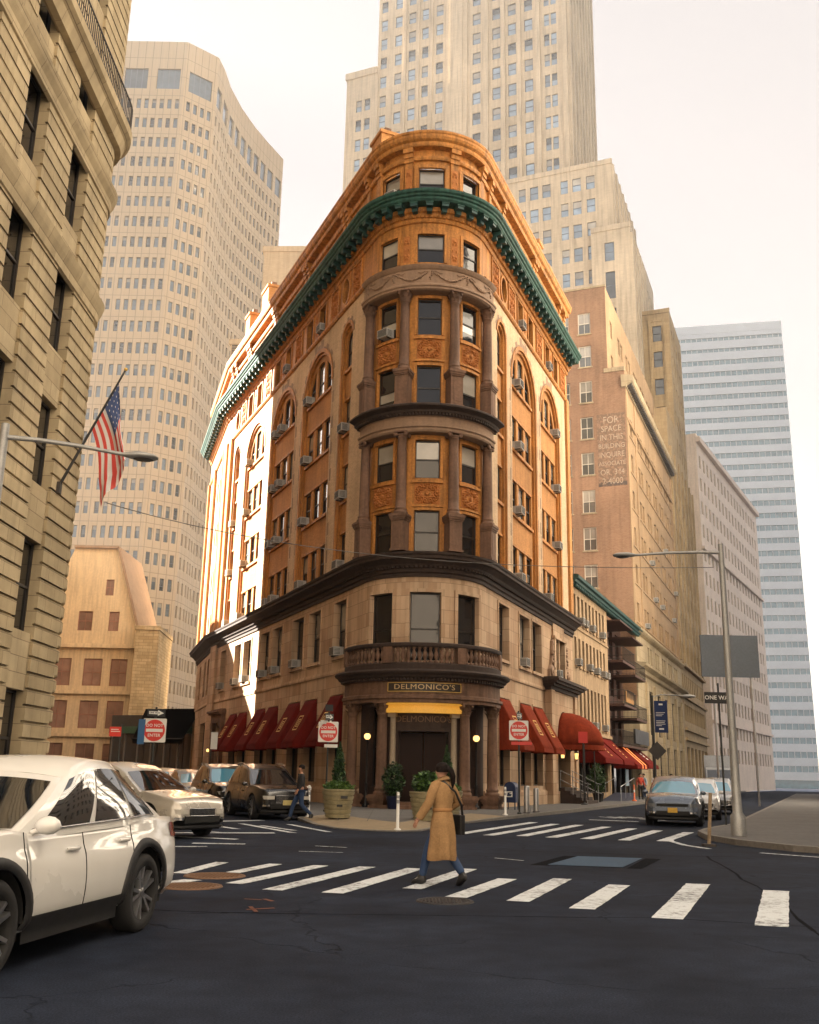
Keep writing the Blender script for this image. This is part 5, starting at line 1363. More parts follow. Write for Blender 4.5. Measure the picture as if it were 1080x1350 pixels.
side_block('added_block_behind', 'unseen brick block added behind the crossing to shade and bounce light', Pl((-34, -17), (1, 0), (0, 1)), 52, 40, 20, mat('buff brick', (.48, .42, .35)), 3, 9.0)
# ------------------------------------------------------------------ camera helper: the calibrated lens, used to place things on the ground
CF, CH = 1299., 1.55
PITCH = math.atan(346*math.cos(.02)/CF); ROLL = .02
_fw = Vector((0, cos(PITCH), sin(PITCH))); _u = Vector((1, 0, 0)).cross(_fw)
_ix = Vector((1, 0, 0))*cos(ROLL) + _u*sin(ROLL); _iu = -Vector((1, 0, 0))*sin(ROLL) + _u*cos(ROLL)
def ray(x, y): return _fw*CF + _ix*(x - 540) + _iu*(675 - y)
def gnd(x, y, z=0.):
    d = ray(x, y); return Vector((0, 0, CH)) + d*((z - CH)/d.z)
def at(x, y, Y):
    d = ray(x, y); return Vector((0, 0, CH)) + d*(Y/d.y)
cam = bpy.data.cameras.new('camera'); co = bpy.data.objects.new('camera', cam); COL.objects.link(co)
cam.sensor_fit = 'HORIZONTAL'; cam.sensor_width = 36; cam.lens = CF/1080*36; cam.clip_start = .1; cam.clip_end = 3000
co.matrix_world = Matrix(((_ix.x, _iu.x, -_fw.x, 0), (_ix.y, _iu.y, -_fw.y, 0), (_ix.z, _iu.z, -_fw.z, CH), (0, 0, 0, 1)))
scene.camera = co

# ------------------------------------------------------------------ ground
def asphalt():
    m, nt, b = nodes('asphalt'); geo = N(nt, 'ShaderNodeNewGeometry'); pos = geo.outputs['Position']
    n1 = N(nt, 'ShaderNodeTexNoise', Scale=.35, Detail=7, Roughness=.6); L(nt, pos, n1.inputs['Vector'])
    n2 = N(nt, 'ShaderNodeTexNoise', Scale=60, Detail=6, Roughness=.7); L(nt, pos, n2.inputs['Vector'])
    n4 = N(nt, 'ShaderNodeTexNoise', Scale=3.0, Detail=5); L(nt, pos, n4.inputs['Vector'])
    wp = N(nt, 'ShaderNodeVectorMath', operation='MULTIPLY_ADD'); wp.inputs[1].default_value = (.5, .5, 0); L(nt, n4.outputs['Color'], wp.inputs[0]); L(nt, pos, wp.inputs[2])
    vo = N(nt, 'ShaderNodeTexVoronoi', feature='DISTANCE_TO_EDGE', Scale=.32); L(nt, wp.outputs[0], vo.inputs['Vector'])
    cr = N(nt, 'ShaderNodeMapRange'); cr.inputs['From Min'].default_value = .0; cr.inputs['From Max'].default_value = .006; cr.inputs['To Min'].default_value = .35; cr.inputs['To Max'].default_value = 1; L(nt, vo.outputs['Distance'], cr.inputs['Value'])
    # cracks only here and there
    msk = N(nt, 'ShaderNodeMapRange'); msk.inputs['From Min'].default_value = .45; msk.inputs['From Max'].default_value = .55; L(nt, n1.outputs['Fac'], msk.inputs['Value'])
    mxx = N(nt, 'ShaderNodeMix', data_type='FLOAT'); mxx.inputs[2].default_value = 1; L(nt, msk.outputs[0], mxx.inputs[0]); L(nt, cr.outputs[0], mxx.inputs[3])
    ramp = N(nt, 'ShaderNodeValToRGB'); ramp.color_ramp.elements[0].position = .36; ramp.color_ramp.elements[0].color = (.0085, .0112, .019, 1); ramp.color_ramp.elements[1].position = .66; ramp.color_ramp.elements[1].color = (.021, .027, .043, 1); L(nt, n1.outputs['Fac'], ramp.inputs['Fac'])
    r2 = N(nt, 'ShaderNodeMapRange'); r2.inputs['From Min'].default_value = .3; r2.inputs['From Max'].default_value = .7; r2.inputs['To Min'].default_value = .3; r2.inputs['To Max'].default_value = 1.9; L(nt, n2.outputs['Fac'], r2.inputs['Value'])
    r4 = N(nt, 'ShaderNodeMapRange'); r4.inputs['From Min'].default_value = .3; r4.inputs['From Max'].default_value = .7; r4.inputs['To Min'].default_value = .82; r4.inputs['To Max'].default_value = 1.2; L(nt, n4.outputs['Fac'], r4.inputs['Value'])
    m1 = N(nt, 'ShaderNodeMath', operation='MULTIPLY'); L(nt, r2.outputs[0], m1.inputs[0]); L(nt, mxx.outputs[0], m1.inputs[1])
    m2 = N(nt, 'ShaderNodeMath', operation='MULTIPLY'); L(nt, m1.outputs[0], m2.inputs[0]); L(nt, r4.outputs[0], m2.inputs[1])
    vm = N(nt, 'ShaderNodeVectorMath', operation='SCALE'); L(nt, ramp.outputs['Color'], vm.inputs[0]); L(nt, m2.outputs[0], vm.inputs['Scale']); L(nt, vm.outputs[0], b.inputs['Base Color'])
    rr = N(nt, 'ShaderNodeMapRange'); rr.inputs['To Min'].default_value = .75; rr.inputs['To Max'].default_value = .97; L(nt, n1.outputs['Fac'], rr.inputs['Value']); L(nt, rr.outputs[0], b.inputs['Roughness']); b.inputs['Specular IOR Level'].default_value = .08
    h = N(nt, 'ShaderNodeMath', operation='MULTIPLY_ADD'); h.inputs[1].default_value = .35; L(nt, n2.outputs['Fac'], h.inputs[0]); L(nt, mxx.outputs[0], h.inputs[2])
    bp = N(nt, 'ShaderNodeBump', Strength=.5, Distance=.012); L(nt, h.outputs[0], bp.inputs['Height']); L(nt, bp.outputs[0], b.inputs['Normal'])
    return m
asp = asphalt()
mb = MB(); mb.poly([(-500, -80, 0), (500, -80, 0), (500, 900, 0), (-500, 900, 0)]); struct(mb.build('road', asp))
def pavemat(name, c1, c2, w=1.5):
    m = mat(name, c1, .85, .3, .8, .25, 40, streak=0)
    return m
conc = mat('pavement concrete', (.15, .145, .14), .9, .3, .7, .2, 40, spec=.1); kerbm = mat('kerb stone', (.17, .155, .135), .8, .35, 1.2, .2, 30); rampm = mat('worn ramp concrete', (.26, .20, .125), .85, .25, .9, .2, 40); joint = mat('pavement joint', (.06, .055, .05), .9)
outer = [FL(62, 5, 0), FL(20, 5, 0), FL(-7, 5, 0)] + [Vector(p) for p in ((-3.5, 34.2, 0), (-2.75, 31.6, 0), (-2.0, 29.8, 0), (-1.1, 28.95, 0), (-.2, 28.75, 0), (.5, 29.3, 0), (1.0, 31.0, 0), (1.7, 33.7, 0), (3.95, 38.65, 0), (7.4, 46.4, 0))] + [FR(22, 3.3, 0), FR(180, 3.3, 0)]
def inset(pts, d):
    r = []
    for i, p in enumerate(pts):
        a = pts[max(0, i-1)]; c = pts[min(len(pts)-1, i+1)]; t = (c - a).normalized(); n = Vector((-t.y, t.x, 0)); r.append(p + n*d)
    return r
k1 = inset(outer, .16); k2 = inset(outer, 1.7)
if (k1[6] - Vector((0.7, 46, 0))).length > (outer[6] - Vector((.7, 46, 0))).length: k1 = inset(outer, -.16); k2 = inset(outer, -1.7)
for i, p in zip(range(2, 12), ((-3.2, 38.2), (-2.5, 36.6), (-1.6, 34.2), (-.95, 32.6), (-.45, 31.5), (-.1, 31.2), (.05, 31.6), (.35, 32.8), (.75, 34.6), (2.6, 39.6))): k2[i] = Vector(p + (0,))
hz = [.14]*len(outer)
for i in range(4, 11): hz[i] = .03
for i in (3, 11): hz[i] = .1
mb = MB()
def V3(p, z): return (p.x, p.y, z)
mb.grid([[V3(p, -.02) for p in outer], [V3(p, z) for p, z in zip(outer, hz)], [V3(p, z + .004) for p, z in zip(k1, hz)]], 0, False)
struct(mb.build('kerb', kerbm))
mb = MB(); n = len(outer)
mb.grid([[V3(p, z + .004) for p, z in zip(k1, hz)], [V3(p, .15) for p in k2]], 0, False)
for f in range(len(mb.m)): mb.m[f] = 1 if 3 <= f <= 10 else 0
ip = [Vector((p.x, p.y, 0)) for p in k2] + [FR(180, .5, 0), FR(0, -.5, 0), FL(0, -.5, 0), FL(62, .5, 0)]
for t in tessellate_polygon([ip]): mb.poly([V3(ip[i], .15) for i in t], 0)
# joints between the flags
struct(mb.build('pavement', [conc, rampm]))
mb = MB()
def jline(a, b, w=.012, z=.154):
    t = (b - a).normalized(); q = Vector((-t.y, t.x, 0))*w; mb.poly([V3(a - q, z), V3(b - q, z), V3(b + q, z), V3(a + q, z)])
for k in range(9): jline(Vector((-2.6 + .2*k - .1*k, 31.8 + 1.5*k, 0)), Vector((1.2 + .72*k, 31.8 + 1.5*k, 0)))
for k in range(-2, 1): jline(Vector((k*.9 - .2, 31.5, 0)), Vector((k*1.25, 44, 0)))
for k in range(30): jline(FR(2 + 1.5*k, .2, 0), FR(2 + 1.5*k, 2.0, 0)); jline(FL(1.5*k, .2, 0), FL(1.5*k, 3.3, 0))
struct(mb.build('pavement_joints', joint))
def slab(name, pts, z=.14, m=None, km=None):
    mb = MB(); pts = [Vector((p[0], p[1], 0)) for p in pts]
    pts = pts if sum(a.x*b.y - b.x*a.y for a, b in zip(pts, pts[1:] + pts[:1])) > 0 else pts[::-1]
    k = []
    for i, p in enumerate(pts):
        t = (pts[(i + 1) % len(pts)] - pts[i - 1]).normalized(); k.append(p + Vector((-t.y, t.x, 0))*.16)
    for i in range(len(pts)):
        j = (i + 1) % len(pts); mb.poly([V3(pts[i], -.02), V3(pts[j], -.02), V3(pts[j], z), V3(pts[i], z)], 1); mb.poly([V3(pts[i], z), V3(pts[j], z), V3(k[j], z + .004), V3(k[i], z + .004)], 1)
    [mb.poly([V3(k[i], z + .004) for i in t], 0) for t in tessellate_polygon([k])]; return struct(mb.build(name, [m or conc, km or kerbm]))
slab('pavement_left', [(-6.9, -8), (-6.9, 27), (-7.3, 31), (-8.2, 34), (-9.8, 36), (-14, 37.5), (-45, 42), (-45, -8)])
rk = [(9.15, 31.4), (8.5, 29.8), (8.15, 27.8), (8.3, 25.8), (9.0, 23.9), (10.3, 22.4), (13, 20.5), (75, 12), (75, 130), (49.9, 130), (11.3, 35.4)]
slab('pavement_right', rk)
# paint on the road
paint = mat('worn road paint', (.50, .50, .49), .7, .2, 2)
def roadpaint():
    m, nt, b = nodes('worn white road paint'); b.inputs['Roughness'].default_value = .65
    geo = N(nt, 'ShaderNodeNewGeometry'); pos = geo.outputs['Position']
    n1 = N(nt, 'ShaderNodeTexNoise', Scale=9, Detail=9, Roughness=.75); L(nt, pos, n1.inputs['Vector'])
    n2 = N(nt, 'ShaderNodeTexNoise', Scale=.9, Detail=3); L(nt, pos, n2.inputs['Vector'])
    ad = N(nt, 'ShaderNodeMath', operation='MULTIPLY_ADD'); ad.inputs[1].default_value = .45; L(nt, n2.outputs['Fac'], ad.inputs[0]); L(nt, n1.outputs['Fac'], ad.inputs[2])
    rp = N(nt, 'ShaderNodeMapRange'); rp.inputs['From Min'].default_value = .72; rp.inputs['From Max'].default_value = .88; L(nt, ad.outputs[0], rp.inputs['Value'])
    mx = N(nt, 'ShaderNodeMix', data_type='RGBA'); mx.inputs[6].default_value = (.62, .66, .68, 1); mx.inputs[7].default_value = (.07, .07, .08, 1); L(nt, rp.outputs[0], mx.inputs[0]); L(nt, mx.outputs[2], b.inputs['Base Color']); return m
rpaint = roadpaint()
mb = MB()
def stripe(a, b, w, z=.004):
    a = Vector((a[0], a[1], 0)); b = Vector((b[0], b[1], 0)); t = (b - a).normalized(); q = Vector((1, -.25, 0)).normalized()*w/2
    n = 26; L0 = []; R0 = []
    for i in range(n + 1):
        p = a + (b - a)*i/n; L0.append(V3(p - q*(1 + rnd.uniform(-.04, .03)), z)); R0.append(V3(p + q*(1 + rnd.uniform(-.04, .03)), z))
    mb.grid([L0, R0], 0, False)
for a, b, w in [((-3.45, 16.2), (-3.15, 18.24), .25), ((-2.67, 16.46), (-2.2, 18.12), .25), ((-3.3, 14.8), (-3.05, 15.3), .3), ((-2.39, 14.9), (-1.4, 18.0), .27), ((-1.76, 14.2), (-.6, 17.93), .29), ((-.93, 14.0), (.22, 17.8), .31), ((.14, 14.7), (1.15, 17.92), .28), ((.71, 13.8), (1.65, 16.35), .3), ((1.49, 13.5), (2.54, 16.55), .3), ((2.2, 12.87), (3.27, 15.76), .32), ((3.06, 12.15), (4.57, 16.15), .36), ((4.1, 11.7), (5.5, 15.4), .36), ((5.1, 11.1), (6.4, 14.8), .36)]: stripe(a, b, w)
for a, b in [((1.59, 28.45), (4.6, 36.36)), ((2.3, 27.9), (5.22, 35.4)), ((3.2, 27.9), (6.0, 35.1)), ((3.93, 27.5), (6.73, 34.1)), ((4.8, 27.16), (7.4, 33.3)), ((5.74, 26.9), (8, 32.4)), ((6.73, 26.85), (8.73, 31.57))]: stripe(a, b, .32)
for a, b, w in [((-4.95, 31.5), (-2.9, 27.3), .24), ((-3.5, 31.6), (-2.0, 28.0), .2), ((-5.43, 29.96), (-4.59, 28.56), .25), ((-5.9, 28.2), (-4.74, 26.78), .25), ((-4.2, 30.6), (-3.0, 28.4), .22)]: stripe(a, b, w)
def bar(a, b, w, z=.008):
    a = Vector((a[0], a[1], 0)); b = Vector((b[0], b[1], 0)); t = (b - a).normalized(); q = Vector((-t.y, t.x, 0))*w/2; mb.poly([V3(a - q, z), V3(b - q, z), V3(b + q, z), V3(a + q, z)])
for a, b, w in [((-6.6, 26.0), (-3.35, 26.98), .3), ((-6.5, 25.2), (-3.88, 24.24), .25), ((-6.13, 32.28), (-4.6, 33.7), .35), ((-4.6, 22.7), (-3.45, 22.72), .25), ((-5.4, 21.4), (-4.1, 21.8), .2)]: bar(a, b, w)
p0, p1 = gnd(777, 1081), gnd(842, 1083.5); bar(p0, p1, .3)
for k, (x, y) in enumerate(((790, 1077), (803, 1077), (817, 1077), (830, 1078), (843, 1080))):
    p = gnd(x, y); bar(p, p + Vector((.45, -1.3, 0)), .12); bar(p + Vector((.35, .1, 0)), p + Vector((.75, -1.1, 0)), .12)
pts = [Vector(p + (0,)) for p in ((7.15, 24.2), (6.9, 25.4), (6.95, 26.8), (7.25, 28.2), (7.75, 29.2))]
for a, b in zip(pts, pts[1:]): bar(a, b, .16)
bar((8.0, 23.2), (9.2, 21.9), .16); bar((1.8, 20.3), (2.3, 19.8), .05); bar((-1.9, 22.6), (-1.2, 22.3), .08); bar((-2.1, 21.0), (-1.2, 20.9), .06)
struct(mb.build('road_markings', rpaint))
mb = MB()
for x0, y0, x1, y1, w in ((322, 1186, 345, 1187, .05), (348, 1186, 360, 1189, .06), (325, 1200, 362, 1198, .06), (330, 1196, 338, 1203, .05)): p0, p1 = gnd(x0, y0), gnd(x1, y1); bar(p0, p1, w)
struct(mb.build('orange_spray_marks', mat('faded orange spray paint', (.14, .045, .022), .9, .4, 20)))
plate = mat('steel road plate', (.045, .085, .14), .7, .3, 1.5, spec=.2)
mb = MB(); mb.poly([(2.64, 19.0, .01), (3.96, 18.75, .01), (4.83, 20.95, .01), (3.56, 21.15, .01)]); tag(mb.build('road_plate', plate), 'blue grey steel plate lying on the road past the crosswalk', 'road plate')
def patchm(name, c): return mat(name, c, .95, .35, 1.3, .3, 60, spec=.04)
mb = MB(); mb.poly([(2.3, 18.9, .004), (2.64, 18.85, .004), (3.6, 21.2, .004), (3.3, 21.25, .004)]); mb.poly([(4.0, 18.6, .004), (4.25, 18.55, .004), (5.2, 20.9, .004), (4.9, 21, .004)])
for pts in (((-9, 23.2), (-4, 22.0), (1.5, 22.6), (6, 21.8), (9, 22.2)), ((-6, 12.6), (-2, 11.9), (3, 12.2), (8, 10.6)), ((3.6, 7), (4.3, 10.5), (5.4, 16), (6.4, 22))):
    for (ax, ay), (bx, by) in zip(pts, pts[1:]):
        n_ = 6; pr = None
        for i in range(n_ + 1):
            t = i/n_; p = Vector((ax + (bx - ax)*t + rnd.uniform(-.05, .05), ay + (by - ay)*t + rnd.uniform(-.05, .05), 0))
            if pr is not None: q = (p - pr).normalized(); q = Vector((-q.y, q.x, 0))*rnd.uniform(.012, .028); mb.poly([V3(pr - q, .002), V3(p - q, .002), V3(p + q, .002), V3(pr + q, .002)])
            pr = p
struct(mb.build('road_patches', patchm('dark tar patch', (.006, .0065, .009))))
def manhole(x, y, r, label, m):
    mb = MB(); mb.lathe([(0, .012), (r*.8, .012), (r*.82, .006), (r*.86, .006), (r*.88, .014), (r, .014), (r + .01, 0)], (x, y, 0), 40, smooth=False, caps=False)
    for i in range(-6, 7):
        for j in range(-6, 7):
            if math.hypot(i, j) < 6.2: mb.box(ID, x + i*r*.125 - r*.035, x + i*r*.125 + r*.035, y + j*r*.125 - r*.035, y + j*r*.125 + r*.035, .012, .02)
    tag(mb.build('manhole_cover', m), label, 'manhole cover', 'manhole covers in the road')
rm = mat('rusty cast iron', (.16, .085, .045), .6, .4, 6, .2, 40, metal=.4); dm_ = mat('dark cast iron', (.03, .028, .03), .6, .3, 6, .2, 40, metal=.4)
manhole(-2.85, 15.9, .46, 'rusty round manhole cover between the crosswalk stripes behind the white crossover', rm); manhole(-2.92, 14.45, .44, 'rusty manhole cover beside the rear wheel of the white crossover, nearer of two', rm); manhole(.55, 13.35, .36, 'dark manhole cover in the crosswalk near the walking woman', dm_)

# ------------------------------------------------------------------ street furniture
pole_m = mat('dark green pole paint', (.02, .022, .02), .5, .2, 4)
def textp(t, s, F, u, o, z, m, par, sx=1): return text_mesh(t, s, F, u, o, z, m, 'lettering', par, 1, .003, 1.05, sx, .014)
SGN = []
def dne(px, py, Y, label, base=.15, zt=None, tilt=0):
    P = at(px, py, Y); X = P.x; zc = P.z; s = .38
    root = thing('road_sign', label, 'road sign', (X, Y, base), 'do not enter signs')
    p = MB(); p.tube([(X, Y, base), (X, Y, zt or zc + .75)], .036, 8); p.lathe([(.09, base), (.09, base + .06), (.04, base + .08)], (X, Y, 0), 10); p.build('pole', pole_m, root)
    F = Pl((X, Y - .045, 0), (cos(tilt), -sin(tilt)), (-sin(tilt), -cos(tilt)))
    b = MB(); r = .04
    pts = []
    for cx, cz, a0 in ((s - r, -s + r, -90), (s - r, s - r, 0), (-s + r, s - r, 90), (-s + r, -s + r, 180)):
        for k in range(5): a = rad(a0 + 90*k/4); pts.append(F(cx + r*cos(a), 0, zc + cz + r*sin(a)))
    b.extrude(pts, -F.n*.012); plate_ = b.build('sign_plate', white, root)
    b = MB(); b.poly([F(.345*cos(2*PI*k/40), .004, zc + .345*sin(2*PI*k/40)) for k in range(40)]); b.build('red_disc', red, plate_)
    b = MB(); b.box(F, -.275, .275, .004, .008, zc - .052, zc + .052); b.build('white_bar', white, plate_)
    textp('DO NOT', .135, F, 0, .008, zc + .155, white, plate_, .98); textp('ENTER', .135, F, 0, .008, zc - .16, white, plate_, 1.0)
    return root, F, zc
r1, F1, z1 = dne(204, 963, 33, 'do not enter sign on pole behind the silver car, arrow sign on top', .145)
r2, F2, z2 = dne(433, 965, 38.5, 'do not enter sign on pole behind the evergreen planter by maroon awnings', .15)
r3, F3, z3 = dne(684, 963, 39.7, 'do not enter sign on pole beside the blue mailbox', .15)
def plateon(root, F, u, z, w, h, m, ang, name, txt=None, tm=None, ts=.1):
    n = Vector((F.n.x*cos(ang) - F.n.y*sin(ang), F.n.x*sin(ang) + F.n.y*cos(ang), 0)); d = Vector((-n.y, n.x, 0))
    if d.dot(F.d) < 0: d = -d
    f = Pl(F(u, 0, 0), d, n); b = MB(); b.box(f, -w/2, w/2, .0, .01, z - h/2, z + h/2); o = b.build(name, m, root)
    if txt: textp(txt, ts, f, 0, .012, z, tm or white, o)
    return f, o
blk = mat('black sign face', (.015, .015, .016), .5, .1)
for r_, F_, z_ in ((r1, F1, z1), (r2, F2, z2), (r3, F3, z3)):
    f, o = plateon(r_, F_, .02, z_ + .56, .62, .24, blk, rad(38 if r_ is r1 else 65), 'arrow_plate')
    e = MB(); e.poly([f(x, .013, z_ + .56 + z) for x, z in ((-.26, -.045), (.05, -.045), (.05, -.09), (.26, 0), (.05, .09), (.05, .045), (-.26, .045))]); e.build('white_arrow', white, o); textp('ONE WAY', .075, f, -.06, .016, z_ + .56, blk, o)
plateon(r1, F1, -.42, z1 - .05, .22, .8, mat('blue sign face', (.03, .12, .28), .5, .1), 0, 'blue_plate')
plateon(r2, F2, 0, z2 + .9, .3, .24, blk, rad(20), 'arrow_plate'); plateon(r2, F2, .12, z2 - .52, .5, .12, white, 0, 'small_plate'); plateon(r2, F2, -.1, z2 + .36, .5, .14, white, rad(40), 'street_name_plate')
plateon(r3, F3, .1, z3 - .5, .8, .12, red, 0, 'red_plate')
P = at(159, 965, 27); root = thing('parking_sign', 'small red parking sign on thin dark pole at the left edge', 'sign', (P.x, 27, .145))
p = MB(); p.tube([(P.x, 27, .145), (P.x, 27, P.z + .2)], .03, 8); p.build('pole', pole_m, root)
p = MB(); f = Pl((P.x, 26.95, 0), (1, 0), (0, -1)); p.box(f, -.28, .03, 0, .01, P.z - .12, P.z + .13); s_ = p.build('sign_plate', red, root); 
p = MB(); p.box(f, -.24, 0, .01, .014, P.z - .0, P.z + .02); p.box(f, -.24, -.04, .01, .014, P.z + .05, P.z + .07); p.build('white_line', white, s_)
P = at(627.5, 950, 43); 
P = at(626, 954, 38.5); root = thing('parking_sign', 'narrow white parking sign on dark pole in front of the maroon awnings', 'sign', FL(9.2, 4.6, .15))
X, Y = FL(9.2, 4.6, 0).x, FL(9.2, 4.6, 0).y; p = MB(); p.tube([(X, Y, .15), (X, Y, 3.5)], .03, 8); p.build('pole', pole_m, root); p = MB(); p.box(Pl((X, Y - .04, 0), (1, 0), (0, -1)), -.02, .32, 0, .01, 2.6, 3.45); p.build('sign_plate', white, root)
# bollards
def delin(x, y, label, z=.02):
    o = thing('bollard', label, 'bollard', (x, y, z), 'white flexible bollards')
    b = MB(); b.lathe([(.1, z), (.1, z + .03), (.045, z + .06), (.042, z + 1.0), (.03, z + 1.03), (0, z + 1.035)], (x, y, 0), 14); b.build('post', white, o)
    b = MB(); b.lathe([(.0455, z + .72), (.0455, z + .82)], (x, y, 0), 14, caps=False); b.lathe([(.0455, z + .86), (.0455, z + .94)], (x, y, 0), 14, caps=False); b.build('reflector_band', mat('grey reflector', (.35, .35, .36), .3), o)
for x, y, l, z in ((-3.2, 34.6, 'white bollard behind the man crossing the street', .1), (-.16, 29.05, 'white bollard on the corner ramp left of the walking woman', .03), (3.85, 38.9, 'white bollard standing in front of the dark sign pole right of the entrance', .13)): delin(x, y, l, z)
def steelb(x, y, label, h=.95):
    o = thing('steel_bollard', label, 'bollard', (x, y, .15), 'short steel bollards'); b = MB(); b.lathe([(.115, .15), (.115, .15 + h), (.1, .19 + h), (0, .2 + h)], (x, y, 0), 18); b.build('post', steel, o); b = MB(); b.lathe([(.16, .15), (.16, .17), (.115, .18)], (x, y, 0), 18); b.build('base_ring', iron, o)
steelb(4.95, 41.3, 'taller steel bollard right of the sign pole by the mailbox', 1.0); steelb(5.5, 42.6, 'shorter steel bollard, last one right of the mailbox', .9)
o = thing('stump_bollard', 'low dark bollard with pale cap beside the evergreen planter', 'bollard', (-3.9, 42.0, .15)); b = MB(); b.lathe([(.1, .15), (.1, .85)], (-3.9, 42, 0), 14); b.build('post', iron, o); b = MB(); b.lathe([(.105, .85), (.105, .98), (0, 1.02)], (-3.9, 42, 0), 14); b.build('pale_cap', white, o)
# mailbox
mx, my = 4.72, 44.9; o = thing('mailbox', 'dark blue round-topped street mailbox with white emblem', 'mailbox', (mx, my, .15))
am = rad(68); F = Pl((mx, my, 0), (cos(am), sin(am)), (sin(am), -cos(am))); blue = mat('mailbox blue paint', (.008, .02, .075), .4, .2, 4); b = MB()
for f0 in (-1, 1):
    pass
prof = [(-.27, .45), (.27, .45), (.27, 1.05)] + [(.27*cos(PI*k/14), 1.05 + .27*sin(PI*k/14)) for k in range(1, 14)] + [(-.27, 1.05)]
b.extrude([F(-.3, y, z) for y, z in prof], F.d*.6); b.build('body', blue, o, bevel=.015)
b = MB()
for u in (-.26, .22):
    for y in (-.24, .2): b.box(F, u, u + .04, y, y + .04, .15, .45)
b.build('leg', blue, o)
b = MB(); b.box(F, -.2, .2, .27, .285, 1.02, 1.12); b.build('drop_handle', blue, o)
am = rad(-22); F = Pl(Vector((mx, my, 0)) - Vector((cos(rad(68)), sin(rad(68)), 0))*.035, (cos(am), sin(am)), (sin(am), -cos(am)))
b = MB(); b.box(F, -.15, .13, .27, .276, .68, .92); lo = b.build('emblem_plate', white, o); b = MB(); b.poly([F(u, .279, z) for u, z in ((-.12, .72), (.06, .72), (.1, .8), (-.02, .82), (.1, .88), (-.08, .87))]); b.build('emblem', blue, lo)
# ------------------------------------------------------------------ street lamps, flag, banner, wire
alum = mat('weathered aluminium', (.33, .33, .32), .5, .25, 5, metal=.5)
def lamp(label, base, arm_end, ph, side=None):
    o = thing('street_lamp', label, 'street lamp', base)
    b = MB(); b.lathe([(.2, base[2]), (.2, base[2] + .5), (.13, base[2] + .6), (.11, base[2] + 2), (.075, ph)], (base[0], base[1], 0), 14); b.build('pole', alum, o)
    e = Vector(arm_end); top = Vector((base[0], base[1], ph - .25)); d = (e - top); d.z = 0; d.normalize()
    b = MB(); b.tube([top, top + d*.6 + Vector((0, 0, e.z - top.z))*.5 + Vector((0, 0, .06)), top + (e - top)*.6 + Vector((0, 0, .04)), e], [.05, .045, .04, .035], 8); b.build('arm', alum, o)
    # luminaire: flat oval head
    x = Matrix.Rotation(math.atan2(d.y, d.x), 4, 'Z')
    b = MB(); rows = []
    for (t, w, zt, zb) in ((-.06, .05, .03, -.03), (.05, .09, .06, -.05), (.2, .17, .08, -.07), (.38, .19, .07, -.07), (.52, .15, .05, -.06), (.6, .05, .01, -.03)):
        row = []
        for k in range(12):
            a = 2*PI*k/12; zz = sin(a); row.append(e + x @ Vector((t, w*cos(a), zt*zz if zz > 0 else -zb*zz)))
        rows.append(row)
    b.grid(rows, 0, True, True); h = b.build('lamp_head', alum, o)
    b = MB(); rows = []
    for i in range(4):
        s = [1, .9, .6, 0][i]; rows.append([e + x @ Vector((.33 + .19*s*cos(2*PI*k/16), .15*s*sin(2*PI*k/16), -.06 - .035*(1 - s*s))) for k in range(16)])
    b.grid(rows, 0, True, True); b.build('lamp_lens', mat('dark lamp glass', (.10, .09, .08), .2, 0), h)
    return o
pe = at(190, 600, 17.6); lamp('street lamp with long arm on the left pavement near the flag', (-7.4, 17.0, .145), (pe.x - .35, 17.6, pe.z), pe.z + .35)
pe = at(836, 732, 27.5); pb = at(938, 733, 27.5); lamp('street lamp with long arm on the right corner pavement', (pb.x + .25, 27.4, .145), (pe.x, 27.5, pe.z), pe.z + .35)
# flag
tip = at(166, 487, 28.5); b0 = Vector((-10.6, 28.5, tip.z - 3.9))
o = thing('flagpole', 'slanting black flagpole on the cream building at the left edge', 'flagpole', b0)
b = MB(); b.tube([b0, tip], [.05, .03], 8); b.ball(tip, .06, 8, 1); b.build('pole', [black, gold], o)
b = MB(); b.box(ID, b0.x - .02, b0.x + .1, b0.y - .1, b0.y + .1, b0.z - .15, b0.z + .2); b.build('wall_bracket', iron, o)
fw, fr_, fb = mat('flag white', (.62, .58, .55), .8, .08, 4), mat('flag red', (.55, .06, .045), .8, .1, 4), mat('flag blue', (.045, .075, .19), .8, .1, 4)
# hanging flag: hoist along the pole, stripes run down and fold
hp = [tip + (b0 - tip).normalized()*(.45 + 1.7*k/39) for k in range(40)]
b = MB(); V = []; n = 48; ln = 2.4
dp = (b0 - tip).normalized()
for i in range(40):
    row = []
    for j in range(n + 1):
        t = j/n; s = i/39
        # cloth gathers under the pole's middle as it falls
        c = hp[3]; top = hp[i]; gather = min(1, t*1.25)
        x = top.x*(1 - gather*.62) + (c.x + .6)*gather*.62 + .21*sin(s*4.4 + 1.5*t - 1.2)*gather + .10*sin(5.0*t + 1)*gather
        y = top.y + .16*sin(s*11 + t*2.0)*gather + .05*sin(s*23)*gather
        z = top.z - ln*t*(1 - .04*sin(5*s)) - (0 if s < .5 else (.0))
        row.append((x, y, z))
    V.append(row)
base_i = len(b.v)
for r in V: b.v += r
for i in range(39):
    for j in range(n):
        stripe_i = int(i/3.0); canton = i < 21 and j < n*.4
        if canton:
            star = (i % 4 == 1) and (j % 4 == 1)
            m_ = 0 if star else 2
        else: m_ = 1 if stripe_i % 2 == 0 else 0
        b.f.append((base_i + i*(n + 1) + j, base_i + (i + 1)*(n + 1) + j, base_i + (i + 1)*(n + 1) + j + 1, base_i + i*(n + 1) + j + 1)); b.m.append(m_); b.sm.append(True)
tag(b.build('flag', [fw, fr_, fb]), 'red white and blue striped flag with stars hanging from the slanting pole', 'flag')
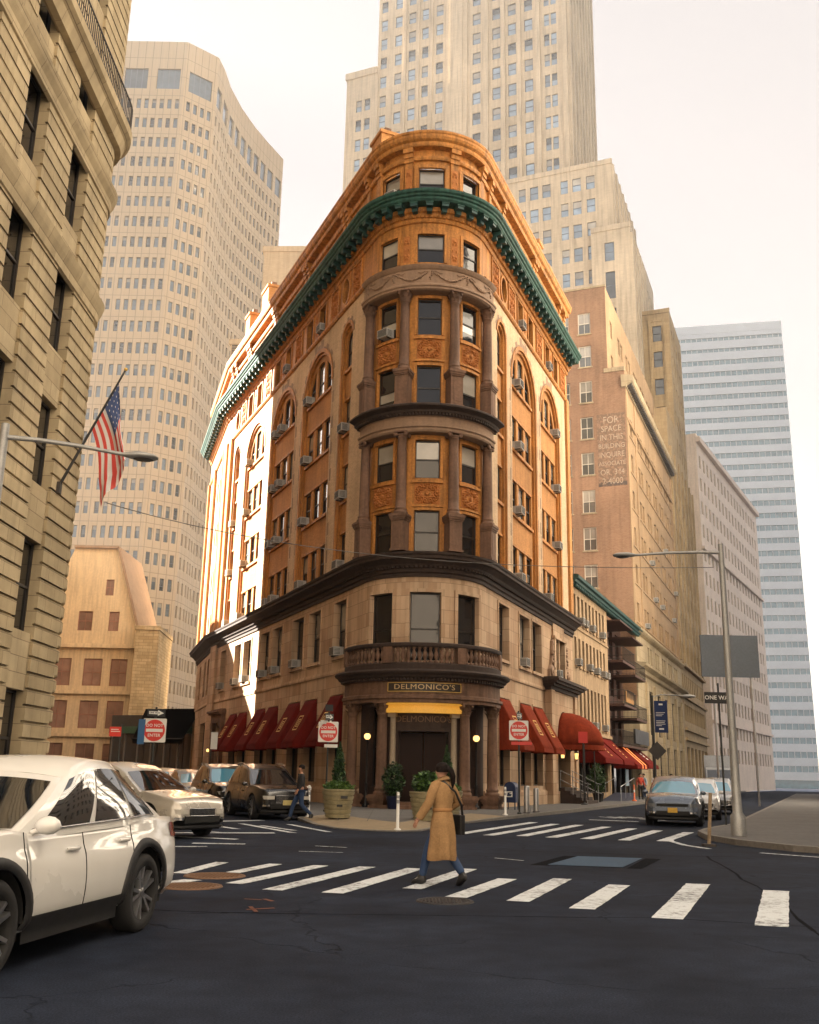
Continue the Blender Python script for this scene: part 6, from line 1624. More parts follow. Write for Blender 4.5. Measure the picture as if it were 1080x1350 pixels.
# banner pole on the far pavement
P = FR(9.5, 0, 0); X, Y = 13.55, 55.0
o = thing('banner_pole', 'dark lamp pole with blue banner and diamond plate on the right-hand street', 'street lamp', (X, Y, .15))
zt = at(868, 917, Y).z; b = MB(); b.lathe([(.13, .15), (.12, 1.2), (.085, 1.4), (.07, zt)], (X, Y, 0), 12); b.build('pole', pole_m, o)
e = at(903, 918, Y); b = MB(); b.tube([(X, Y, zt - .1), (X + .5, Y, zt + .05), (e.x, Y, e.z + .03)], .035, 6); b.build('arm', alum, o)
b = MB(); b.ball((e.x + .2, Y, e.z), (.42, .15, .1), 12); b.build('lamp_head', alum, o)
f = Pl((X, Y - .08, 0), (1, 0), (0, -1)); za, zb = at(866, 924, Y).z, at(866, 966, Y).z
b = MB(); b.box(f, .08, .80, -.01, .01, zb, za); bo = b.build('banner', mat('navy banner cloth', (.012, .03, .11), .8, .15, 2), o)
for k, (t, s) in enumerate((('DINE', .13), ('STONE STREET', .075), ('HISTORIC', .075), ('DISTRICT', .075))): pass
b = MB()
for z, w in ((.86, .22), (.62, .5), (.57, .42), (.52, .34), (.36, .5), (.31, .46), (.26, .5), (.21, .3), (.09, .26)):
    zz = zb + (za - zb)*z; b.box(f, .44 - w/2 if w < .3 else .16, .44 + w/2 if w < .3 else .16 + w, .01, .014, zz, zz + (.09 if w < .3 else .028))
b.build('white_print', white, bo)
zd = at(868, 990, Y).z; b = MB(); b.extrude([f(x + .15, 0, zd + z) for x, z in ((0, .5), (.5, 0), (0, -.5), (-.5, 0))], f.n*.015); b.build('diamond_plate', mat('dark sign back', (.05, .045, .042), .5), o)
# board and one way sign at the right edge, small stand by the portal
P = at(934, 920, 34); o = thing('one_way_sign', 'black one way sign on pole at the right edge of the street', 'road sign', (P.x + .35, 34, .145))
b = MB(); b.tube([(P.x + .35, 34, .14), (P.x + .35, 34, P.z + .5)], .035, 8); b.build('pole', pole_m, o)
f = Pl((P.x + .35, 33.95, 0), (1, 0), (0, -1)); b = MB(); b.box(f, -.5, .45, 0, .012, P.z - .19, P.z + .19); so = b.build('sign_plate', blk, o); textp('ONE WAY', .19, f, -.03, .014, P.z, white, so)
P = at(933, 862, 60); o = thing('hoarding_panel', 'plain blue grey board high on posts at the right edge', 'sign', (P.x + 1.2, 60, .145))
f = Pl((P.x + 1.2, 60, 0), (1, 0), (0, -1)); b = MB(); b.box(f, -1.6, 1.9, -.1, 0, at(930, 892, 60).z, at(930, 837, 60).z); b.build('panel', mat('blue grey panel', (.17, .20, .235), .6, .2, .8), o); b = MB()
for u in (-.9, 1.4): b.tube([f(u, -.2, .14), f(u, -.2, P.z + 1)], .07, 8)
b.build('post', steel, o)
P = gnd(935, 1116); P.z = 0; o = thing('leaning_post', 'weathered leaning wooden post at the right corner', 'post', P); b = MB(); b.tube([P, P + Vector((.12, .05, 1.25))], .045, 8); b.build('post', mat('weathered wood', (.30, .22, .14), .9, .4, 5), o); b = MB(); b.box(ID, P.x - .14, P.x + .14, P.y - .14, P.y + .14, 0, .06); b.build('foot', iron, o)
X, Y = FR(11.6, 2.0, 0).x, FR(11.6, 2.0, 0).y; o = thing('menu_stand', 'slim black stand with small red plate beside the dome awning', 'stand', (X, Y, .15)); b = MB(); b.tube([(X, Y, .15), (X, Y, 4.0)], .035, 8); b.lathe([(.2, .15), (.2, .2), (.05, .25)], (X, Y, 0), 12); b.tube([(X - .2, Y, .4), (X - .2, Y, 1.3), (X + .2, Y, 1.3), (X + .2, Y, .4)], .03, 6); b.build('post', black, o); b = MB(); b.box(Pl((X, Y - .05, 0), (1, 0), (0, -1)), -.25, .25, 0, .02, 3.4, 4.0); b.build('plate', red, o)
# overhead cable
a_, c_, e_ = at(140, 663, 22), at(450, 755, 30), at(940, 748, 34)
pts = []
for i in range(31):
    t = i/30; p = (a_*(1 - t)*(1 - t) + c_*2*t*(1 - t)*1.0 + e_*t*t); pts.append(p)
b = MB(); b.tube(pts, .012, 5); tag(b.build('overhead_cable', mat('cable', (.12, .11, .1), .6)), 'thin grey cable sagging across the street before the building', 'cable')
# ramp with rails by the annex
o = thing('access_ramp', 'small dark access ramp with metal rails in front of the annex', 'ramp', FR(25, 1.2, .15))
b = MB(); P8 = [FR(u, v, z) for (u, v, z) in ((22.5, .7, .15), (27.5, .7, .62), (27.5, 2.1, .62), (22.5, 2.1, .15))]; b.poly(P8); b.poly([P8[3], P8[2], FR(27.5, 2.1, .15)]); b.poly([P8[1], P8[2], FR(27.5, 2.1, .15), FR(27.5, .7, .15)]); b.build('ramp_deck', mat('dark blue ramp', (.03, .035, .06), .6), o)
b = MB()
for v in (.75, 2.05):
    b.tube([FR(22.3, v, .15), FR(22.3, v, 1.05), FR(27.5, v, 1.6), FR(27.5, v, .6)], .025, 6)
    for u in (24, 25.7): b.tube([FR(u, v, .3), FR(u, v, 1.3)], .02, 6)
b.build('railing', steel, o)
o = thing('traffic_post', 'orange traffic post standing beside the access ramp', 'traffic post', FR(24.6, 2.5, .15)); P = FR(24.6, 2.5, 0); b = MB(); b.lathe([(.16, .15), (.16, .2), (.06, .24), (.05, 1.15), (0, 1.2)], P, 12); b.build('post', mat('orange plastic', (.75, .14, .03), .5), o); b = MB(); b.lathe([(.058, .7), (.056, .85)], P, 12, caps=False); b.build('white_band', white, o)
# ------------------------------------------------------------------ plants
leaf_d = mat('dark evergreen leaf', (.016, .04, .014), .6, .4, 3); leaf_g = mat('green leaf', (.045, .10, .022), .55, .4, 3); leaf_l = mat('light green leaf', (.10, .19, .035), .5, .35, 3); barkm = mat('bark', (.05, .035, .022), .9, .3, 8)
def leaves(b, n, C, r, size, m=0, cone=False, rr=None):
    R_ = rr or rnd
    for _ in range(n):
        while True:
            p = Vector((R_.uniform(-1, 1), R_.uniform(-1, 1), R_.uniform(-1, 1)))
            if p.length < 1 and p.length > .35: break
        if cone: h = (p.z + 1)/2; k = 1.05 - h*.9; p.x *= k; p.y *= k
        lump = .82 + .28*sin(p.x*7 + p.z*5)*sin(p.y*6 - p.z*4)
        q = Vector((C[0] + p.x*r[0]*lump, C[1] + p.y*r[1]*lump, C[2] + p.z*r[2]))
        u = Vector((R_.uniform(-1, 1), R_.uniform(-1, 1), R_.uniform(-.4, 1))).normalized(); v = u.cross(Vector((R_.uniform(-1, 1), R_.uniform(-1, 1), R_.uniform(-1, 1)))).normalized()
        s = size*R_.uniform(.6, 1.3); mm = m if not isinstance(m, tuple) else R_.choice(m)
        b.poly([q - u*s, q + v*s*.42, q + u*s, q - v*s*.42], mm)
potm = mat('cream yellow planter', (.34, .295, .17), .65, .25, 3, .1, 20, streak=.25); soil = mat('soil', (.03, .02, .014), .95)
def planter(x, y, label, kind, z=.15, r=.52, h=.85):
    o = thing('planter', label, 'planter', (x, y, z), 'round ribbed street planters')
    prof = []; n = 6
    for k in range(n):
        t0, t1 = k/n, (k + 1)/n; ra = r*(.72 + .28*t0); rb = r*(.72 + .28*t1); prof += [(ra + .02, z + h*t0 + .005), (rb + .025, z + h*t1 - .03), (rb - .012, z + h*t1 - .015), (rb - .012, z + h*t1)]
    prof += [(r*1.04, z + h), (r*1.04, z + h + .05), (r*.92, z + h + .05), (r*.9, z + h - .1)]
    b = MB(); b.lathe(prof, (x, y, 0), 36, smooth=False, caps=False); b.lathe([(0, z + h - .04), (r*.95, z + h - .04)], (x, y, 0), 24, 1, caps=False); b.build('pot', [potm, soil], o)
    b = MB(); b.box(Pl((x, y, 0), (1, 0), (0, -1)), .12, .34, r*.97, r*1.01, z + h - .24, z + h - .15); b.box(Pl((x, y, 0), (1, 0), (0, -1)), .0, .18, r*.88, r*.94, z + h*.42, z + h*.5); b.build('dark_slot', black, o)
    b = MB()
    if kind == 'cone':
        leaves(b, 2600, (x, y, z + h + .72), (.36, .36, .85), .05, (0, 0, 1), True); leaves(b, 1300, (x, y, z + h + .12), (.56, .5, .2), .07, (1, 2)); b.build('foliage', [leaf_d, leaf_g, leaf_l], o)
        b = MB(); b.tube([(x, y, z + h - .1), (x, y, z + h + 1.2)], .03, 6); b.build('stem', barkm, o)
    else:
        leaves(b, 1500, (x, y, z + h + .3), (.5, .5, .4), .1, (0, 1, 1, 2)); 
        for k in range(40):
            a = rnd.uniform(0, 2*PI); l = rnd.uniform(.4, .75); d = Vector((cos(a), sin(a), 0)); p = Vector((x, y, z + h)); q = Vector((-d.y, d.x, 0))*.05; rows = []
            for i in range(5): t = i/4; c = p + d*l*t*.8 + Vector((0, 0, l*1.1*t - l*.75*t*t)); rows.append((c - q*(1 - t*.9), c + q*(1 - t*.9)))
            b.grid(rows, 1 + k % 2, False)
        b.build('foliage', [leaf_d, leaf_g, leaf_l], o)
planter(-2.15, 33.6, 'cream ribbed planter with dark cone evergreen, left of the entrance', 'cone', .14)
planter(.72, 33.4, 'cream ribbed planter with bright broad leaves, just left of the walking woman', 'broad', .12)
planter(1.42, 34.2, 'cream ribbed planter with cone evergreen, partly hidden behind the walking woman', 'cone', .14)
def potplant(x, y, label, h, w, z=.15, m=(0, 0, 1), frond=False, potc=None):
    o = thing('potted_plant', label, 'plant', (x, y, z)); b = MB(); b.lathe([(.22, z), (.3, z + .5), (.32, z + .52), (.26, z + .5)], (x, y, 0), 20); b.build('pot', potc or mat('dark glazed pot', (.012, .016, .05), .3), o)
    b = MB(); leaves(b, 1100, (x, y, z + .55 + h*.4), (w, w, h*.5), .085, m)
    if frond:
        for k in range(46):
            a = rnd.uniform(0, 2*PI); l = rnd.uniform(.7, 1.15)*h*.8; d = Vector((cos(a), sin(a), 0)); q = Vector((-d.y, d.x, 0))*.05; rows = []; p = Vector((x, y, z + .6))
            for i in range(6): t = i/5; c = p + d*l*t*.7 + Vector((0, 0, l*1.3*t - l*.8*t*t)); rows.append((c - q*(1 - t*.85), c + q*(1 - t*.85)))
            b.grid(rows, 2 if k % 2 else 1, False)
    b.build('foliage', [leaf_d, leaf_g, leaf_l], o)
P = FP(PU(-18), .5, 0); potplant(P.x, P.y, 'dark leafy shrub in blue pot, left of the entrance steps', 1.5, .55)
P = FR(18.6, 1.3, 0); potplant(P.x, P.y, 'big bright palm-like plant in dark pot right of the dome awning', 2.0, .6, .15, (0, 1, 1), True, mat('black pot', (.012, .012, .012), .5))
P = FR(20.6, 1.0, 0); potplant(P.x, P.y, 'smaller dark bush in pot next to the palm-like plant', 1.2, .45, .15, (0, 0, 1), False, MATS['black pot'])
# ------------------------------------------------------------------ vehicles
tyre_m = mat('tyre rubber', (.012, .012, .013), .85, .2, 8); rim_d = mat('dark wheel well', (.01, .01, .01), .8); alloy = mat('alloy wheel', (.42, .42, .43), .3, .1, 5, metal=.9); chrome = mat('chrome', (.55, .55, .55), .15, 0, metal=1)
cargl = mat('car window glass', (.010, .012, .015), .03, 0, spec=.8, coat=1); cargl_b = mat('windscreen with painted sky reflection', (.07, .27, .40), .04, 0, spec=.9, coat=1)  # blue windscreen: reflected sky painted into its base colour
lens = mat('headlight lens', (.55, .52, .46), .1, 0, spec=.9, coat=1); tail = mat('tail light', (.16, .006, .006), .15, 0, coat=1); clad = mat('black plastic cladding', (.016, .016, .017), .6, .2, 8)
plate_y = mat('yellow number plate', (.62, .36, .03), .5); plate_w = mat('pale yellow number plate', (.6, .5, .2), .5)
def carpaint(name, col, metal=.0): return mat(name, col, .28, .04, .6, spec=.5, coat=1, metal=metal)
def lerp(pts, x):
    """smooth curve through the points (monotone cubic)"""
    n = len(pts)
    if x <= pts[0][0]: return pts[0][1]
    if x >= pts[-1][0]: return pts[-1][1]
    for i in range(n - 1):
        if x <= pts[i+1][0]: break
    def sl(k): return (pts[k+1][1] - pts[k][1])/max(1e-6, pts[k+1][0] - pts[k][0])
    def tg(k):
        if k == 0: return sl(0)
        if k == n - 1: return sl(n - 2)
        a, b = sl(k - 1), sl(k); return 0 if a*b <= 0 else 2*a*b/(a + b)
    h = pts[i+1][0] - pts[i][0]; t = (x - pts[i][0])/max(1e-6, h); t2, t3 = t*t, t*t*t
    return (2*t3 - 3*t2 + 1)*pts[i][1] + (t3 - 2*t2 + t)*h*tg(i) + (-2*t3 + 3*t2)*pts[i+1][1] + (t3 - t2)*h*tg(i + 1)
def wheel_parts(root, M, r, w, rimm, spokes, side):
    b = MB(); rr = r*.70
    b.lathe([(rr, -w/2), (r*.93, -w/2), (r, -w*.36), (r, w*.36), (r*.93, w/2), (rr, w/2), (rr - .01, w*.3)], n=40, caps=False)
    Rx = Matrix.Rotation(PI/2*(-side), 4, 'X')
    wo = thing('wheel', '', '', (0, 0, 0)); del wo['label']; del wo['category']
    wo.parent = root; wo.matrix_parent_inverse = world(root).inverted(); wo.matrix_basis = world(root) @ M @ Rx
    me = b.mesh('tyre', tyre_m); link('tyre', me, wo, world(wo))
    b = MB(); b.lathe([(0, w*.05), (rr, w*.05)], n=32, m=1, caps=False); b.lathe([(rr, w*.5), (rr*.97, w*.47), (rr*.96, w*.1)], n=40, m=1, caps=False)
    b.lathe([(0, w*.42), (rr*.16, w*.42), (rr*.2, w*.36), (rr*.2, w*.1)], n=20, caps=False)
    for k in range(spokes):
        a = 2*PI*k/spokes
        for da in ((-.10, .10) if spokes <= 6 else (0,)):
            p0, p1 = a + da*2.2, a + da; c0 = Vector((cos(p1), sin(p1), 0)); q0 = Vector((-sin(p1), cos(p1), 0)); c1 = Vector((cos(p0), sin(p0), 0)); q1 = Vector((-sin(p0), cos(p0), 0)); t0, t1 = (.017, .015) if spokes <= 6 else (.02, .02)
            A, Bq = c0*rr*.14, c1*rr*.97
            i = len(b.v); b.v += [tuple(v) for v in (A - q0*t0 + Vector((0, 0, w*.4)), A + q0*t0 + Vector((0, 0, w*.4)), Bq + q1*t1 + Vector((0, 0, w*.47)), Bq - q1*t1 + Vector((0, 0, w*.47)), A - q0*t0*1.4 + Vector((0, 0, w*.15)), A + q0*t0*1.4 + Vector((0, 0, w*.15)), Bq + q1*t1*1.4 + Vector((0, 0, w*.25)), Bq - q1*t1*1.4 + Vector((0, 0, w*.25)))]
            for f in ((0, 1, 2, 3), (1, 2, 6, 5), (0, 3, 7, 4), (2, 3, 7, 6)): b.f.append(tuple(i + j for j in f)); b.m.append(0); b.sm.append(False)
    link('rim', b.mesh('rim', [rimm, rim_d]), wo, world(wo))
def car(name, label, cat, loc, heading, dims, paintm, S, group=None):
    """heading: unit vector of the nose; S: style numbers"""
    Lc, W, Hh = dims; rz = math.atan2(heading[1], heading[0])
    root = thing(name, label, cat, (loc[0], loc[1], 0), group, rz); WM = world(root)
    h2 = Lc/2; wr = S.get('wr', .36); xf = h2 - S.get('fo', .92); xr = -h2 + S.get('ro', .98); ra = wr + .07; sill = S.get('sill', .26)
    zb = [(-h2, S['tz']), (-h2 + .08, S['tz'] + .04), (-h2 + .5, S['bz'] + .03), (-.6, S['bz']), (S['ws'] - .25, S['bz'] - .02), (S['ws'] + .1, S['bz'] + .02), (h2 - .85, S['hz']), (h2 - .42, S['hz'] - .07), (h2 - .18, S['nz'] - .02), (h2 - .05, S['nz'] - .12), (h2, S['nz'] - .24)]
    wd = [(-h2, W*.40), (-h2 + .07, W*.452), (-h2 + .28, W*.485), (-h2 + .8, W*.5), (h2 - 1.1, W*.5), (h2 - .45, W*.478), (h2 - .16, W*.435), (h2 - .05, W*.38), (h2, W*.34)]
    xs = [-h2 + Lc*i/120 for i in range(121)]
    for c in (xf, xr): xs += [c - ra, c + ra, c - ra*.985, c + ra*.985]
    xs = sorted(xs)
    def bulge(t): return .955 + .045*sin(PI*min(1, t*1.15 + .05)) - (.05*max(0, t - .72)/.28) - (.05*max(0, .12 - t)/.12)
    def side(x, t):
        zl = sill
        for c in (xf, xr):
            if abs(x - c) < ra: zl = max(zl, wr + math.sqrt(ra*ra - (x - c)**2))
        if x > xf + ra: zl = sill + .02 + .14*((x - xf - ra)/(h2 - xf - ra))**2
        if x < xr - ra: zl = sill + .04 + .14*((xr - ra - x)/(xr - ra + h2))**2
        zt = lerp(zb, x); z = zl + (zt - zl)*t; tt = (z - sill)/(max(zt, .5) - sill)
        return Vector((x, lerp(wd, x)*bulge(tt), z))
    NT = 12; b = MB(); rows = []
    for x in xs:
        r = [side(x, k/NT) for k in range(NT + 1)]; e = r[-1]
        top = [Vector((x, e.y*q, e.z + .045*(1 - q*q)*(1 if x > S['ws'] - .3 else .3))) for q in (.93, .8, .55, .25)]
        half = r + top; rows.append([Vector((p.x, -p.y, p.z)) for p in half] + [Vector((x, 0, top[-1].z + .003))] + half[::-1])
    b.grid([[WM @ p for p in r] for r in rows], 0, True); b.poly([WM @ p for p in rows[0]], 0); b.poly([WM @ p for p in rows[-1]][::-1], 0)
    b.build('body', paintm, root)
    # greenhouse
    xb0, xb1 = -h2 + S['rb'], S['ws']; xr0, xr1 = -h2 + S['rr'], S['wt']; yb, yr = W*.462, W*S.get('rw', .36)
    def belt(s): x = xb0 + (xb1 - xb0)*s; return Vector((x, yb - .05*(abs(s - .5)*2)**3, lerp(zb, x) - .03))
    def roof(s): x = xr0 + (xr1 - xr0)*s; return Vector((x, yr - .07*(abs(s - .5)*2)**4, Hh - .16*(abs(s - .45)/.55)**2.2 - (.05 if s < .1 else 0)))
    def gs(s, t, off=0):
        a, c = belt(s), roof(s); p = a + (c - a)*t; bow = .035*sin(PI*t); return Vector((p.x, p.y + bow + off, p.z))
    b = MB(); NS = 24
    lf = [[gs(i/NS, k/8) for k in range(9)] for i in range(NS + 1)]
    def crown(i):
        r = roof(i/NS); return [Vector((r.x, r.y*q, r.z + .05*(1 - q*q))) for q in (.9, .7, .4, 0, -.4, -.7, -.9)]
    b.grid([[WM @ p for p in (lf[i] + crown(i) + [Vector((p.x, -p.y, p.z)) for p in lf[i][::-1]])] for i in range(NS + 1)], 0, True)
    # windscreen and tailgate panels close the ends
    def endp(i, u, t, off=0):
        p = lf[i][int(t*8)] if abs(t*8 - int(t*8)) < 1e-6 else gs(i/NS, t); sgn = 1 if i else -1
        return Vector((p.x + sgn*(.10*(1 - u*u)*(1 - .4*t)) + sgn*off, p.y*u, p.z + .05*(1 - u*u)*t + off*.6))
    US = [-1, -.85, -.6, -.3, 0, .3, .6, .85, 1]
    for i in (0, NS): b.grid([[WM @ endp(i, u, k/8) for k in range(9)] for u in US], 0, True)
    b.build('cabin', paintm, root)
    def patch(nm, s0, s1, t0, t1, m, both=True, skew=0):
        for sg in ((1, -1) if both else (1,)):
            q = MB(); q.grid([[WM @ (lambda p: Vector((p.x, sg*p.y, p.z)))(gs(s0 + (s1 - s0)*i/8 + skew*(k/6), t0 + (t1 - t0)*k/6, .008)) for k in range(7)] for i in range(9)], 0, True); q.build(nm, m, root)
    for (s0, s1, sk) in S['win']: patch('side_window', s0, s1, .13, .88, cargl, True, sk)
    for nm, i, m in (('windscreen', NS, S.get('wsm', cargl)), ('rear_window', 0, cargl)):
        q = MB(); q.grid([[WM @ endp(i, u*.9, .1 + .8*k/6, .008) for k in range(7)] for u in US], 0, True); q.build(nm, m, root)
    # underside, arches, trim
    b = MB(); b.box(Id(WM), -h2 + .25, h2 - .25, -W/2 + .16, W/2 - .16, .2, .62)
    for c in (xf, xr):
        for sg in (1, -1):
            b.grid([[WM @ Vector((c + ra*cos(PI*k/16), sg*(W/2 - y), wr + ra*sin(PI*k/16))) for k in range(17)] for y in (.03, .35)], 0, True)
            b.grid([[WM @ Vector((c + q*cos(PI*k/16), sg*(W/2 - .3), wr + q*sin(PI*k/16))) for k in range(17)] for q in (.0, ra)], 0, False)
    b.build('underbody', rim_d, root)
    if S.get('clad', True):
        b = MB()
        for c in (xf, xr):
            for sg in (1, -1):
                rows = []
                for q, off in ((-.004, .0), (.0, .02), (.075, .02), (.085, .0)):
                    row = []
                    for k in range(25):
                        a = -.12 + (PI + .24)*k/24; x = c + (ra + q)*cos(a); z = wr + (ra + q)*sin(a); z = max(z, .2); zt = lerp(zb, x); tt = (z - sill)/(zt - sill)
                        row.append(WM @ Vector((x, sg*(lerp(wd, x)*bulge(max(0, tt)) + off), z)))
                    rows.append(row)
                b.grid(rows, 0, True)
        for sg in (1, -1):
            for (a, c) in ((xr + ra + .06, xf - ra - .06),):
                b.grid([[WM @ Vector((x, sg*(lerp(wd, x)*bulge(max(0, (z - sill)/(lerp(zb, x) - sill))) + .015), z)) for z in (.2, sill + .0, sill + .10, sill + .12)] for x in [a + (c - a)*i/20 for i in range(21)]], 0, True)
        for x0, x1 in ((-h2 - .01, -h2 + .5), (h2 - .5, h2 + .01)):
            b.grid([[WM @ Vector((x, y*(lerp(wd, min(max(x, -h2), h2))*.97 + .01), z)) for y in (-1, 1)] for x in (x0, x1) for z in (.3,)], 0, False)
        b.build('cladding', clad, root)
    for c, sg in ((xf, 1), (xf, -1), (xr, 1), (xr, -1)): wheel_parts(root, Matrix.Translation((c, sg*(W/2 - .13), wr)), wr, .235, S.get('rim', alloy), S.get('sp', 5), sg)
    # door seams, handles, mirrors
    for x in S.get('seams', [S['ws'] - .1, -.1, -1.0]):
        for sg in (1, -1):
            b = MB(); b.tube([WM @ (lambda p: Vector((p.x, sg*(p.y + .001), p.z)))(side(x, t)) for t in [.08 + .92*k/10 for k in range(11)]], .006, 4); b.build('door_seam', rim_d, root)
    for x in S.get('handles', (.25, -.75)):
        for sg in (1, -1):
            p = side(x, .80); q = MB(); q.tube([WM @ Vector((x - .11 + .22*k/6, sg*(p.y + .02 + .016*sin(PI*k/6)), p.z)) for k in range(7)], [.012, .018, .02, .02, .02, .018, .012], 8); q.build('door_handle', paintm, root)
    for sg in (1, -1):
        p = belt(.93); q = MB(); q.ball((0, 0, 0), (.075, .11, .075), 12, 0, WM.to_3x3().to_4x4()); q.v = [tuple(Vector(v_) + WM @ Vector((p.x - .02, sg*(p.y + .13), p.z + .10))) for v_ in q.v]; q.tube([WM @ Vector((p.x, sg*p.y, p.z + .04)), WM @ Vector((p.x - .02, sg*(p.y + .1), p.z + .08))], .025, 6); q.build('wing_mirror', S.get('mir', paintm), root)
    # front: grille, lights, plate; rear lights
    nz, hz_ = S['nz'], S['hz']
    def front(y): return h2 + lerp([(0, 0), (W*.33, 0), (W*.37, -.05), (W*.42, -.16), (W*.465, -.45), (W*.5, -.9)], abs(y))
    def fpatch(nm, y0, y1, z0, z1, m, off=.015, n=8, slope=.0):
        q = MB(); q.grid([[WM @ Vector((front(y0 + (y1 - y0)*i/n) + o - slope*(z - z0), y0 + (y1 - y0)*i/n, z)) for (o, z) in ((-.05, z0), (off, z0 + .01), (off, (z0 + z1)/2), (off, z1 - .01), (-.05, z1))] for i in range(n + 1)], 0, False)
        for i in (0, n): y = y0 + (y1 - y0)*i/n; q.poly([WM @ Vector((front(y) + o, y, z)) for (o, z) in ((-.05, z0), (off, z0), (off, z1), (-.05, z1))])
        return q.build(nm, m, root)
    gw = S.get('gw', .36)*W; fpatch('grille', -gw, gw, nz - .25 - S.get('gh', .2), nz - .22, rim_d, .02)
    if S.get('gchrome', True):
        q = MB()
        for k in range(-9, 10): y = k*gw/9.5; q.box(Id(WM), front(y) + .02, front(y) + .03, y - .008, y + .008, nz - .25 - S.get('gh', .2) + .02, nz - .23)
        for z in (nz - .25 - S.get('gh', .2), nz - .22): q.tube([WM @ Vector((front(y) + .025, y, z)) for y in [gw*k/6 for k in range(-6, 7)]], .013, 6)
        q.build('grille_bars', chrome, root)
    for sg in (1, -1):
        fpatch('headlight', sg*(gw + .05), sg*(W*.47), nz - .35, nz - .22, S.get('lensm', lens), .02, 6)
        fpatch('fog_light', sg*W*.30, sg*W*.42, .42, .50, S.get('fogm', chrome), .03, 4)
        q = MB(); y0 = W*.36
        q.grid([[WM @ (lambda p: Vector((p.x - .012, sg*(p.y + .012), p.z)))(side(-h2 + .02 + .32*i/6, .72 + .2*k/4)) for k in range(5)] for i in range(7)], 0, True)
        q.grid([[WM @ Vector((-h2 - .012, sg*(W*.2 + W*.2*i/3), lerp(zb, -h2)*(.74 + .2*k/4))) for k in range(5)] for i in range(4)], 0, True); q.build('tail_light', tail, root)
    fpatch('lower_intake', -W*.28, W*.28, .36, .52, rim_d, .03); fpatch('bumper_lip', -W*.42, W*.42, .25, .31, clad, .03)
    if S.get('plate'):
        q = MB(); q.box(Id(WM), h2, h2 + .045, -.16, .16, nz - .52, nz - .36); q.build('number_plate', S['plate'], root)
    if S.get('rails'):
        for sg in (1, -1): q = MB(); q.tube([WM @ (roof(s) + Vector((0, 0, .05)) - Vector((0, 0 if sg > 0 else 2*roof(s).y, 0))) for s in [.1 + .8*k/10 for k in range(11)]], .018, 6); q.build('roof_rail', S['rails'], root)
    return root, WM, side, gs
SUV = dict(tz=.98, bz=1.02, ws=1.08, hz=1.03, nz=.93, rb=.15, rr=.7, wt=.0, win=[(.07, .2, .0), (.235, .55, 0), (.59, .92, -.03)], wr=.37, sill=.29)
# near white crossover at the left edge
hd = Vector((-sin(rad(10)), -cos(rad(10)), 0)); rear = Vector((-2.55, 10.45, 0)) - Vector((cos(rad(10)), -sin(rad(10)), 0))*.92
c0 = rear + hd*(4.55/2 - .98)
crs = dict(SUV, wr=.365, fo=.93, ro=.98, ws=1.0, bz=1.04, tz=1.0, rr=1.25, rb=.42, sp=5, win=[(.10, .26, .04), (.30, .58, 0), (.62, .94, -.03)], seams=[.95, -.02, -.98], handles=(.2, -.8))
wr_, WMx, side_, gs_ = car('parked_car', 'white crossover with black wheel arches at the left edge, nearest car', 'car', c0, hd, (4.55, 1.84, 1.62), carpaint('pearl white car paint', (.66, .65, .62)), crs)
q = MB()
for s0, s1 in ((.08, .96),): q.tube([WMx @ gs_(s0 + (s1 - s0)*k/20, .115, .012) for k in range(21)], .009, 6); q.tube([WMx @ gs_(.08 + .015*k/4, .115 + .7*k/4, .012) for k in range(5)], .008, 6)
q.build('window_trim', chrome, wr_)
# silver crossover behind it
car('moving_car', 'silver crossover turning toward the crosswalk behind the white car', 'car', (-6.55, 25.6), (.78, -.62), (4.7, 1.85, 1.68), carpaint('silver car paint', (.46, .43, .38), .3), dict(SUV, ws=1.05, hz=1.0, nz=.9, plate=None, gw=.2, gh=.13, sp=7, clad=False))
# cars parked along the wedge building
dl = Vector((-dL[0], -dL[1], 0))
blkp = carpaint('black car paint', (.008, .007, .007)); slot = lambda s: FL(s, 6.25, 0)
row = 'cars parked along the kerb of the left-hand street'
car('parked_car', 'black large suv with chrome grille and yellow plate, first in the parked row', 'car', slot(-7.0), dl, (4.95, 2.0, 1.78), blkp, dict(SUV, hz=1.08, nz=1.0, bz=1.08, tz=1.05, ws=1.0, gw=.2, gh=.2, plate=plate_w, rails=chrome, clad=False, sp=5, wsm=cargl, wr=.39), row)
car('parked_car', 'black suv parked directly behind the one with the chrome grille', 'car', slot(-.9), dl, (4.95, 2.0, 1.8), blkp, dict(SUV, hz=1.08, nz=1.0, bz=1.08, tz=1.05, ws=1.0, wsm=cargl_b, rails=chrome, clad=False, wr=.39, sp=7), row)
car('parked_car', 'dark grey car with sky reflection painted in its windscreen, third in the parked row', 'car', slot(5.4), dl, (4.6, 1.85, 1.55), carpaint('dark grey car paint', (.05, .05, .055), .3), dict(SUV, hz=.95, nz=.82, bz=.95, tz=.95, wsm=cargl_b, clad=False, sp=7, wr=.33, rr=.9), row)
car('parked_car', 'cream white car fourth in the parked row', 'car', slot(11.3), dl, (4.6, 1.85, 1.6), carpaint('cream car paint', (.5, .42, .32)), dict(SUV, hz=.98, nz=.85, bz=.98, tz=.95, wsm=cargl_b, clad=False, sp=7, wr=.34), row)
car('parked_car', 'small pale car last of the parked row, farthest down the left-hand street', 'car', slot(17.4), dl, (4.4, 1.8, 1.5), carpaint('pale silver car paint', (.4, .37, .33), .3), dict(SUV, hz=.93, nz=.8, bz=.95, tz=.93, wsm=cargl_b, clad=False, sp=7, wr=.33), row)
car('moving_car', 'blue grey car standing far back in the left-hand street beside the parked row', 'car', FL(9.5, 9.8, 0), dl, (4.6, 1.85, 1.6), carpaint('blue grey car paint', (.12, .16, .2), .3), dict(SUV, hz=.98, nz=.85, bz=.98, wsm=cargl_b, clad=False, sp=7, wr=.34))
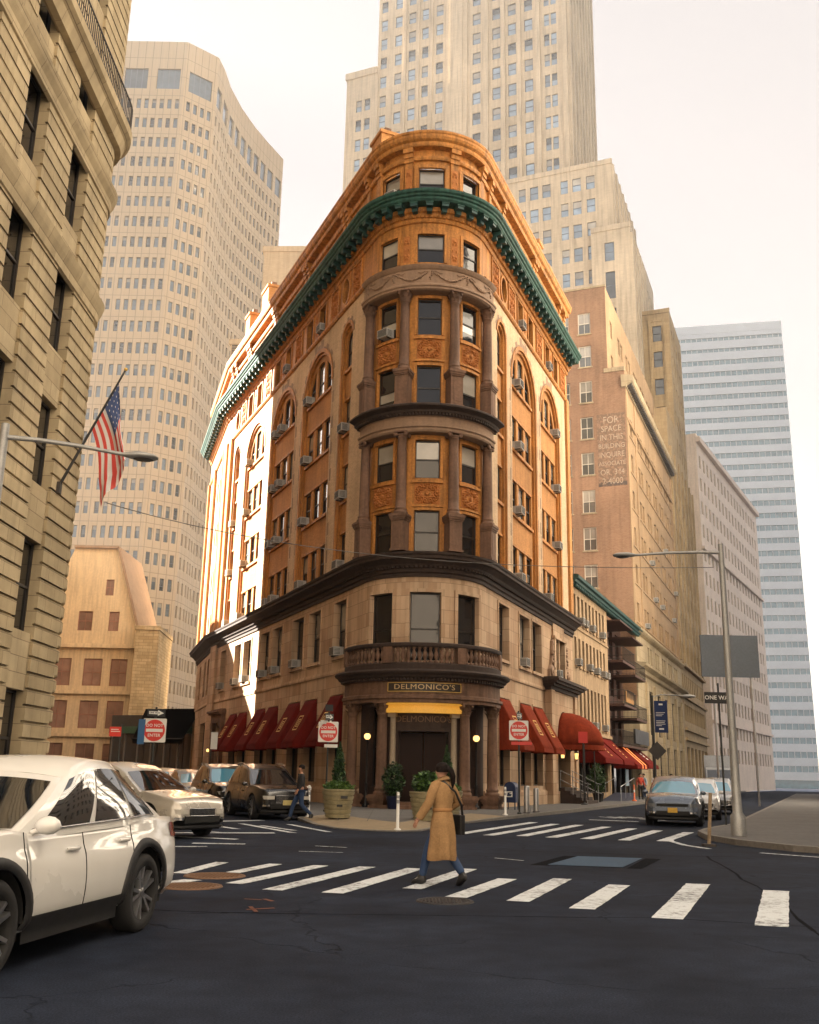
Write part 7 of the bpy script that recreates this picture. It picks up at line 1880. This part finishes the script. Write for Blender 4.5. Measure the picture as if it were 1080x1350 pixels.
# right-hand street
fd = Vector((-.30, -.954, 0))
ev = carpaint('grey metallic car paint', (.12, .145, .19), .4)
car('parked_car', 'grey compact suv with orange plate facing the camera, right-hand street', 'car', (9.85, 37.2), fd, (4.37, 1.95, 1.65), ev, dict(SUV, hz=1.05, nz=.98, bz=1.06, tz=1.0, gw=.27, gh=.08, plate=plate_y, wsm=cargl_b, gchrome=False, lensm=mat('dark headlight', (.16, .17, .18), .1, 0, coat=1), sp=5, wr=.385, clad=True, ws=.9))
car('parked_car', 'silver white car parked close behind the grey compact suv', 'car', (12.5, 43.5), fd, (4.6, 1.85, 1.6), carpaint('white car paint', (.6, .6, .6)), dict(SUV, hz=1.0, nz=.88, wsm=cargl_b, clad=False, sp=7))
car('parked_car', 'car with sky reflection painted in its windscreen, third in the right-hand street row', 'car', (15.4, 50.5), fd, (4.6, 1.85, 1.65), carpaint('light grey car paint', (.36, .37, .38), .3), dict(SUV, hz=1.0, nz=.88, wsm=cargl_b, clad=False, sp=7))
v_ = thing('box_truck', 'grey box truck far down the right-hand street', 'truck', (27, 85, 0)); f = Pl((26, 84, 0), (.954, -.30), (-.30, -.954)); b = MB(); b.box(f, -1.2, 1.2, -7, -1.9, .8, 3.6); b.build('cargo_box', mat('truck grey', (.25, .26, .28), .5), v_)
b = MB(); b.box(f, -1.1, 1.1, -1.85, 0, .5, 1.5); b.extrude([f(u, o_, z) for u, o_, z in ((-1.05, -.0, 1.5), (-1.05, -.35, 2.5), (-1.05, -1.8, 2.6), (-1.05, -1.8, 1.5))], f.d*2.1); b.build('cab', mat('truck grey', (.25, .26, .28), .5), v_); b = MB(); b.poly([f(-.95, .0, 1.58), f(.95, .0, 1.58), f(.95, -.3, 2.4), f(-.95, -.3, 2.4)]); b.build('windscreen', cargl, v_); b = MB()
for u in (-1.0, 1.0):
    for o_ in (-.9, -5.6): b.lathe([(.2, -.14), (.45, -.14), (.45, .14), (.2, .14)], f(u, o_, .45), 20, M=Matrix.Rotation(-.3, 4, 'Z') @ Matrix.Rotation(PI/2, 4, 'Y'))
b.build('wheel', tyre_m, v_)
# ------------------------------------------------------------------ people
skin_m = mat('skin', (.42, .22, .14), .55, .1, 8); hair_m = mat('dark hair', (.010, .006, .005), .75, .3, 20, spec=.15)
denim = mat('blue denim', (.022, .048, .115), .85, .3, 12); camel = mat('camel wool', (.32, .19, .088), .92, .25, 5, .6, 11, spec=.15); belt_m = mat('camel belt', (.33, .165, .06), .85, .15, 6)
darkcl = mat('dark jacket cloth', (.012, .011, .012), .85, .3, 6); shoe_b = mat('black shoe leather', (.015, .014, .014), .5, .2, 8); leather = mat('black leather', (.012, .011, .011), .4, .2, 8)
def skinned(name, verts, edges, m, parent, W, sub=2):
    me = bpy.data.meshes.new(name); bm = bmesh.new(); lay = bm.verts.layers.skin.verify(); vs = []
    for k, (p, r) in enumerate(verts):
        v = bm.verts.new(p); v[lay].radius = (r, r) if not isinstance(r, tuple) else r; v[lay].use_root = (k == 0); vs.append(v)
    for a, b in edges: bm.edges.new((vs[a], vs[b]))
    bm.to_mesh(me); bm.free(); me.materials.append(m)
    o = link(name, me, parent, W); s = o.modifiers.new('skin', 'SKIN'); s.use_smooth_shade = True
    u = o.modifiers.new('sub', 'SUBSURF'); u.levels = u.render_levels = sub
    return o
def person(label, loc, heading, arms, legs, style, h=1.0, group=None, turn=0):
    """x forward, y left, z up. arms: (elbow, hand) per side L,R ; legs: (knee, ankle, toe) per side"""
    rz = math.atan2(heading[1], heading[0]); W = Matrix.Translation((loc[0], loc[1], loc[2])) @ Matrix.Rotation(rz, 4, 'Z') @ Matrix.Scale(h, 4)
    V, E = [], []
    def v(p, r): V.append((Vector(p), r)); return len(V) - 1
    def e(*k):
        for a, b in zip(k, k[1:]): E.append((a, b))
    ck = .72 if style.get('coat') else 1; pel = v((0, 0, .92), .125*ck); wa = v((.01, 0, 1.08), .105); ch = v((.0, 0, 1.27), .125); nb = v((-.01, 0, 1.42), .07); nk = v((.0, 0, 1.47), .052); jw = v((.025, 0, 1.54), .068); hd = v((.012, 0, 1.615), .088); cr = v((.0, 0, 1.675), .062)
    e(pel, wa, ch, nb, nk, jw, hd, cr)
    ct, st_ = cos(turn), sin(turn)
    def hp(x, y, z): return (x*ct - y*st_, x*st_ + y*ct, z)
    ns = v(hp(.108, 0, 1.595), .013); e(hd, ns)
    for s in (1, -1): er = v(hp(-.005, .088*s, 1.60), .016); e(hd, er)
    for i, s in enumerate((1, -1)):
        sh = v((0, .165*s, 1.39), .06); el = v(arms[i][0], .042); wr = v(arms[i][1], .027); e(ch, sh, el, wr)
        d = (Vector(arms[i][1]) - Vector(arms[i][0])).normalized(); sd = d.cross(Vector((0, s, .3))).normalized(); pm = Vector(arms[i][1]) + d*.055
        p_ = v(pm, (.034, .02)); e(wr, p_); cu = Vector((0, -s, 0))*.02
        for k in range(4):
            o = sd*(.03 - .02*k); ln = (.072, .082, .076, .058)[k]; b_ = v(pm + o + d*.03, .0095); m_ = v(pm + o + d*(.03 + ln*.5) + cu*.5, .0088); t_ = v(pm + o + d*(.03 + ln*.9) + cu*1.4, .0075); e(p_, b_, m_, t_)
        tb = v(Vector(arms[i][1]) + d*.04 + sd*.04, .011); t2 = v(Vector(arms[i][1]) + d*.075 + sd*.058 + cu*.5, .009); e(wr, tb, t2)
        hpj = v((0, .095*s*ck, .88), .098*ck); kn = v(legs[i][0], .06); an = v(legs[i][1], .03); to = v(Vector(legs[i][1])*.35 + Vector(legs[i][2])*.65, .018); e(pel, hpj, kn, an, to)
    me_o = skinned('person', V, E, skin_m, None, W); me_o['label'] = label; me_o['category'] = 'person'
    if group: me_o['group'] = group
    for s in (1, -1):
        q = MB(); q.ball(W @ Vector(hp(.082, .032*s, 1.615)), .011, 8); q.build('eye', hair_m, me_o)
    q = MB(); q.tube([W @ Vector(hp(.088, y, 1.552 - abs(y)*.1)) for y in (-.02, 0, .02)], .006, 6); q.build('mouth', mat('lips', (.28, .10, .08), .5), me_o)
    # trousers
    cq = .72 if style.get('coat') else 1; tv = [(Vector((0, 0, .95)), .135*cq)]; te_ = []
    for i, s in enumerate((1, -1)):
        k0 = len(tv); kn, an, to = [Vector(p) for p in legs[i]]; tv += [(Vector((0, .092*s*cq, .86)), .108*cq), (kn, .075), (kn + (an - kn)*1.0, .058)]; te_ += [(0, k0), (k0, k0 + 1), (k0 + 1, k0 + 2)]
    skinned('trousers', tv, te_, style.get('trousers', denim), me_o, W)
    for i, s in enumerate((1, -1)):
        kn, an, to = [Vector(p) for p in legs[i]]; f = (to - an); f2 = Vector((f.x, f.y, 0)).normalized(); q = MB(); rows = []
        ax = (to - an).normalized()
        for t, w, hh in ((-.42, .03, .055), (-.25, .045, .075), (.15, .05, .085), (.4, .052, .065), (.7, .054, .05), (1.05, .048, .04), (1.3, .022, .02)):
            c = an + f*t + Vector((0, 0, -.035)); row = []
            up = Vector((0, 0, 1)) - ax*ax.z; up.normalize(); sd = ax.cross(up)
            for k in range(12): a = 2*PI*k/12; row.append(W @ (c + sd*w*cos(a) + up*hh*max(-.75, sin(a))))
            rows.append(row)
        q.grid(rows, 0, True, True); q.poly(rows[0]); q.poly(rows[-1][::-1]); so = q.build('shoe', style.get('shoe', shoe_b), me_o)
        if style.get('stripes'):
            q = MB(); 
            for t in (.3, .45, .6): c = an + f*t; q.box(Id(W @ Matrix.Translation(c)), -.009, .009, -.043, .043, -.03, .014 - .02*t)
            q.build('shoe_stripe', white, so)
    # top
    tm = style['top']
    if style.get('coat'):
        b = MB(); rows = []; n = 40
        prof = [(1.46, .062, .07, .0), (1.43, .095, .14, .0), (1.38, .12, .20, 0), (1.25, .135, .205, .0), (1.12, .125, .175, .0), (1.04, .115, .155, 0), (.98, .135, .17, .01), (.85, .165, .19, .02), (.65, .195, .2, .06), (.48, .215, .20, .10), (.36, .23, .205, .125), (.34, .22, .195, .125)]
        for (z, rx, ry, fo) in prof:
            row = []
            for k in range(n):
                a = 2*PI*k/n; f = 1 + fo*(sin(a*5 + .6 + z*1.2) + .5*sin(a*9 + 2)); row.append(W @ Vector((-.01 + rx*cos(a)*f + (.02 if z < .6 else 0), ry*sin(a)*f, z + (.012*sin(a*3) if z < .4 else 0))))
            rows.append(row)
        b.grid(rows, 0, True, True)
        for i, s in enumerate((1, -1)):
            el, wr = Vector(arms[i][0]), Vector(arms[i][1]); sh = Vector((-.005, .16*s, 1.385)); pts = [sh + Vector((0, -.05*s, .01)), sh, sh + (el - sh)*.5 + Vector((0, .012*s, 0)), el, el + (wr - el)*.5, wr - (wr - el)*.06]
            b.tube([W @ p for p in pts], [.075*h, .078*h, .074*h, .066*h, .064*h, .06*h], 16, caps=False)
        # collar
        rows = []
        for z, r in ((1.44, .085), (1.475, .09), (1.50, .082), (1.45, .115)): rows.append([W @ Vector((-.01 + r*cos(a)*.95, r*1.1*sin(a), z - .03*cos(a))) for a in [2*PI*k/24 for k in range(25)]])
        b.grid(rows, 0, True)
        b.build('coat', tm, me_o)
        b = MB(); b.grid([[W @ Vector((-.01 + .122*cos(a)*q, .163*sin(a)*q, z)) for a in [2*PI*k/32 for k in range(33)]] for z, q in ((1.015, 1.0), (1.018, 1.05), (1.062, 1.05), (1.065, 1.0))], 0, True); b.build('coat_belt', belt_m, me_o)
    else:
        lowz = style.get('hem', .86)
        tv = [(Vector((0, 0, lowz + .06)), .15), (Vector((.0, 0, 1.1)), .135), (Vector((0, 0, 1.28)), .15), (Vector((-.005, 0, 1.41)), .09)]; te_ = [(0, 1), (1, 2), (2, 3)]
        for i, s in enumerate((1, -1)):
            k0 = len(tv); el, wr = Vector(arms[i][0]), Vector(arms[i][1]); end = wr if not style.get('short') else el + (wr - el)*.05
            tv += [(Vector((0, .17*s, 1.37)), .08), (el, .06), (end - (end - el)*.06, .05)]; te_ += [(2, k0), (k0, k0 + 1), (k0 + 1, k0 + 2)]
        skinned('jacket', tv, te_, tm, me_o, W)
    # hair
    q = MB(); rows = []
    for el in range(9):
        t = PI/2*el/8*1.25 - PI/2*.25; row = []
        for k in range(21):
            a = PI*.42 + 2*PI*.58*k/20*1.0; x, y = .108*cos(a), .098*sin(a); row.append(W @ Vector(hp(-.003 + x*cos(t), y*cos(t), 1.617 + .10*sin(t))))
        rows.append(row)
    q.grid(rows, 0, True); q.ball(W @ Vector(hp(-.008, 0, 1.648)), (.104*h, .098*h, .078*h), 18)
    if style.get('tail'):
        q.ball(W @ Vector((-.10, -.01, 1.625)), .045*h, 12)
        q.tube([W @ Vector(p) for p in ((-.10, -.01, 1.63), (-.15, -.03, 1.60), (-.165, -.05, 1.52), (-.15, -.07, 1.43), (-.135, -.08, 1.35))], [.03, .04, .042, .033, .008], 10)
    q.build('hair', style.get('hair', hair_m), me_o)
    return me_o, W
# the woman in the crosswalk, seen from behind and to her left
hd_w = Vector((-.74, .67, 0)).normalized()
pw, WW = person('woman in long belted camel coat and jeans striding across the crosswalk', (.57, 15.25, .012), hd_w, [((.02, .27, 1.15), (.16, .34, .91)), ((-.10, -.27, 1.14), (.10, -.22, 1.05))],
    [((.17, .10, .50), (.27, .12, .09), (.40, .14, .045)), ((-.03, -.11, .47), (-.29, -.14, .15), (-.20, -.16, .045))], dict(top=camel, coat=True, tail=True, stripes=True), 1.0, turn=-.55)
bg = thing('shoulder_bag', 'small black shoulder bag hanging at the right hip of the woman in the camel coat', 'bag', WW @ Vector((-.02, -.26, .8)))
F = Id(WW)
b = MB(); b.box(F, -.16, .10, -.36, -.25, .68, .97); b.build('bag_body', leather, bg, bevel=.02)
b = MB(); b.tube([WW @ Vector(p) for p in ((-.14, -.31, .96), (-.18, -.24, 1.1), (-.17, -.10, 1.3), (-.08, .07, 1.45), (.06, .1, 1.40), (.135, -.02, 1.25), (.15, -.20, 1.05), (.08, -.31, .96))], .018, 6); b.build('strap', leather, bg)
# the man crossing on the left
hd_m = Vector((-.93, -.30, 0)).normalized()
person('man in dark jacket and blue jeans walking past the parked black cars', (-3.42, 33.9, .01), hd_m, [((.02, .26, 1.13), (.14, .26, .93)), ((-.06, -.26, 1.12), (-.02, -.27, .90))],
    [((-.03, .09, .47), (-.36, .09, .19), (-.30, .10, .06)), ((.20, -.09, .49), (.30, -.09, .09), (.44, -.10, .045))], dict(top=darkcl, shoe=shoe_b, stripes=True, hem=.84), 1.04)
# group by the far awnings
stand = [((.03, .1, .48), (0, .1, .09), (.14, .12, .045)), ((.0, -.1, .48), (-.03, -.1, .09), (.11, -.12, .045))]
rel = [((-.03, .25, 1.12), (.06, .27, .9)), ((-.03, -.25, 1.12), (.06, -.27, .9))]; fold = [((.02, .25, 1.14), (.22, .1, 1.12)), ((.02, -.25, 1.14), (.22, -.08, 1.1))]
for (x, y, hv, ar, st, lb) in ((16.9, 73.0, (.2, -1, 0), rel, dict(top=mat('orange red top', (.45, .05, .025), .85), trousers=darkcl), 'person in orange red top standing by the far red awnings'),
        (18.35, 74.5, (-.4, -1, 0), fold, dict(top=mat('white shirt', (.6, .6, .62), .85), trousers=darkcl), 'person in white top with arms folded by the far red awnings'),
        (17.9, 76.2, (-.8, -.5, 0), rel, dict(top=mat('pale blue shirt', (.35, .42, .5), .85), trousers=denim), 'person in pale blue shirt behind the one in white'),
        (19.4, 74.0, (.1, -1, 0), rel, dict(top=darkcl, trousers=darkcl), 'person in black clothes beside the grey compact suv')):
    person(lb, (x, y, .15), Vector(hv).normalized(), ar, stand, st, 1.05)
P = at(157, 1010, 27.2); person('dark haired person in dark coat standing behind the white crossover', (P.x, 27.2, 0), Vector((.3, 1, 0)).normalized(), rel, stand, dict(top=darkcl, trousers=darkcl, hair=hair_m), 1.04)

# ------------------------------------------------------------------ the hazy air between the buildings
if HAZE:
    hm = bpy.data.materials.new('haze'); hm.use_nodes = True; nt = hm.node_tree; nt.nodes.clear()
    ou = nt.nodes.new('ShaderNodeOutputMaterial'); pv = nt.nodes.new('ShaderNodeVolumePrincipled'); pv.inputs['Color'].default_value = (.95, .92, .88, 1); pv.inputs['Density'].default_value = HAZE; pv.inputs['Anisotropy'].default_value = .2
    nt.links.new(pv.outputs[0], ou.inputs['Volume'])
    mb = MB(); mb.box(ID, -520, 520, -90, 920, -1, 141); ho = mb.build('haze', hm); ho['kind'] = 'stuff'
# ------------------------------------------------------------------ light and sky
SUN_EL = rad(28); to_sun = Vector((-.92*cos(SUN_EL), .39*cos(SUN_EL), sin(SUN_EL))).normalized()
w = bpy.data.worlds.new('World'); scene.world = w; w.use_nodes = True; nt = w.node_tree; bgn = nt.nodes['Background']
sky = N(nt, 'ShaderNodeTexSky', sky_type='NISHITA', sun_disc=False, sun_elevation=SUN_EL, sun_rotation=math.atan2(to_sun.x, to_sun.y), air_density=1.0, dust_density=4.0, ozone_density=1.0, altitude=10)
hs = N(nt, 'ShaderNodeHueSaturation'); hs.inputs['Saturation'].default_value = .15; L(nt, sky.outputs[0], hs.inputs['Color'])
tint = N(nt, 'ShaderNodeMix', data_type='RGBA', blend_type='MULTIPLY'); tint.inputs[0].default_value = 1; tint.inputs[7].default_value = (1.0, .955, .935, 1); L(nt, hs.outputs[0], tint.inputs[6]); even = N(nt, 'ShaderNodeMix', data_type='RGBA'); even.inputs[0].default_value = .85; even.inputs[7].default_value = (1.36, 1.27, 1.25, 1); L(nt, tint.outputs[2], even.inputs[6])   # thin high cloud evens the sky out
L(nt, even.outputs[2], bgn.inputs['Color'])
bgn.inputs['Strength'].default_value = SKYS
sl_ = bpy.data.lights.new('sun', 'SUN'); sl_.energy = SUNS; sl_.angle = rad(.53); sl_.color = (1, .90, .77)
so = bpy.data.objects.new('sun', sl_); COL.objects.link(so); so.rotation_euler = (-to_sun).to_track_quat('-Z', 'Y').to_euler()
scene.view_settings.view_transform = 'Standard'; scene.view_settings.look = 'None'; scene.view_settings.exposure = EXPO; scene.view_settings.gamma = 1
cy = scene.cycles; cy.max_bounces = 6; cy.diffuse_bounces = 3; cy.glossy_bounces = 3; cy.transmission_bounces = 2; cy.use_denoising = True
cy.caustics_reflective = False; cy.caustics_refractive = False; cy.sample_clamp_indirect = 6
